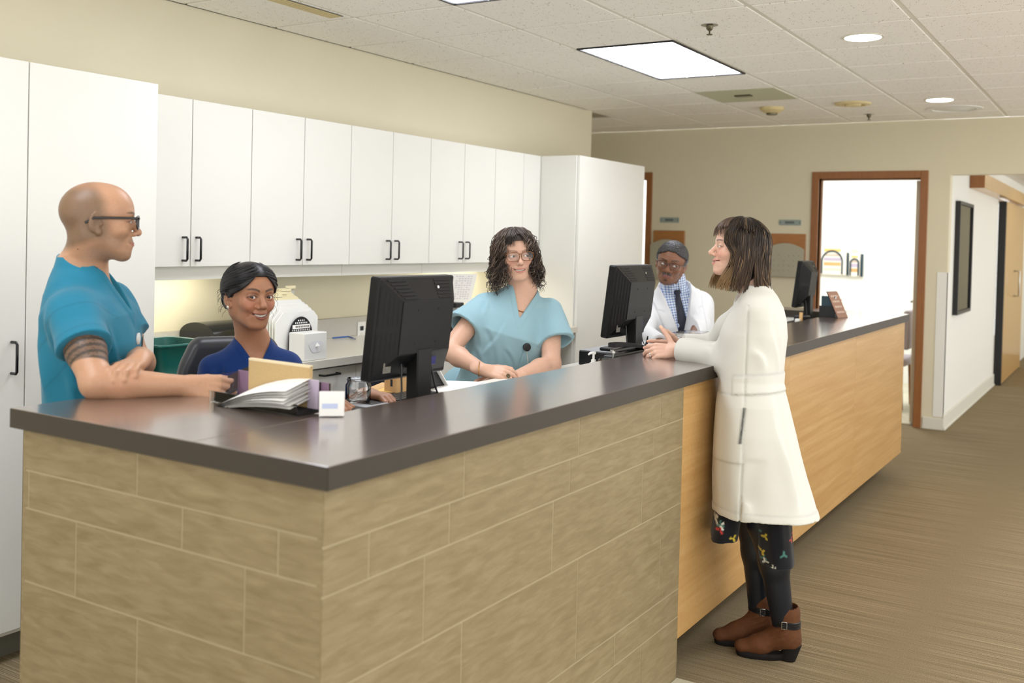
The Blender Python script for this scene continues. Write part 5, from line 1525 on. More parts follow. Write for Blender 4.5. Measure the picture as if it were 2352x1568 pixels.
def person_curly():
    P = HEADS['curly']
    yaw = math.radians(13)
    F = Frame((3.6174, 2.2298, 1.455), -CF * math.cos(yaw) + CR * math.sin(yaw), CU - CR * .085, .915)
    neck = V3(*(3.6696, 2.2167, 1.3182)); hip = V3(*(3.6976, 2.4009, 0.8429))
    T = Frame(neck, -CF * .97 + CR * .18 - CU * .05, neck - hip + CR * .02, .95)
    root = thing('person', 'curly-haired woman in pale blue scrubs and tortoiseshell glasses, leaning on crossed arms', 'person', (float(hip[0]), float(hip[1]), 0))
    prof = [(-.60, .180, .135, .01), (-.45, .165, .120, .015), (-.30, .165, .125, .022), (-.21, .160, .132, .022), (-.14, .152, .112, .008), (-.09, .134, .092, -.002), (-.048, .104, .076, -.006), (-.010, .068, .061, -.007), (.02, .053, .052, -.003)]
    shR = V3(*(3.572, 2.352, 1.2389)); elR = V3(*(3.369, 2.388, 1.0602)); wrR = V3(*(3.2755, 2.1578, 1.0131))
    shL = V3(*(3.7375, 2.1228, 1.2221)); elL = V3(*(3.6257, 2.0488, 1.012)); wrL = V3(*(3.3823, 2.0792, 0.977))
    S = Field(); I = head(S, F, P)
    torso_skin(S, T, prof, .011)
    S.chain([F(0, -.030, -.060), T(0, 0, .0)], [.049, .053], .03)
    S.chain([shR, elR], [.048, .038], .02); S.chain([elR, elR * .68 + wrR * .32, wrR], [.038, .038, .0245], .02)
    S.chain([shL, elL], [.048, .038], .02); S.chain([elL, elL * .68 + wrL * .32, wrL], [.038, .038, .0245], .02)
    HR = hand(S, wrR, CR * .95 - CU * .10 - CF * .22, CU * .75 - CF * .65, True, .92, curl=((.35, .5, .4), (.4, .6, .4), (.45, .65, .4), (.5, .7, .4)), spread=.10, thumb=(.5, .85, -.2), tcurl=.25)
    HL = hand(S, wrL, -CR * .95 - CU * .13 - CF * .25, CU * .8 - CF * .6, False, .92, curl=(.15, .15, .18, .2), spread=.05, thumb=(.55, .8, -.3), tcurl=.2)
    lo, hi = bounds(F.o + .1, F.o - .1, hip, elR, elL, shR, shL, HL['o'] - CR * .17, pad=.13)
    finish_body(root, 'body', S, F, P, I, lo, hi, [HR, HL], h=.007)
    face_parts(root, F, P, I, unit(-CF * .75 + CR * .7))
    G = Field(); G.loft(T, prof, .02)
    hemR = shR + (elR - shR) * .50 - CR * .012; hemL = shL + (elL - shL) * .58 + CR * .028
    sleeve(G, [shR], [.056], hemR, .088); sleeve(G, [shL], [.054], hemL, .080)
    G.disp(folds(T, T(0, 0, -.3), .55, .0045, 21, bias=(1, 1, .6)), T(0, 0, -.3), .6)
    for a, b, m_, w_ in (((.15, .06, -.10), (.16, .05, -.26), .007, .012), ((.12, .10, -.20), (-.02, .13, -.42), .008, .014), ((.14, .08, -.30), (.02, .13, -.50), .008, .014), ((.03, .14, -.26), (-.10, .12, -.40), .006, .011), ((-.13, .09, -.16), (-.10, .10, -.36), .006, .012), ((.06, .13, -.16), (.10, .12, -.34), .006, .012)):
        G.disp(crease(T, a, b, m_, w_, .012), T(0, 0, -.3), .5)
    vneck(G, T, -.135, .44, .059)
    garment(root, 'scrub_top', G, *bounds(hip, neck, shR, shL, hemR, hemL, pad=.22), (146, 182, 194), .005)
    pk = MB(); rows = []
    for zz in (-.225, -.27, -.315, -.355): rows.append([tuple(onto(G, T, xx, zz)[0] + onto(G, T, xx, zz)[1] * .0035) for xx in (-.150, -.12, -.085, -.05)])
    pk.grid(rows).build('pocket', mat('pale_pocket', (150, 186, 198), .85, noise=.04, nscale=400), root)
    badge(root, G, T, -.058, -.235, 'black', 'badge_white', .085, (.0, .012), .040)
    nk = MB(); pts = []
    for k in range(17):
        a = -1.15 + 2.3 * k / 16
        p, n_ = onto(S, T, .060 * math.sin(a) * -1, -.055 - .045 * math.cos(a))
        pts.append(p + n_ * .003)
    nk.tube(pts, .0026, 6).build('necklace', 'necklace', root)
    br = HR['o'] - HR['y'] * .012
    ring = [br + (HR['t'] * math.cos(a) * 1.12 + HR['z'] * math.sin(a) * .88) * .0285 - HR['y'] * .006 * math.cos(a) for a in np.linspace(0, 2 * math.pi, 20, endpoint=False)]
    MB().tube(ring, .0016, 6, closed=True).build('bracelet', 'gold', root)
    rp = HR['tips'][2]; rc = rp[0] * .45 + rp[1] * .55; rd_ = unit(rp[1] - rp[0]); ru = unit(HR['z'] - rd_ * (HR['z'] @ rd_)); rs_ = np.cross(rd_, ru)
    rg = MB().tube([rc + (ru * math.cos(a) + rs_ * math.sin(a)) * .0098 for a in np.linspace(0, 2 * math.pi, 16, endpoint=False)], .0018, 6, closed=True)
    o_ = rg.build('ring', 'silver', root)
    MB().lathe([(.0085, 0), (.0085, .003), (.006, .006), (.001, .0065)], (0, 0, 0), 14, M=Matrix(((rs_[0], rd_[0], ru[0], rc[0] + ru[0] * .0085), (rs_[1], rd_[1], ru[1], rc[1] + ru[1] * .0085), (rs_[2], rd_[2], ru[2], rc[2] + ru[2] * .0085), (0, 0, 0, 1)))).build('ring_stone', 'steel_dark', o_)
    hp = V3(hip[0] + .02, hip[1] + .04, .86)
    trousers(root, T, hp, [hp + V3(.02, .02, -.42), hp + V3(.15, .06, -.42)], [V3(hp[0] - .02, hp[1] + .04, 0), V3(hp[0] + .15, hp[1] + .08, 0)], (140, 176, 188))

def person_doctor():
    P = HEADS['doctor']
    F = Frame((5.1285, 2.1649, 1.4139), -CF * .96 - CR * .27, CU + CR * .22, 1.0).turned(pitch=-.10)
    neck = V3(*(5.2303, 2.1862, 1.2891)); hip = V3(*(5.4776, 2.2392, 0.6609))
    T = Frame(neck, -CF * .98 + CR * .06 - CU * .1, neck - hip, 1.0)
    root = thing('person', 'grey-haired man in glasses, white coat and dark tie, leaning over the inner worktop', 'person', (float(hip[0]), float(hip[1]), 0))
    prof = [(-.62, .185, .140, .01), (-.45, .180, .135, .015), (-.30, .188, .138, .018), (-.20, .178, .136, .015), (-.14, .172, .122, .004), (-.09, .152, .102, -.004), (-.045, .118, .084, -.008), (-.005, .080, .070, -.008), (.03, .060, .060, -.004)]
    shR = T(.145, 0, -.125); shL = T(-.145, .0, -.125)
    elR = V3(*(4.9381, 2.2305, 1.0392)); wrR = V3(*(4.8166, 2.0836, 1.0014)); elL = V3(*(5.1141, 1.9864, 1.0749)); wrL = V3(*(4.8866, 1.9341, 1.0343))
    S = Field(); I = head(S, F, P)
    torso_skin(S, T, prof, .030)
    S.chain([F(0, -.030, -.055), T(0, 0, .0)], [.055, .056], .03)
    for a, b, c in ((shR, elR, wrR), (shL, elL, wrL)): S.chain([a, b], [.05, .04], .02); S.chain([b, c], [.04, .028], .02)
    HR = hand(S, wrR, -CF * .6 + CR * .7 - CU * .05, CU, True, .98, curl=(.3, .35, .4, .45), spread=.08); HL = hand(S, wrL, -CR * .8 - CF * .5, CU, False, .98, curl=(.4, .45, .5, .5), spread=.06)
    lo, hi = bounds(F.o + .1, F.o - .1, hip, elR, elL, HR['o'] - CF * .15, HL['o'] - CF * .15, pad=.13)
    finish_body(root, 'body', S, F, P, I, lo, hi, [HR, HL], h=.008, hf=.003)
    face_parts(root, F, P, I, unit(-CF * .8 + CR * .45 + CU * .12))
    # shirt with collar, and tie
    Sh = Field(); Sh.loft(T, prof[2:], .02, grow=-.016)
    Sh.lcone(T, (0, .002, -.03), (0, .012, .035), .066, .0635, .008)
    Sh.lcone(T, (0, .002, .0), (0, .016, .08), .0585, .0580, .003, 's')
    def cw(p):
        q = T.inv(p); x, y, z = q.T
        return .006 * sstep(.07, .05, np.abs(x)) * sstep(-.050, -.035, z) * sstep(.02, .05, y) * sstep(.004, .014, np.abs(x) - .35 * (z + .03) * (z < .0))
    Sh.disp(cw, T(0, .07, -.02), .14)
    def check(v, C):
        q = T.inv(v); u = q[:, 0] * 2 * math.pi / .0135; w_ = q[:, 2] * 2 * math.pi / .0135
        a = (np.sin(u) > .1).astype(float); b = (np.sin(w_) > .1).astype(float)
        k = ((a + b) / 2)[:, None]
        C[:] = lc(232, 238, 246) * (1 - k) + lc(84, 122, 184) * k
    garment(root, 'shirt', Sh, *bounds(T(0, 0, -.3), neck, pad=.2), (200, 210, 230), .0034, colour=check)
    tie = MB(); rows = []
    for zz, hw in ((-.014, .016), (-.03, .020), (-.042, .013), (-.09, .019), (-.16, .024), (-.24, .029), (-.30, .031)):
        row = []
        for xx in (-1, -.5, 0, .5, 1):
            p, n_ = onto(Sh, T, xx * hw + .012 * max(0, -zz - .04), zz); row.append(tuple(p + T.d(0, 1, 0) * (.010 - .005 * xx * xx)))
        rows.append(row)
    tie.grid(rows).build('tie', 'plaid_tie', root)
    G = Field(); G.loft(T, prof, .02, grow=.012)
    for a_, e_, w_ in ((shR, elR, wrR), (shL, elL, wrL)): sleeve(G, [a_, e_], [.064, .058], w_ - unit(w_ - e_) * .01, .047)
    G.disp(folds(T, T(0, 0, -.3), .55, .006, 31), T(0, 0, -.3), .6)
    for a, b, m_, w_ in (((-.16, .08, -.14), (-.12, .12, -.42), .010, .013), ((.15, .09, -.14), (.10, .13, -.42), .010, .013), ((.10, .13, -.34), (-.06, .15, -.50), .008, .014)): G.disp(crease(T, a, b, m_, w_, .01), T(0, 0, -.3), .5)
    def cut(p):
        q = T.inv(p); x, y, z = q.T
        return np.maximum(np.maximum(np.abs(x - .02 * sstep(0, -.3, z)) - (z + .31) * .30, -y), z - .25) * .9
    G.raw(cut, T(0, .06, -.15), .32, .003, 's')
    G.lcone(T, (0, .012, -.03), (0, .0, .16), .076, .10, .006, 's')
    def lapel(p):
        q = T.inv(p); x, y, z = q.T
        e = np.abs(x - .02 * sstep(0, -.3, z)) - (z + .31) * .30
        wd = .062 * sstep(-.31, -.20, z)
        notch = 1 - sstep(.010, .002, np.abs(z + .115 - .25 * (np.abs(x) - .1))) * sstep(.022, .034, e)
        return .0060 * sstep(wd, wd - .005, e) * (e > -.03) * (y > 0) * (z > -.31) * sstep(.04, .0, z) * notch
    G.disp(lapel, T(0, .08, -.15), .28)
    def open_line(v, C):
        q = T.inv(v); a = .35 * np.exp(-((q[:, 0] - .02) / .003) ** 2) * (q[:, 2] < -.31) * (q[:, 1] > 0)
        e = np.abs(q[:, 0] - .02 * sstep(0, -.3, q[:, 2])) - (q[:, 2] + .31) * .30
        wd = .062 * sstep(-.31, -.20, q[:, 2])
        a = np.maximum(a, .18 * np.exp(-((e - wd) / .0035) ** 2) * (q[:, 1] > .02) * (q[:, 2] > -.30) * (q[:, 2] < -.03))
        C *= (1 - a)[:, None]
    garment(root, 'white_coat', G, *bounds(hip, neck, shR, shL, elR, elL, wrR, wrL, pad=.20), (222, 224, 228), .0055, 'cotton_coat', open_line)
    wt = HL['o'] - HL['y'] * .004
    wo = MB().tube([wt + (HL['t'] * math.cos(a) * 1.2 + HL['z'] * math.sin(a) * .9) * .030 for a in np.linspace(0, 2 * math.pi, 20, endpoint=False)], .0075, 8, closed=True).build('watch_strap', 'black', root)
    MB().lathe([(.018, 0), (.018, .006), (.015, .008), (.001, .008)], (0, 0, 0), 18, M=Matrix.Translation(tuple(wt + HL['z'] * .027))).build('watch_face', 'gold', wo)
    hp = V3(hip[0] + .03, hip[1] + .03, .92)
    trousers(root, T, hp, [hp + V3(-.05, .02, -.45), hp + V3(.15, .0, -.45)], [V3(hp[0] - .05, hp[1] + .05, 0), V3(hp[0] + .15, hp[1] + .03, 0)], (44, 46, 54))

def person_visitor():
    P = HEADS['bob']
    F = Frame((3.5776, 1.2533, 1.5078), -CR * 1.0 - CF * .01, CU, .905).turned(pitch=.13)
    neck = V3(*(3.599, 1.2142, 1.3843)); hem = V3(*(3.5939, 1.116, 0.535))
    T = Frame(neck, -CR * .985 + CF * .16, V3(neck[0] - hem[0], neck[1] - hem[1], neck[2] - hem[2]))
    px = 1.0
    root = thing('person', 'woman with a brown highlighted bob in long white coat and ankle boots at the desk', 'person', (3.66, 1.12, 0))
    #        z     rx(side) ry(front-back) forward offset
    prof = [(-.825, .205, .184, -.080), (-.70, .200, .168, -.058), (-.54, .190, .146, -.038), (-.44, .175, .130, -.026), (-.355, .150, .112, -.018), (-.27, .152, .110, -.024), (-.19, .156, .108, -.032), (-.13, .150, .098, -.038), (-.085, .132, .086, -.040), (-.045, .104, .072, -.034), (-.008, .068, .060, -.018), (.03, .056, .055, -.01)]
    shL = V3(*(3.5154, 1.156, 1.2925)); elL = V3(*(3.5752, 1.2805, 1.1056)); wrL = V3(*(3.6207, 1.4919, 1.1158))
    shR = shL + T.d(1, 0, 0) * .28; elR = V3(*(3.838, 1.4262, 1.1086)); wrR = V3(*(3.7675, 1.54, 1.1175))
    S = Field(); I = head(S, F, P)
    torso_skin(S, T, [(-.75, .12, .10, .0)] + [(a, b * .93, c * .90, d) for a, b, c, d in prof[4:]], .016)
    S.chain([F(0, -.030, -.060), T(0, -.012, .0)], [.048, .052], .03)
    for a, b, c in ((shL, elL, wrL), (shR, elR, wrR)): S.chain([a, b], [.042, .036], .02); S.chain([b, c], [.036, .024], .02)
    HL = hand(S, wrL, -CR * .93 + CF * .18 - CU * .10, -CF * .80 + CU * .55, False, .92, curl=((.45, .55, .35), (.5, .6, .4), (.55, .6, .4), (.55, .6, .4)), spread=.16, thumb=(.85, .35, .10), tcurl=.10)
    HR = hand(S, wrR, -CR * .96 - CF * .24 - CU * .08, CF * .85 + CU * .45, True, .92, curl=((.05, .1, .1), (.08, .12, .1), (.08, .12, .1), (.1, .15, .1)), spread=.17, thumb=(.75, .6, .1), tcurl=.2)
    hipc = T(0, -.03, -.45)
    ankL = V3(*(3.685, 1.072, 0.0)); ankR = V3(*(3.764, 1.188, 0.0))
    ankL[2] = .12; ankR[2] = .12
    for s_, ank in ((-1, ankL), (1, ankR)):
        hp = hipc + T.d(s_ * .085, 0, 0); kn = hp * .48 + ank * .52 + T.d(0, .025, 0)
        S.chain([hp, kn, kn * .62 + ank * .38 - T.d(0, .012, 0), ank], [.085, .055, .052, .038], .025)
    lo, hi = bounds(F.o + .1, F.o - .1, hem, shL, shR, elL, wrL - CR * .18, ankL, ankR, pad=.12)
    def tights(v, C):
        a = (v[:, 2] < T(0, 0, -.60)[2]).astype(float)
        C[:] = C * (1 - a[:, None]) + lc(20, 26, 36) * a[:, None]
    finish_body(root, 'body', S, F, P, I, lo, hi, [HL, HR], tights, h=.007)
    face_parts(root, F, P, I, unit(-CR * .9 + CF * .3))
    rp = HL['tips'][2]; rc = rp[0] * .4 + rp[1] * .6; rd_ = unit(rp[1] - rp[0]); ru = unit(HL['z'] - rd_ * (HL['z'] @ rd_)); rs_ = np.cross(rd_, ru)
    o_ = MB().tube([rc + (ru * math.cos(a) + rs_ * math.sin(a)) * .0092 for a in np.linspace(0, 2 * math.pi, 16, endpoint=False)], .0017, 6, closed=True).build('ring', 'silver', root)
    MB().lathe([(.004, 0), (.0048, .003), (.001, .006)], (0, 0, 0), 10, M=Matrix.Translation(tuple(rc + ru * .0085))).build('ring_stone', 'pearl', o_)
    # dress: a front flap and a longer back panel
    Dr = Field()
    Dr.loft(T, [(-.925, .12, .050, .066), (-.83, .11, .044, .050), (-.76, .10, .04, .02)], .012)
    Dr.loft(T, [(-1.0, .115, .062, -.125), (-.88, .118, .066, -.112), (-.70, .12, .08, -.08)], .012)
    Dr.disp(folds(T, T(0, 0, -.85), .3, .006, 41, freq=(30, 70), bias=(1, 1, .25)), T(0, 0, -.85), .32)
    rd = np.random.default_rng(8)
    mot = []
    for _ in range(70):
        mot.append((rd.uniform(-.13, .13), rd.uniform(-.20, .14), rd.uniform(-1.0, -.74), rd.uniform(.009, .017), rd.integers(0, 4), rd.uniform(0, 6.28)))
    def flowers(v, C):
        q = T.inv(v)
        for mx, my, mz, r, k, ph in mot:
            dy = q[:, 1] - my; dz = q[:, 2] - mz; near = np.abs(q[:, 0] - mx) < .10
            rr = np.hypot(dy, dz); an = np.arctan2(dz, dy)
            a = sstep(1.05, .85, rr / (r * (.55 + .45 * np.cos(3 * an + ph)) + 1e-6)) * near * (q[:, 0] * mx > -.02)
            c = ((214, 190, 60), (222, 222, 214), (196, 60, 56), (70, 120, 110))[k]
            C[:] = C * (1 - .9 * a[:, None]) + lc(*c) * .9 * a[:, None]
    garment(root, 'dress', Dr, *bounds(T(0, 0, -1.0), T(0, 0, -.7), pad=.22), (14, 15, 22), .0045, colour=flowers)
    # the coat
    G = Field(); G.loft(T, prof[:-1], .02)
    sleeve(G, [shL, elL * .5 + shL * .5, elL], [.054, .060, .057], wrL - unit(wrL - elL) * .012, .045, .045)
    sleeve(G, [shR, elR * .5 + shR * .5, elR], [.054, .058, .056], wrR - unit(wrR - elR) * .012, .045, .045)
    G.disp(folds(T, T(0, 0, -.45), .7, .0065, 51, freq=(14, 40), bias=(1, 1, .3)), T(0, 0, -.45), .8)
    for a, b, m_, w_ in (((-.17, -.12, -.36), (-.20, -.17, -.80), .014, .020), ((-.20, -.03, -.60), (-.21, .02, -.84), .010, .018), ((-.19, .10, -.36), (-.20, .13, -.82), .008, .018), ((-.17, -.10, -.08), (-.14, -.13, -.33), .010, .014), ((-.18, .0, -.10), (-.17, -.06, -.32), .007, .014)):
        G.disp(crease(T, a, b, m_, w_, .012), T(0, 0, -.45), .6)
    E_ = Frame(elL, unit(wrL - elL), CU)
    for a, b, m_, w_ in (((-.05, -.05, .03), (.02, .04, -.05), .012, .012), ((-.06, -.02, .0), (-.03, .07, -.05), .009, .011), ((-.05, .04, .03), (-.02, .10, -.04), .008, .010), ((-.05, -.09, .06), (.03, .0, .06), .010, .012)):
        G.disp(crease(E_, a, b, m_, w_), elL, .20)
    def trims(p):
        q = T.inv(p); x, y, z = q.T
        o = .004 * sstep(.033, .030, np.abs(z + .355 + .10 * (y + .05))) * (y < .055) * (x < .12)          # half belt
        o += .0025 * sstep(-.800, -.804, z)                                                                 # hem
        o -= .0035 * np.exp(-((y - .012 + .02 * (z + .36)) / .0035) ** 2) * (x < 0) * (z < -.08)                  # side seam
        o += .0028 * sstep(.085, .082, np.abs(y - .072)) * sstep(.118, .115, np.abs(z + .515)) * (x < 0) * (y > .012)   # patch pocket
        return o
    G.disp(trims, T(0, 0, -.4), .75)
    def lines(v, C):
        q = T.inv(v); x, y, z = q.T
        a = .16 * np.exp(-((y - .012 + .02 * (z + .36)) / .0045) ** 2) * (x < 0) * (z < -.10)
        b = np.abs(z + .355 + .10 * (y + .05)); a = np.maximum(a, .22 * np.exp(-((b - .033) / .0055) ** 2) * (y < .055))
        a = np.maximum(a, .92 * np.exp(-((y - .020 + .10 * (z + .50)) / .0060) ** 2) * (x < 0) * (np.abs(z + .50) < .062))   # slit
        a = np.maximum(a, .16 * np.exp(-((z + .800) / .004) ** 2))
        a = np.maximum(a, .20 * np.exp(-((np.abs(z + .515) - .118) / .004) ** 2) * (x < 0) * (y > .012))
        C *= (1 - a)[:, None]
    G.lcone(T, (0, .012, -.02), (0, .02, .12), .060, .070, .006, 's')
    garment(root, 'white_coat', G, *bounds(hem, neck, shL, shR, elL, elR, wrL, wrR, pad=.26), (218, 217, 209), .0055, 'cotton_coat', lines)
    # boots
    for nm, ank, dirv in (('left', ankL, unit(V3(*(3.608, 1.215, -0.0)) - V3(*(3.677, 1.023, 0.0)))), ('right', ankR, unit(V3(*(3.692, 1.304, 0.0)) - V3(*(3.788, 1.14, 0.0))))):
        B = Frame(V3(ank[0], ank[1], 0), dirv, CU)
        Sb = Field()
        Sb.lcone(B, (0, -.008, .175), (0, -.012, .10), .051, .046, .02); Sb.lcone(B, (0, -.015, .10), (0, -.028, .072), .044, .038, .02)
        Sb.lcone(B, (0, .0, .085), (0, .085, .050), .042, .036, .03); Sb.lcone(B, (0, .085, .044), (0, .145, .034), .040, .030, .02, flat=((0, 0, 1), .8))
        Sb.raw(lambda p, B=B: ((p - B.o) @ B.R)[:, 2] - (.012 + .040 * sstep(.06, -.02, ((p - B.o) @ B.R)[:, 1])), B(0, .03, 0), .3, .004, 's')
        Sb.lcone(B, (0, -.008, .150), (0, -.008, .26), .038, .043, .004, 's')
        def rug(p, B=B):
            q = B.inv(p); return .0022 * np.sin(q[:, 2] * 300 + q[:, 1] * 150) * np.exp(-((q[:, 1] - .02) / .035) ** 2 - ((q[:, 2] - .115) / .035) ** 2)
        Sb.disp(rug, B(0, .02, .11), .12)
        bo = garment(root, 'boot', Sb, B.o + V3(-.2, -.2, -.01), B.o + V3(.22, .22, .25), (98, 60, 34), .0042, 'suede')
        Hb = Field(); Hb.loft(B, [(0, .026, .026, -.020), (.03, .029, .031, -.026), (.062, .034, .040, -.028)], .006)
        Hb.loft(B, [(0, .033, .082, .083), (.016, .036, .088, .082), (.024, .030, .08, .08)], .008)
        garment(bo, 'heel_and_sole', Hb, B.o + V3(-.2, -.2, -.01), B.o + V3(.22, .22, .10), (24, 20, 18), .0045, 'suede')
        st = [B(.048 * math.cos(a) * 1.02, -.010 + .049 * math.sin(a), .142 + .006 * math.sin(a)) for a in np.linspace(0, 2 * math.pi, 28, endpoint=False)]
        sb = MB()
        for dz in (-.009, -.003, .003, .009): sb.tube([q + V3(0, 0, dz) for q in st], .0040, 6, closed=True)
        so = sb.build('ankle_strap', 'black', bo)
        bx = B(-.051, .0, .142); d1 = B.d(0, 1, 0)
        MB().tube([bx + d1 * .009 + V3(0, 0, .013), bx - d1 * .009 + V3(0, 0, .013), bx - d1 * .009 - V3(0, 0, .013), bx + d1 * .009 - V3(0, 0, .013)], .0018, 6, closed=True).build('buckle', 'silver', so)
for fn in (person_teal, person_blue, person_curly, person_doctor, person_visitor): fn()

# ------------------------------------------------------------------ things on the desk and counters
mat('monitor_black', (11, 11, 12), 0.42, spec=0.32, bump=.05, bscale=900)
mat('vent_black', (6, 6, 7), 0.7)
mat('label_grey', (120, 116, 108), 0.5, noise=.3, nscale=90)
mat('screen_glass', (30, 34, 42), 0.08, spec=.7)
mat('cable_blue', (40, 92, 168), 0.45)
mat('vga_blue', (40, 40, 110), 0.45)
mat('bin_green', (14, 96, 88), 0.38, spec=.5)
mat('kraft', (188, 160, 112), 0.8, noise=.06, nscale=200)
mat('kraft_edge', (222, 206, 170), 0.8)
mat('lilac', (128, 100, 124), 0.6, noise=.10, nscale=9)
mat('lilac_pale', (190, 176, 196), 0.6)
mat('print_blue', (190, 202, 232), 0.6)
mat('folder_white', (240, 240, 236), 0.6); mat('folder_cream', (236, 226, 186), 0.6)
mat('envelope', (238, 196, 112), 0.6); mat('wood_box', (214, 172, 116), 0.5, noise=.08, nscale=20)
mat('dark_teal', (34, 62, 72), 0.5); mat('book_blue', (52, 92, 132), 0.5); mat('book_tan', (176, 132, 72), 0.5); mat('book_grey', (150, 146, 140), .5); mat('book_brown', (110, 92, 66), .5); mat('maroon', (88, 52, 62), .5)
mat('sign_brown', (158, 118, 98), 0.5); mat('sign_cream', (206, 184, 168), 0.6)
mat('chair_mauve', (170, 160, 164), 0.8, noise=.08, nscale=300)
mat('grey_lid', (170, 172, 176), 0.5); mat('ink_black', (40, 40, 44), .7)

def monitor(x0, x1, yb, zb, zt, label, lean=6.5, stand_z=WZ, sticker=True, foot=(.11, .07)):
    """flat screen seen from behind: x0..x1 wide, back of the bezel at yb, tilted with its top towards the public side"""
    w, h = x1 - x0, zt - zb
    t = thing('monitor', label, 'monitor', ((x0 + x1) / 2, yb + .05, stand_z), 'black desk monitors')
    A = Matrix.Translation(((x0 + x1) / 2, yb, zb)) @ Matrix.Rotation(math.radians(lean), 4, 'X')
    bz = MB().box(-w / 2, w / 2, 0, .036, 0, h, .005, M=A).build('bezel', 'monitor_black', t)
    MB().box(-w / 2 + .014, w / 2 - .014, .0361, .0375, .018, h - .014, M=A).build('screen', 'screen_glass', bz)
    i0, i1, j0, j1, d = .060, .056, .27 * h, .80 * h, .046
    fx0, fx1, fz0, fz1 = -w / 2 + .010, w / 2 - .010, .012, h - .006
    gx0, gx1 = -w / 2 + i0, w / 2 - i1
    hs = MB()
    v = [(fx0, 0, fz0), (fx1, 0, fz0), (fx1, 0, fz1), (fx0, 0, fz1), (gx0, -d, j0), (gx1, -d, j0), (gx1, -d, j1), (gx0, -d, j1)]
    hs.add([tuple(A @ Vector(q)) for q in v], [(4, 5, 6, 7), (0, 1, 5, 4), (1, 2, 6, 5), (2, 3, 7, 6), (3, 0, 4, 7)])
    ho = hs.build('rear_housing', 'monitor_black', t)
    MB().box(gx0 + .002, gx1 - .002, -d - .003, -d + .002, j0 + .002, j1 - .002, .0015, M=A).build('rear_plate', 'monitor_black', ho)
    for sx in (-.05, .05):
        for sz in (-.05, .05):
            MB().lathe([(.0035, 0), (.003, .001), (.001, .001)], (0, 0, 0), 8, M=A @ Matrix.Translation((sx, -d - .003, (j0 + j1) / 2 + sz)) @ Matrix.Rotation(math.radians(90), 4, 'X')).build('screw', 'vent_black', ho)
    def slit(P0, P1, P2, P3, n, nm):
        """n narrow louvres between two edges of a sloping side"""
        for k in range(n):
            a = (k + .25) / n; b = (k + .75) / n
            q = [P0.lerp(P1, a), P0.lerp(P1, b), P3.lerp(P2, b), P3.lerp(P2, a)]
            nrm = (q[1] - q[0]).cross(q[3] - q[0]).normalized() * .0012
            m_ = MB().add([tuple(A @ (c + s_ * nrm)) for s_ in (1, -1) for c in q], [(0, 1, 2, 3), (7, 6, 5, 4), (0, 4, 5, 1), (1, 5, 6, 2), (2, 6, 7, 3), (3, 7, 4, 0)])
            m_.build(nm, 'vent_black', ho)
    L = lambda a, b, t_: Vector(a).lerp(Vector(b), t_)
    # top slope: corners 3,2 (front) to 7,6 (back)
    for ta, tb in ((.06, .30), (.70, .94)):
        slit(L(v[3], v[2], ta), L(v[7], v[6], ta), L(v[7], v[6], tb), L(v[3], v[2], tb), 6, 'vent_slot')
    # left slope: edge 0-3 (front) to 4-7 (back)
    for ta, tb in ((.12, .44), (.54, .94)):
        slit(L(v[0], v[3], ta), L(v[4], v[7], ta), L(v[4], v[7], tb), L(v[0], v[3], tb), 5, 'vent_slot')
    if sticker:
        a_, b_ = L(v[0], v[3], .02), L(v[4], v[7], -.02)
        st = [L(a_, b_, .45) + Vector((0, -.001, .0)), L(a_, b_, .95) + Vector((0, -.001, 0)), L(a_, b_, .95) + Vector((0, -.001, .036)), L(a_, b_, .45) + Vector((0, -.001, .036))]
        MB().box(gx0 - .030, gx0 + .004, -.024, -.0225, .030, .060, M=A).build('label_sticker', 'label_grey', ho)
    MB().lathe([(.005, 0), (.005, .001), (.001, .001)], (0, 0, 0), 12, M=A @ Matrix.Translation((w * .20, -.021, h * .90)) @ Matrix.Rotation(math.radians(70), 4, 'X')).build('emblem', 'silver', ho)
    nk = MB().box(-.036, .036, -.062, -.022, -.12, j0 + .03, .004, M=A)
    cz = (A @ Vector((0, -.04, 0)))
    nb = MB()
    nb.box(cz.x - .036, cz.x + .036, cz.y - .022, cz.y + .022, stand_z + .012, (A @ Vector((0, 0, j0))).z + .01, .004)
    nb.build('stand_neck', 'monitor_black', t)
    MB().box(cz.x - foot[0], cz.x + foot[0], cz.y - foot[1] + .045, cz.y + foot[1] + .045, stand_z, stand_z + .014, .004).build('stand_base', 'monitor_black', t)
    MB().box(w * .18 - .02, w * .18 + .02, -.034, -.016, j0 - .045, j0 - .005, .002, M=A).build('cable_plug', 'vga_blue', ho)
    lift = lambda q: Vector((q.x, q.y, max(q.z, stand_z + .012)))
    p = [lift(A @ Vector(q)) for q in ((w * .18, -.03, j0 - .045), (w * .20, -.045, j0 - .10), (w * .24, -.06, j0 - .15))]
    p += [Vector((p[-1].x + .012, p[-1].y - .005, stand_z + .055)), Vector((p[-1].x + .02, p[-1].y, stand_z + .008))]
    cb = MB().tube(p, .0032, 8).build('video_cable', 'black', t)
    q0 = p[2]; MB().tube([q0 + Vector((.004, 0, -.006)), q0 + Vector((.010, -.002, -.036))], .0075, 8).build('cable_ferrite', 'black', cb)
    p2 = [lift(A @ Vector(q)) for q in ((-w * .22, -.03, j0 - .03), (-w * .25, -.05, j0 - .10))]
    p2 += [Vector((p2[-1].x - .02, p2[-1].y - .01, stand_z + .05)), Vector((p2[-1].x - .05, p2[-1].y - .02, stand_z + .004))]
    MB().tube(p2, .0030, 8).build('power_cable', 'black', t)
    return t
monitor(2.236, 2.606, 1.862, 1.102, 1.408, 'black monitor seen from behind between the seated woman and the curly-haired woman', 6.0)
monitor(3.842, 4.215, 1.902, 1.112, 1.424, 'black monitor seen from behind in front of the man in glasses and tie', 6.5, stand_z=WZ + .0655)
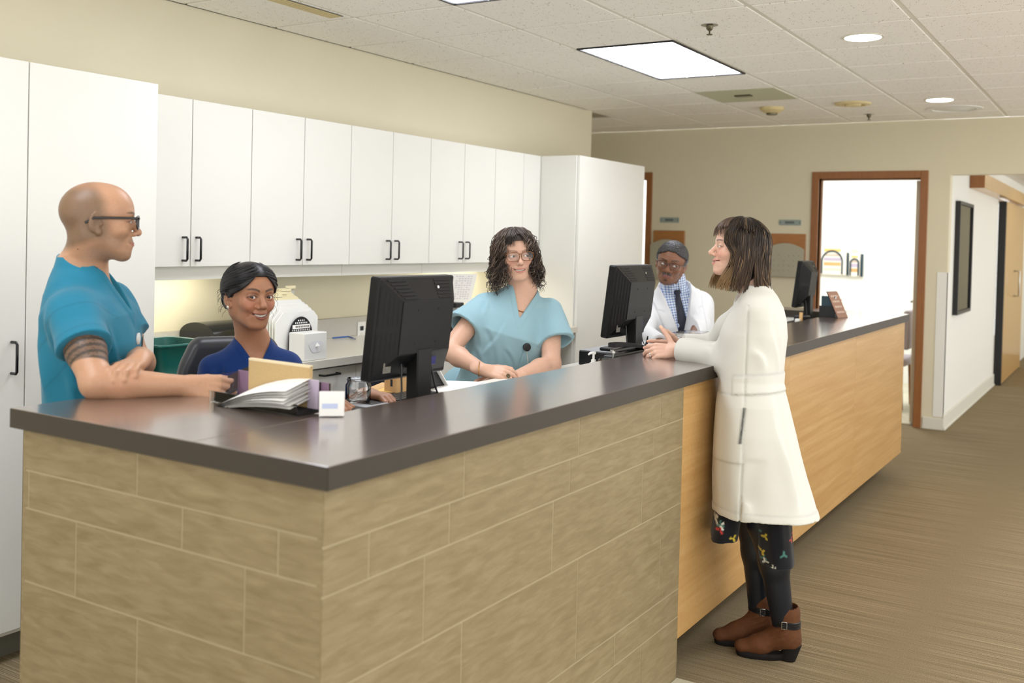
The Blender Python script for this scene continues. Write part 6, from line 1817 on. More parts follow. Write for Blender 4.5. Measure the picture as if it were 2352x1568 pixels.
monitor(6.63, 7.00 - .09, 1.905, 1.115, 1.424, 'far black monitor at the end of the desk, behind the visitor', 6.5, sticker=False)

# brochure rack at the inner corner of the desk
rk = thing('brochure_holder', 'clear acrylic rack holding a kraft folder board, lilac cards and fanned white leaflets', 'holder', (1.83, 1.86, 1.08))
Rk = Matrix.Translation((1.811, 1.739, 1.08)) @ Matrix.Rotation(math.atan2(*((0.31, 0.017))), 4, 'Z')     # local +x runs along the rack, to the viewer's left
def rkbox(nm, x0, x1, y0, y1, z0, z1, m, tilt=0, bev=.001):
    return MB().box(x0, x1, y0, y1, z0, z1, bev, M=Rk @ Matrix.Rotation(math.radians(tilt), 4, 'X')).build(nm, m, rk)
RL = 0.310466
rkbox('acrylic_back', -.01, RL * .9, -.112, -.110, .0, .070, 'acrylic')
rkbox('acrylic_front', -.01, RL + .01, .0, .004, .0, .030, 'acrylic')
rkbox('acrylic_end', RL - .012, RL - .010, -.085, -.02, 0.012, .075, 'acrylic')
rkbox('tray', -.005, RL + .004, -.105, -.002, .0, .012, 'black_matte')
rkbox('folder_board', .012, RL * .77, -.070, -.058, .012, .116, 'kraft')
rkbox('board_edge', .012, RL * .77, -.0705, -.0575, .111, .1175, 'kraft_edge')
rkbox('lilac_card', RL * .74, RL * .98, -.082, -.078, .012, .078, 'lilac')
rkbox('lilac_card', -.022, .016, -.060, -.056, .012, .084, 'lilac_pale')
rkbox('lilac_card', -.046, -.020, -.070, -.066, .012, .080, 'lilac')
fan = random.Random(2)
for k in range(7):
    M_ = Rk @ Matrix.Translation((RL * .52, -.020 + .002 * k, .020 + .0045 * k)) @ Matrix.Rotation(math.radians(8 + 1.5 * k), 4, 'Y') @ Matrix.Rotation(math.radians(fan.uniform(-3, 3)), 4, 'Z') @ Matrix.Rotation(math.radians(-14), 4, 'X')
    rows = []
    for a in np.linspace(-.5, .5, 9):
        bend = -.020 * (a + .0) ** 2 * 4 * (.6 + .06 * k)
        rows.append([tuple(M_ @ Vector((a * RL * 1.02, yy, bend))) for yy in (-.048, .048)])
    MB().grid(rows).build('leaflet', 'paper', rk)
lw = thing('leaflet_stack', 'white leaflets with a pale blue print, standing beside the acrylic rack', 'leaflets', (1.871, 1.676, 1.08))
for k in range(4):
    M_ = Matrix.Translation((1.86, 1.663, 1.083)) @ Matrix.Rotation(math.radians(-50 + 2 * k), 4, 'Z') @ Matrix.Rotation(math.radians(-7 - 2 * k), 4, 'X')
    MB().box(-.030, .030, .004 * k, .004 * k + .001, 0, .060, M=M_).build('leaflet', 'paper', lw)
    if k == 0: MB().box(-.024, .014, -.0006, .0, .018, .030, M=M_).build('print', 'print_blue', lw)

def jar(x, y, z, r, h, label, pen=False, cap=False):
    t = thing('glass_jar', label, 'jar', (x, y, z), 'glass jars on the inner worktop')
    MB().lathe([(r * .9, 0), (r, .008), (r, h * .72), (r * .86, h * .82), (r * .88, h), (r * .84, h), (r * .82, h * .83), (r * .95, h * .70), (r * .95, .010), (.001, .006)], (x, y, z), 28).build('glass', 'clear_glass', t)
    MB().tube([(x + r * .885 * math.cos(a), y + r * .885 * math.sin(a), z + h * .94) for a in np.linspace(0, 2 * math.pi, 28, endpoint=False)], .0022, 6, closed=True).build('rim', 'clear_glass', t)
    rg = random.Random(int(x * 100))
    for k in range(9):
        a = rg.uniform(0, 6.28); q = rg.uniform(0, r * .6)
        MB().tube([(x + q * math.cos(a) - .012, y + q * math.sin(a), z + .012 + .006 * (k % 4)), (x + q * math.cos(a) + .012, y + q * math.sin(a) + .008, z + .015 + .006 * (k % 4))], .0022, 6).build('paper_clip', 'silver', t)
    return t
jx, jy, jz = (2.425, 2.061, 1.0)
jar(jx, jy, WZ + .02, .040, .075, 'round glass jar of clips on the dark tray by the nearer monitor')
tr_ = thing('desk_tray', 'black desk tray with a grey insert and blue pen under the glass jar', 'tray', (jx, jy, WZ))
MB().box(jx - .10, jx + .055, 1.70, jy + .06, WZ, WZ + .018, .003).build('tray', 'black', tr_)
MB().box(jx - .06, jx + .05, 1.72, jy + .05, WZ + .018, WZ + .0195).build('insert', 'grey_lid', tr_)
pn = thing('pen', 'blue pen lying on the dark tray by the brochure rack', 'pen', (jx - .07, 1.71, WZ + .02))
MB().tube([(jx - .085, 1.706, WZ + .024), (jx - .06, 1.80, WZ + .026)], .004, 8).build('barrel', 'cable_blue', pn)
MB().tube([(jx - .060, 1.80, WZ + .026), (jx - .058, 1.806, WZ + .026)], [.003, .0008], 8).build('tip', 'silver', pn)
ev = thing('envelope', 'orange manila envelope lying behind the glass jar', 'envelope', (2.816, 2.258, 0.987))
MB().box(-.10, .10, -.055, .055, 0, .004, .001, M=rotz(.35, (2.805, 2.249, 0.986))).build('envelope_body', 'envelope', ev)
MB().box(-.098, .098, .01, .054, .004, .0046, M=rotz(.35, (2.805, 2.249, 0.986))).build('flap', 'wood_box', ev)
wb = thing('wooden_box', 'small pale wooden box with a dark mark behind the nearer monitor stand', 'box', (2.78, 2.186, 0.986))
MB().box(-.035, .035, -.03, .03, 0, .062, .003, M=rotz(-.1, (2.764, 2.174, 0.986))).build('box_body', 'wood_box', wb)
MB().box(-.037, .037, -.032, .032, .05, .066, .003, M=rotz(-.1, (2.764, 2.174, 0.986))).build('lid', 'wood_box', wb)
MB().box(-.0358, -.0352, -.012, -.002, .022, .046, M=rotz(-.1, (2.764, 2.174, 0.986))).build('mark', 'ink_black', wb)
def sheets(nm, label, pts, z, n, m='paper', group=None):
    t = thing(nm, label, 'paper', (pts[0][0], pts[0][1], z), group)
    c = [sum(p_[0] for p_ in pts) / len(pts), sum(p_[1] for p_ in pts) / len(pts)]
    rr = random.Random(n + len(label))
    for k in range(n):
        a = rr.uniform(-.05, .05); ca, sa = math.cos(a), math.sin(a)
        q = [(c[0] + (x - c[0]) * ca - (y - c[1]) * sa, c[1] + (x - c[0]) * sa + (y - c[1]) * ca) for x, y in pts]
        MB().prism(q, z + k * .0012, z + k * .0012 + .0009).build('sheet', m, t)
    return t
sheets('paper_stack', 'loose white papers on the inner worktop in front of the curly-haired woman', [(2.833, 2.059), (3.061, 2.214), (3.145, 2.051), (2.917, 2.007)], WZ + .0005, 4)
kb = thing('keyboard', 'black keyboard under the nearer monitor', 'keyboard', (2.43, 2.02, WZ))
MB().box(2.40, 2.76, 1.985, 2.085, WZ, WZ + .016, .003).build('base', 'black', kb)
kk = MB()
for r_ in range(4):
    for c_ in range(14): kk.box(2.408 + c_ * .025, 2.429 + c_ * .025, 1.99 + r_ * .023, 2.010 + r_ * .023, WZ + .016, WZ + .020)
ko = kk.build('keys', 'monitor_black', kb); ko['kind'] = 'stuff'
st = thing('document_stand', 'grey and black slanted document stand behind the nearer monitor neck', 'stand', (2.931, 2.16, 0.99))
MB().prism([(0, 0), (.11, 0), (.03, .09)], -.02, .02, M=Matrix.Translation((2.872, 2.141, 0.986)) @ Matrix.Rotation(math.radians(90), 4, 'X')).build('wedge', 'black', st)
MB().box(-.002, .12, -.03, .03, 0, .003, M=Matrix.Translation((2.861, 2.134, 0.988)) @ Matrix.Translation((.03, 0, .092)) @ Matrix.Rotation(math.radians(48), 4, 'Y')).build('plate', 'white_plastic', st)

# right-hand station
bx0 = 3.887
ob = thing('document_tray', 'black desktop tray with a grey top under the middle monitor', 'tray', (bx0 + .35, 1.9, WZ))
MB().box(bx0, bx0 + .60, 1.80, 2.06, WZ, WZ + .062, .003).build('tray_body', 'black', ob)
MB().box(bx0 + .002, bx0 + .598, 1.802, 2.058, WZ + .0625, WZ + .065, .001).build('tray_top', 'grey_lid', ob)
sg = thing('stapler', 'large black stapler resting on the black desktop tray', 'stapler', (4.0, 1.83, WZ + .065))
sy = 1.815; s0 = 3.709; s1 = 3.995; sz = WZ + .0655
MB().box(s0 - .03, s1 + .01, sy - .022, sy + .022, sz, sz + .012, .004).build('base', 'black', sg)
arm = MB(); rows = []
for k in range(9):
    a = k / 8; x = s0 + (s1 - s0) * a; zt_ = sz + .062 - .030 * a ** 1.6; zb_ = zt_ - .020 + .004 * a
    rows.append([(x, sy - .015, zb_), (x, sy - .017, zt_ - .004), (x, sy - .010, zt_), (x, sy + .010, zt_), (x, sy + .017, zt_ - .004), (x, sy + .015, zb_), (x, sy - .015, zb_)])
arm.grid(rows).add(rows[0][:6], [(0, 1, 2, 3, 4, 5)]).add(rows[-1][:6], [(0, 1, 2, 3, 4, 5)]); arm.build('arm', 'black', sg)
MB().box(s0 + .006, s1 - .02, sy - .010, sy + .010, sz + .022, sz + .034, .002).build('magazine', 'chrome', sg)
MB().tube([(s1 - .01, sy - .020, sz + .020), (s1 - .01, sy + .020, sz + .020)], .010, 12).build('hinge', 'black', sg)
pb = thing('pump_bottle', 'small white hand sanitiser pump bottle in front of the black tray', 'bottle', (3.6, 1.76, WZ))
px_, py_ = 3.432, 1.755
MB().lathe([(.001, 0), (.020, 0), (.021, .006), (.021, .062), (.016, .074), (.009, .078), (.001, .078)], (px_, py_, WZ), 20).build('body', 'white_plastic', pb)
hd = MB().lathe([(.009, .078), (.009, .088), (.0045, .089), (.0045, .108), (.009, .109), (.0095, .118), (.001, .119)], (px_, py_, WZ), 14)
hd.tube([(px_, py_, WZ + .113), (px_ - .018, py_ + .002, WZ + .115), (px_ - .034, py_ + .004, WZ + .110)], [.006, .005, .0035], 8)
hd.build('pump', 'white_plastic', pb)
jar(3.563, 1.757, WZ, .042, .078, 'ribbed glass jar holding a clear pen beside the pump bottle')
cp = thing('clear_pen', 'clear plastic pen standing in the ribbed glass jar', 'pen', (3.586, 1.757, WZ))
MB().tube([(3.578, 1.755, WZ + .02), (3.6, 1.752, WZ + .098)], .005, 10).build('barrel', 'clear_glass', cp)
MB().tube([(3.6, 1.752, WZ + .098), (3.602, 1.752, WZ + .105)], .006, 10).build('cap', 'white_plastic', cp)
cbx = thing('clear_box', 'clear lidded plastic box on a white block beside the visitor\'s hands', 'box', (5.0, 1.85, WZ))
cx_, cy_ = 4.661, 1.86
MB().box(cx_ - .13, cx_ + .13, cy_ - .07, cy_ + .07, WZ, WZ + .065, .004).build('block', 'white_plastic', cbx)
MB().box(cx_ - .11, cx_ + .11, cy_ - .06, cy_ + .06, WZ + .066, WZ + .105, .003).build('lid', 'clear_glass', cbx)
MB().box(cx_ - .05, cx_ + .06, cy_ - .03, cy_ + .03, WZ + .068, WZ + .085, .003).build('contents', 'sign_cream', cbx)

# far end of the desk
bk = thing('book_rack', 'small rack holding a row of slim books beside the far monitor', 'rack', (6.486, 1.666, 1.08))
b0 = (6.46, 1.689, 1.08)
MB().box(b0[0] - .005, b0[0] + .20, b0[1] - .08, b0[1] + .02, 1.08, 1.086, .001).build('rack_base', 'black', bk)
MB().box(b0[0] - .010, b0[0] - .004, b0[1] - .08, b0[1] + .02, 1.08, 1.15, .001).build('rack_side', 'black', bk)
rk2 = random.Random(4)
for k, (m_, hh) in enumerate((('dark_teal', .125), ('book_blue', .105), ('book_grey', .10), ('maroon', .12), ('book_brown', .10), ('book_tan', .10))):
    b = thing('book', ['dark teal slim book at the near end of the small rack', 'blue slim book in the small rack', 'grey slim book in the small rack', 'maroon slim book standing tall in the small rack', 'brown slim book in the small rack', 'tan slim book at the far end of the small rack'][k], 'book', (b0[0] + .012 + k * .031, b0[1] - .03, 1.086), 'slim books in the small rack')
    x = b0[0] + .002 + k * .031
    MB().box(x, x + .022, b0[1] - .075, b0[1] + .010, 1.0862, 1.0862 + hh, .001).build('cover', m_, b)
    MB().box(x + .003, x + .019, b0[1] - .077, b0[1] - .0745, 1.089, 1.083 + hh).build('pages', 'paper', b)
sc_ = thing('sign_card', 'leaning brown card with four pale lines in an acrylic stand at the desk end', 'sign', (6.524, 1.589, 1.08))
S0 = Vector((6.454, 1.561, 1.08))
Ms = Matrix.Translation(S0) @ Matrix.Rotation(math.radians(-62), 4, 'Z') @ Matrix.Rotation(math.radians(0), 4, 'X')
Mc = Matrix.Translation(S0 + Vector((0, 0, .001))) @ Matrix.Rotation(math.radians(-14), 4, 'Z') @ Matrix.Rotation(math.radians(-26), 4, 'X')
MB().box(-.062, .062, -.0022, .0022, 0, .175, .0008, M=Mc).build('card', 'sign_brown', sc_)
for k in range(4):
    ln = MB(); rl = random.Random(k)
    x = -.046
    while x < .040:
        wv = rl.uniform(.010, .022); ln.box(x, min(x + wv, .046), -.0030, -.0022, .140 - k * .036, .152 - k * .036, M=Mc); x += wv + .006
    ln.build('text_line', 'sign_cream', sc_)
MB().box(-.066, .066, .0025, .004, 0, .180, M=Mc).build('acrylic_plate', 'acrylic', sc_)
MB().box(-.066, .066, 0, .085, 0, .003, M=Matrix.Translation(S0) @ Matrix.Rotation(math.radians(-14), 4, 'Z')).build('acrylic_foot', 'acrylic', sc_)
dt = thing('desk_organiser', 'small black organiser with pens and tape under the far monitor', 'organiser', (6.55, 1.80, WZ))
MB().box(6.30, 6.62, 1.75, 1.90, WZ, WZ + .055, .004).build('tray', 'black', dt)
MB().box(6.42, 6.52, 1.78, 1.86, WZ + .056, WZ + .095, .006).build('tape_dispenser', 'black', dt)
MB().box(6.34, 6.37, 1.80, 1.83, WZ + .056, WZ + .080, .003).build('eraser', 'white_plastic', dt)
MB().tube([(6.37, 1.80, WZ + .06), (6.375, 1.80, WZ + .12)], .011, 8).build('marker', 'wood_box', dt)

# back counter
gb = thing('recycling_bin', 'dark green plastic tub on the back counter beside the tall cabinet', 'bin', (2.87, 3.47, .93))
def rrect(x0, x1, y0, y1, r, n=6):
    o = []
    for cx, cy, a0 in ((x1 - r, y1 - r, 0), (x0 + r, y1 - r, 90), (x0 + r, y0 + r, 180), (x1 - r, y0 + r, 270)):
        for k in range(n + 1): a = math.radians(a0 + 90 * k / n); o.append((cx + r * math.cos(a), cy + r * math.sin(a)))
    return o
gx0, gx1, gy0, gy1 = 2.668, 2.938, 3.29, 3.56
tb = MB(); lay = []
for z, ins in ((.931, .030), (1.052, .006), (1.058, -.004), (1.066, -.004), (1.066, .008), (1.052, .012), (.940, .036)):
    lay.append([(x, y, z) for x, y in rrect(gx0 + ins, gx1 - ins, gy0 + ins, gy1 - ins, .04)])
tb.grid([l + [l[0]] for l in lay], True)
tb.add(lay[0], [tuple(range(len(lay[0])))[::-1]]); tb.add(lay[-1], [tuple(range(len(lay[-1])))])
tb.build('tub', 'bin_green', gb)
MB().tube([(x, y, 1.062) for x, y in rrect(gx0 - .005, gx1 + .005, gy0 - .005, gy1 + .005, .043)], .0065, 8, closed=True).build('rim', 'bin_green', gb)
def punch(x0, x1, y, z, r, label):
    t = thing('file_tray_roll', label, 'tray', ((x0 + x1) / 2, y, z), 'rounded black letter trays on the back counter')
    sh = MB(); prof = [(y - r * 1.5 + r * 1.5 * (1 - math.cos(a)), z + r * (.25 + math.sin(a) * .75)) for a in np.linspace(0, math.pi, 14)]
    sec = [(y - r * 1.5, z + .001)] + prof + [(y + r * 1.5, z + .001)]
    rows = [[(xx, a, b) for a, b in sec] for xx in (x0, x0 + .006, x1 - .006, x1)]
    sh.grid(rows).add([(x0, a, b) for a, b in sec], [tuple(range(len(sec)))]).add([(x1, a, b) for a, b in sec], [tuple(range(len(sec)))[::-1]])
    sh.build('shell', 'monitor_gloss', t)
    MB().box(x1 - .05, x1 + .004, y - r * 1.3, y + r * 1.3, z + .004, z + r * .5, .004).build('end_cap', 'black', t)
mat('monitor_gloss', (26, 27, 29), 0.2, spec=.6)
pz = .9305
X0p, X1p = 3.288, 3.508
punch(X0p, X1p + .02, 3.79, pz, .080, 'lower rounded black letter tray left of the seated woman')
punch(X0p - .01, X1p + .01, 3.79, pz + .082, .080, 'upper rounded black letter tray left of the seated woman, stacked on another')
X2p, X3p = 3.665, 3.856
punch(X2p, X3p + .012, 3.79, pz, .080, 'lower rounded black letter tray right of the seated woman\'s head')
punch(X2p, X3p, 3.79, pz + .082, .080, 'upper rounded black letter tray right of the seated woman\'s head')
fh = thing('file_sorter', 'black mesh file sorter stuffed with white and cream folders', 'file sorter', (3.781, 3.6, 0.93))
fx0 = 3.49; fx1 = 3.653; fw_ = fx1 - fx0; fxc = (fx0 + fx1) / 2; fzt = 1.129
ov = [(fxc + fw_ / 2 * math.cos(a), .935 + (fzt - .935) * (.45 + .55 * math.sin(a))) for a in np.linspace(0, math.pi, 20)]
ov = [(fxc + fw_ / 2, .932)] + ov + [(fxc - fw_ / 2, .932)]
pan = MB(); n_ = len(ov)
pan.add([(x, 3.398, z) for x, z in ov] + [(x, 3.402, z) for x, z in ov], [tuple(range(n_)), tuple(range(n_, 2 * n_))[::-1]] + [(i, (i + 1) % n_, n_ + (i + 1) % n_, n_ + i) for i in range(n_)])
pan.build('end_panel', 'black', fh)
holes = MB()
for r_ in range(22):
    for c_ in range(20):
        hx = fxc - fw_ / 2 + .012 + c_ * .0125 + (.006 if r_ % 2 else 0); hz = .95 + r_ * .0115
        e = ((hx - fxc) / (fw_ / 2 - .010)) ** 2 + (max(0, (hz - .935) / (fzt - .935) - .45) / .52) ** 2
        if e < .92 and not (fzt - .060 < hz < fzt - .036):
            holes.add([(hx + .0042 * math.cos(a), 3.3972, hz + .0042 * math.sin(a)) for a in np.linspace(0, 2 * math.pi, 6, endpoint=False)], [tuple(range(6))])
ho_ = holes.build('perforation', 'folder_white', fh); ho_['kind'] = 'stuff'
MB().box(fxc - fw_ * .36, fxc + fw_ * .36, 3.3955, 3.398, fzt - .057, fzt - .038).build('label_strip', 'paper', fh)
tx = MB(); rl = random.Random(6); xx = fxc - fw_ * .25
while xx < fxc + fw_ * .25: wv = rl.uniform(.008, .016); tx.box(xx, xx + wv, 3.3948, 3.3955, fzt - .052, fzt - .043); xx += wv + .004
tx.build('label_text', 'label_grey', fh)
ff = random.Random(11)
for k in range(9):
    y = 3.41 + k * .028; top_ = fzt + (.020 + .012 * k) + ff.uniform(0, .008); x0_ = fx0 - .075 + .010 * k; x1_ = fx1 + .045 + .006 * k
    m_ = 'folder_white' if k < 5 else 'folder_cream'
    pts_ = [(x0_, .935), (x1_, .935), (x1_, top_ - .03), (x1_ - .03, top_), (x0_ + .05, top_), (x0_, top_ - .05)]
    f_ = MB(); n2 = len(pts_)
    f_.add([(a, y, b) for a, b in pts_] + [(a, y + .006, b) for a, b in pts_], [tuple(range(n2)), tuple(range(n2, 2 * n2))[::-1]] + [(i, (i + 1) % n2, n2 + (i + 1) % n2, n2 + i) for i in range(n2)])
    o_ = f_.build('folder', m_, fh)
    if k > 4: MB().box(x0_ + .06 + .05 * (k - 5), x0_ + .13 + .05 * (k - 5), y, y + .003, top_ - .002, top_ + .012).build('folder_tab', 'folder_cream', o_)
tb_ = thing('tissue_box', 'white cardboard tissue box in front of the file sorter', 'box', (3.871, 3.564, 0.93))
ux0, ux1 = 3.476, 3.63
MB().box(ux0, ux1, 3.285, 3.385, .9305, .9305 + .130, .003).build('carton', 'white_plastic', tb_)
oc = MB(); ctr = ((ux0 + ux1) / 2, .995)
oc.add([(ctr[0] + .045 * math.cos(a) * (1 + .2 * math.sin(3 * a)), 3.2835, ctr[1] + .033 * math.sin(a) * (1 + .15 * math.cos(2 * a))) for a in np.linspace(0, 2 * math.pi, 20, endpoint=False)] , [tuple(range(20))])
oc.build('opening_print', 'grey_print', tb_) if 'grey_print' in MATS else oc.build('opening_print', mat('grey_print', (226, 227, 230), .6), tb_)
MB().add([(ctr[0] - .008, 3.282, ctr[1]), (ctr[0] + .012, 3.270, ctr[1] + .004), (ctr[0] + .006, 3.282, ctr[1] + .02)], [(0, 1, 2)]).build('tissue', 'folder_white', tb_)
def outlet(x, y, z, label, dark=False):
    t = thing('wall_outlet', label, 'outlet', (x, y, z), 'outlet plates on the back wall')
    MB().box(x - .036, x + .036, y - .006, y, z - .058, z + .058, .002).build('cover_plate', 'white_plastic', t)
    for dz in (-.02, .02): MB().box(x - .016, x + .016, y - .0075, y - .006, z + dz - .013, z + dz + .013, .001).build('socket', 'ink_black' if dark and dz > 0 else 'baseboard', t)
ox = (4.036, 3.934, 1.188); outlet(ox[0], 3.935, ox[2] - .03, 'blank white wall plate above the file sorter')
ox = (4.633, 3.925, 0.941); outlet(ox[0], 3.925, ox[2] + .01, 'white wall outlet with a black plug left of the nearer monitor', True)
nc = thing('network_cable', 'blue network cable on the back counter', 'cable', (4.2, 3.85, .93))
MB().tube([(4.332, 3.878, 0.937), (4.399, 3.869, 0.938), (4.444, 3.859, 0.938), (4.391, 3.773, 0.938)], .0045, 8).build('cable', 'cable_blue', nc)
MB().tube([(4.391, 3.773, 0.938), (4.377, 3.752, 0.938)], .006, 8).build('plug', 'clear_glass', nc)
pp = thing('notice', 'white printed sheet hanging under the wall cabinets behind the curly-haired woman', 'paper', (5.311, 3.66, 1.207))
c1, c2, c3, c4 = (5.135, 3.64, 1.299), (5.437, 3.64, 1.292), (5.453, 3.7, 1.098), (5.208, 3.7, 1.108)
MB().grid([[tuple(Vector(c1).lerp(Vector(c2), a).lerp(Vector(c4).lerp(Vector(c3), a), b)) for a in (0, .5, 1)] for b in (0, .25, .5, .75, 1)]).build('sheet', 'paper', pp)
tl = MB(); rl = random.Random(9)
for k in range(11):
    for a in np.arange(.22, .86, .11):
        if rl.random() < .75:
            b = .08 + k * .075; q = [Vector(c1).lerp(Vector(c2), a + da).lerp(Vector(c4).lerp(Vector(c3), a + da), b + db) + Vector((0, -.0012, 0)) for da, db in ((0, 0), (.07, 0), (.07, .018), (0, .018))]
            tl.add([tuple(v_) for v_ in q], [(0, 1, 2, 3)])
tl.build('text', 'lilac_pale', pp)
cs = thing('card_reader', 'small dark device with a yellow light beside the curly-haired woman', 'device', (6.609, 4.625, 0.93))
kx = (5.0, 3.5, 1.104)
MB().box(kx[0] - .06, kx[0] + .06, 3.46, 3.58, .9305, kx[2] - .02, .004).build('body', 'black', cs)
MB().box(kx[0] - .065, kx[0] + .02, 3.45, 3.59, kx[2], kx[2] + .03, .004).build('display', 'black', cs)
MB().box(kx[0] - .03, kx[0] + .03, 3.50, 3.56, kx[2] - .021, kx[2] + .001).build('column', 'white_plastic', cs)
MB().box(kx[0] - .02, kx[0] + .01, 3.458, 3.4605, kx[2] - .04, kx[2] - .028).build('indicator', 'envelope', cs)
ch2 = thing('office_chair', 'dark blue fabric office chair behind the curly-haired woman', 'chair', (*(3.8794, 2.7925), 0))
Bc = Frame(V3(*(3.8794, 2.7925), .52), unit(V3(.2, -1, 0)), CU)
Fb = Field(); Fb.box(Bc, (0, 0, -.03), (.23, .22, .04), .035); garment(ch2, 'seat', Fb, Bc.o - .4, Bc.o + .4, (26, 30, 42), .014)
Fb = Field(); Fb.box(Bc, (0, -.24, .34), (.22, .035, .25), .034); garment(ch2, 'backrest', Fb, Bc.o - .5, Bc.o + .7, (24, 28, 40), .014)
MB().tube([Bc(0, 0, -.06), Bc(0, 0, -.42)], .028, 12).build('column', 'black', ch2)
MB().tube([Bc(0, -.05, -.05), Bc(0, -.27, -.02), Bc(0, -.285, .2)], .018, 8).build('back_bracket', 'black', ch2)
for k in range(5):
    a = k * 2 * math.pi / 5
    leg = MB().tube([Bc(0, 0, -.41), Bc(.28 * math.cos(a), .28 * math.sin(a), -.455)], [.024, .015], 8).build('leg', 'black', ch2)
    MB().lathe([(.001, -.0275), (.017, -.024), (.0275, 0), (.017, .024), (.001, .0275)], tuple(Bc(.28 * math.cos(a), .28 * math.sin(a), -.4925)), 12).build('caster', 'black_matte', leg)

# ------------------------------------------------------------------ things on the far wall and in the rooms beyond
def room_sign(y0, y1, z0, z1, label):
    t = thing('room_sign', label, 'sign', (FX - .008, (y0 + y1) / 2, (z0 + z1) / 2), 'grey room number signs')
    MB().box(FX - .010, FX - .001, y0, y1, z0, z1, .002).build('plate', 'sign_grey', t)
    ym, zm_ = (y0 + y1) / 2, (z0 + z1) / 2
    b = MB(); rl = random.Random(3); y = ym + .042
    for k in range(6): b.box(FX - .0112, FX - .0100, y - .011, y, zm_ - .010, zm_ + .010); y -= .014
    b.build('lettering', 'sign_text', t)
    for yy in (y0 + .012, y1 - .012):
        MB().lathe([(.006, 0), (.005, .002), (.001, .003)], (0, 0, 0), 10, M=Matrix.Translation((FX - .010, yy, zm_)) @ Matrix.Rotation(math.radians(-90), 4, 'Y')).build('screw', 'sign_text', t)
room_sign(3.776, 3.972, 1.718, 1.768, 'grey room sign to the left, above the board behind the man in the tie')
room_sign(2.599, 2.80, 1.708, 1.758, 'grey room sign beside the open door, above the visitor\'s shoulder')
def wall_board(y0, y1, zt, zb, pz0, label):
    """wooden back board with an arched grey holder in front"""
    t = thing('chart_board', label, 'board', (FX - .03, (y0 + y1) / 2, zb), 'wooden chart boards by the doors')
    MB().box(FX - .022, FX - .001, y0, y1, zb + .02, zt, .002).build('back_board', 'oak_board', t)
    n = 14; ys = [y0 - .0 + (y1 + .018 - y0) * k / n for k in range(n + 1)]
    arc = [(y, pz0 - .055 + .055 * math.sin(math.pi * k / n) ** .8) for k, y in enumerate(ys)]
    poly = [(y0, zb)] + arc + [(y1 + .018, zb)]
    m_ = MB(); q = len(poly)
    m_.add([(FX - .050, a, b) for a, b in poly] + [(FX - .044, a, b) for a, b in poly], [tuple(range(q)), tuple(range(q, 2 * q))[::-1]] + [(i, (i + 1) % q, q + (i + 1) % q, q + i) for i in range(q)])
    m_.build('holder_panel', 'board_grey', t)
    MB().box(FX - .044, FX - .022, y0 + .005, y1, zb, zb + .02, .002).build('holder_shelf', 'board_grey', t)
    dots = MB(); rl = random.Random(5)
    for a in range(4):
        for b in range(6): 
            if rl.random() < .8: dots.box(FX - .0508, FX - .0499, y0 + .04 + b * .045, y0 + .055 + b * .045, pz0 - .12 - a * .045, pz0 - .108 - a * .045)
    dots.build('printing', 'label_grey2', t)
mat('label_grey2', (158, 155, 138), .7)
wall_board(3.712, 4.033, 1.640, 1.17, 1.555, 'wooden board with an arched grey holder behind the man in the tie')
wall_board(2.552, 2.876, 1.630, 1.24, 1.545, 'wooden board with an arched grey holder between the visitor and the open door')
ft = thing('framed_picture', 'tall dark-framed picture under glass on the corridor wall', 'picture', (9.95, 1.35, 1.45))
pxa, pxb, pza, pzb = 9.44, 10.26, .955, 1.945
fm = MB()
for q in ((pxa, pxa + .03, pza, pzb), (pxb - .03, pxb, pza, pzb), (pxa + .03, pxb - .03, pza, pza + .03), (pxa + .03, pxb - .03, pzb - .03, pzb)): fm.box(q[0], q[1], 1.318, 1.360, q[2], q[3], .002)
fm.build('frame', 'black', ft)
MB().box(pxa + .03, pxb - .03, 1.345, 1.352, pza + .03, pzb - .03).build('mount', 'board_grey', ft)
ab = mat('print_dark', (58, 66, 78), .6, noise=.7, nscale=5)
MB().box(pxa + .10, pxb - .10, 1.3435, 1.3452, pza + .40, pzb - .28).build('print', ab, ft)
MB().box(pxa + .10, pxb - .10, 1.3435, 1.3452, pza + .07, pza + .22).build('print', 'label_grey', ft)
MB().box(pxa + .03, pxb - .03, 1.332, 1.334, pza + .03, pzb - .03).build('glazing', 'lens_glass', ft)
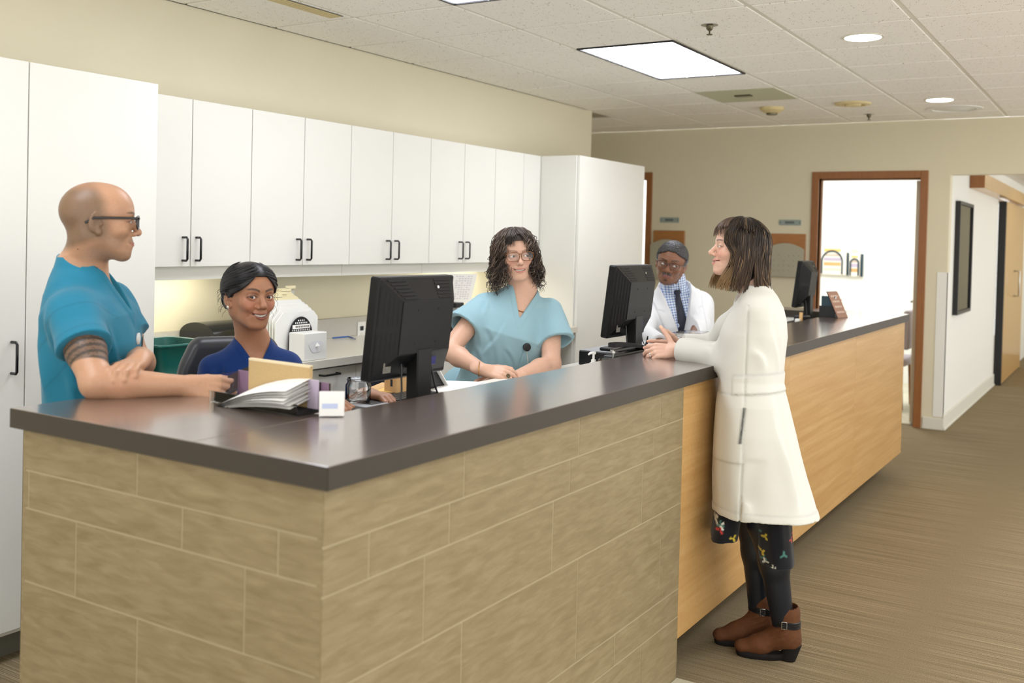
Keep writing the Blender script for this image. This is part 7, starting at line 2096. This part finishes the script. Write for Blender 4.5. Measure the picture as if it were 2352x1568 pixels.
def arch_picture(y0, y1, z0, z1, seed, label):
    t = thing('canvas_picture', label, 'picture', (11.99, (y0 + y1) / 2, z0), 'arched canvases in the consulting room')
    MB().box(11.965, 11.998, y0, y1, z0, z1, .002).build('canvas', mat('canvas_wash%d' % seed, (246, 236, 224), .8, noise=.06, nscale=9), t)
    rl = random.Random(seed); ym = (y0 + y1) / 2; r_ = (y1 - y0) * .36
    for k in range(5):
        zz = z0 + .05 + k * .055
        MB().box(11.9636, 11.9648, ym - r_ * .85, ym + r_ * .8, zz, zz + rl.uniform(.02, .045)).build('colour_band', ['envelope', 'folder_cream', 'wood_box', 'lilac_pale', 'sign_cream'][(k + seed) % 5], t)
    pts = [(11.962, ym - r_, z0 + .01), (11.962, ym - r_, z0 + (z1 - z0) * .55)] + [(11.962, ym - r_ * math.cos(a), z0 + (z1 - z0) * .55 + r_ * 1.05 * math.sin(a)) for a in np.linspace(.15, math.pi - .15, 14)] + [(11.962, ym + r_, z0 + (z1 - z0) * .55), (11.962, ym + r_, z0 + .01)]
    MB().tube(pts, .010, 8).build('painted_arch', 'dark_teal', t)
    MB().box(11.960, 11.998, y0 - .030, y0 - .008, z0, z1 - .02, .002).build('edge_slat', 'dark_teal', t)
arch_picture(2.875, 3.20, 1.195, 1.475, 1, 'left arched canvas seen through the open door')
arch_picture(2.475 + .22, 2.475 + .355 - .0, 1.185, 1.465, 2, 'right arched canvas seen through the open door') if False else arch_picture(2.72, 2.845, 1.185, 1.465, 2, 'right arched canvas seen through the open door')
gc = thing('guest_chair', 'mauve upholstered chair back showing inside the consulting room', 'chair', (10.2, 1.98, 0))
Bg = Frame(V3(10.2, 2.05, .45), unit(V3(0, 1, 0)), CU)
cz2 = 0.941
Fg = Field(); Fg.box(Bg, (0, 0, 0), (.24, .23, .04), .03); garment(ch_ if False else gc, 'seat', Fg, Bg.o - .4, Bg.o + .4, (170, 160, 164), .016)
Fg = Field(); Fg.box(Bg, (0, -.22, (cz2 - .45) / 2 + .06), (.24, .03, (cz2 - .45) / 2 - .06), .028); garment(gc, 'backrest', Fg, Bg.o - .5, Bg.o + .8, (168, 158, 164), .016)
for sx in (-.2, .2):
    for sy_ in (-.18, .18): MB().tube([Bg(sx, sy_, -.03), Bg(sx * 1.05, sy_ * 1.1, -.449)], .013, 8).build('leg', 'frame_wood', gc)
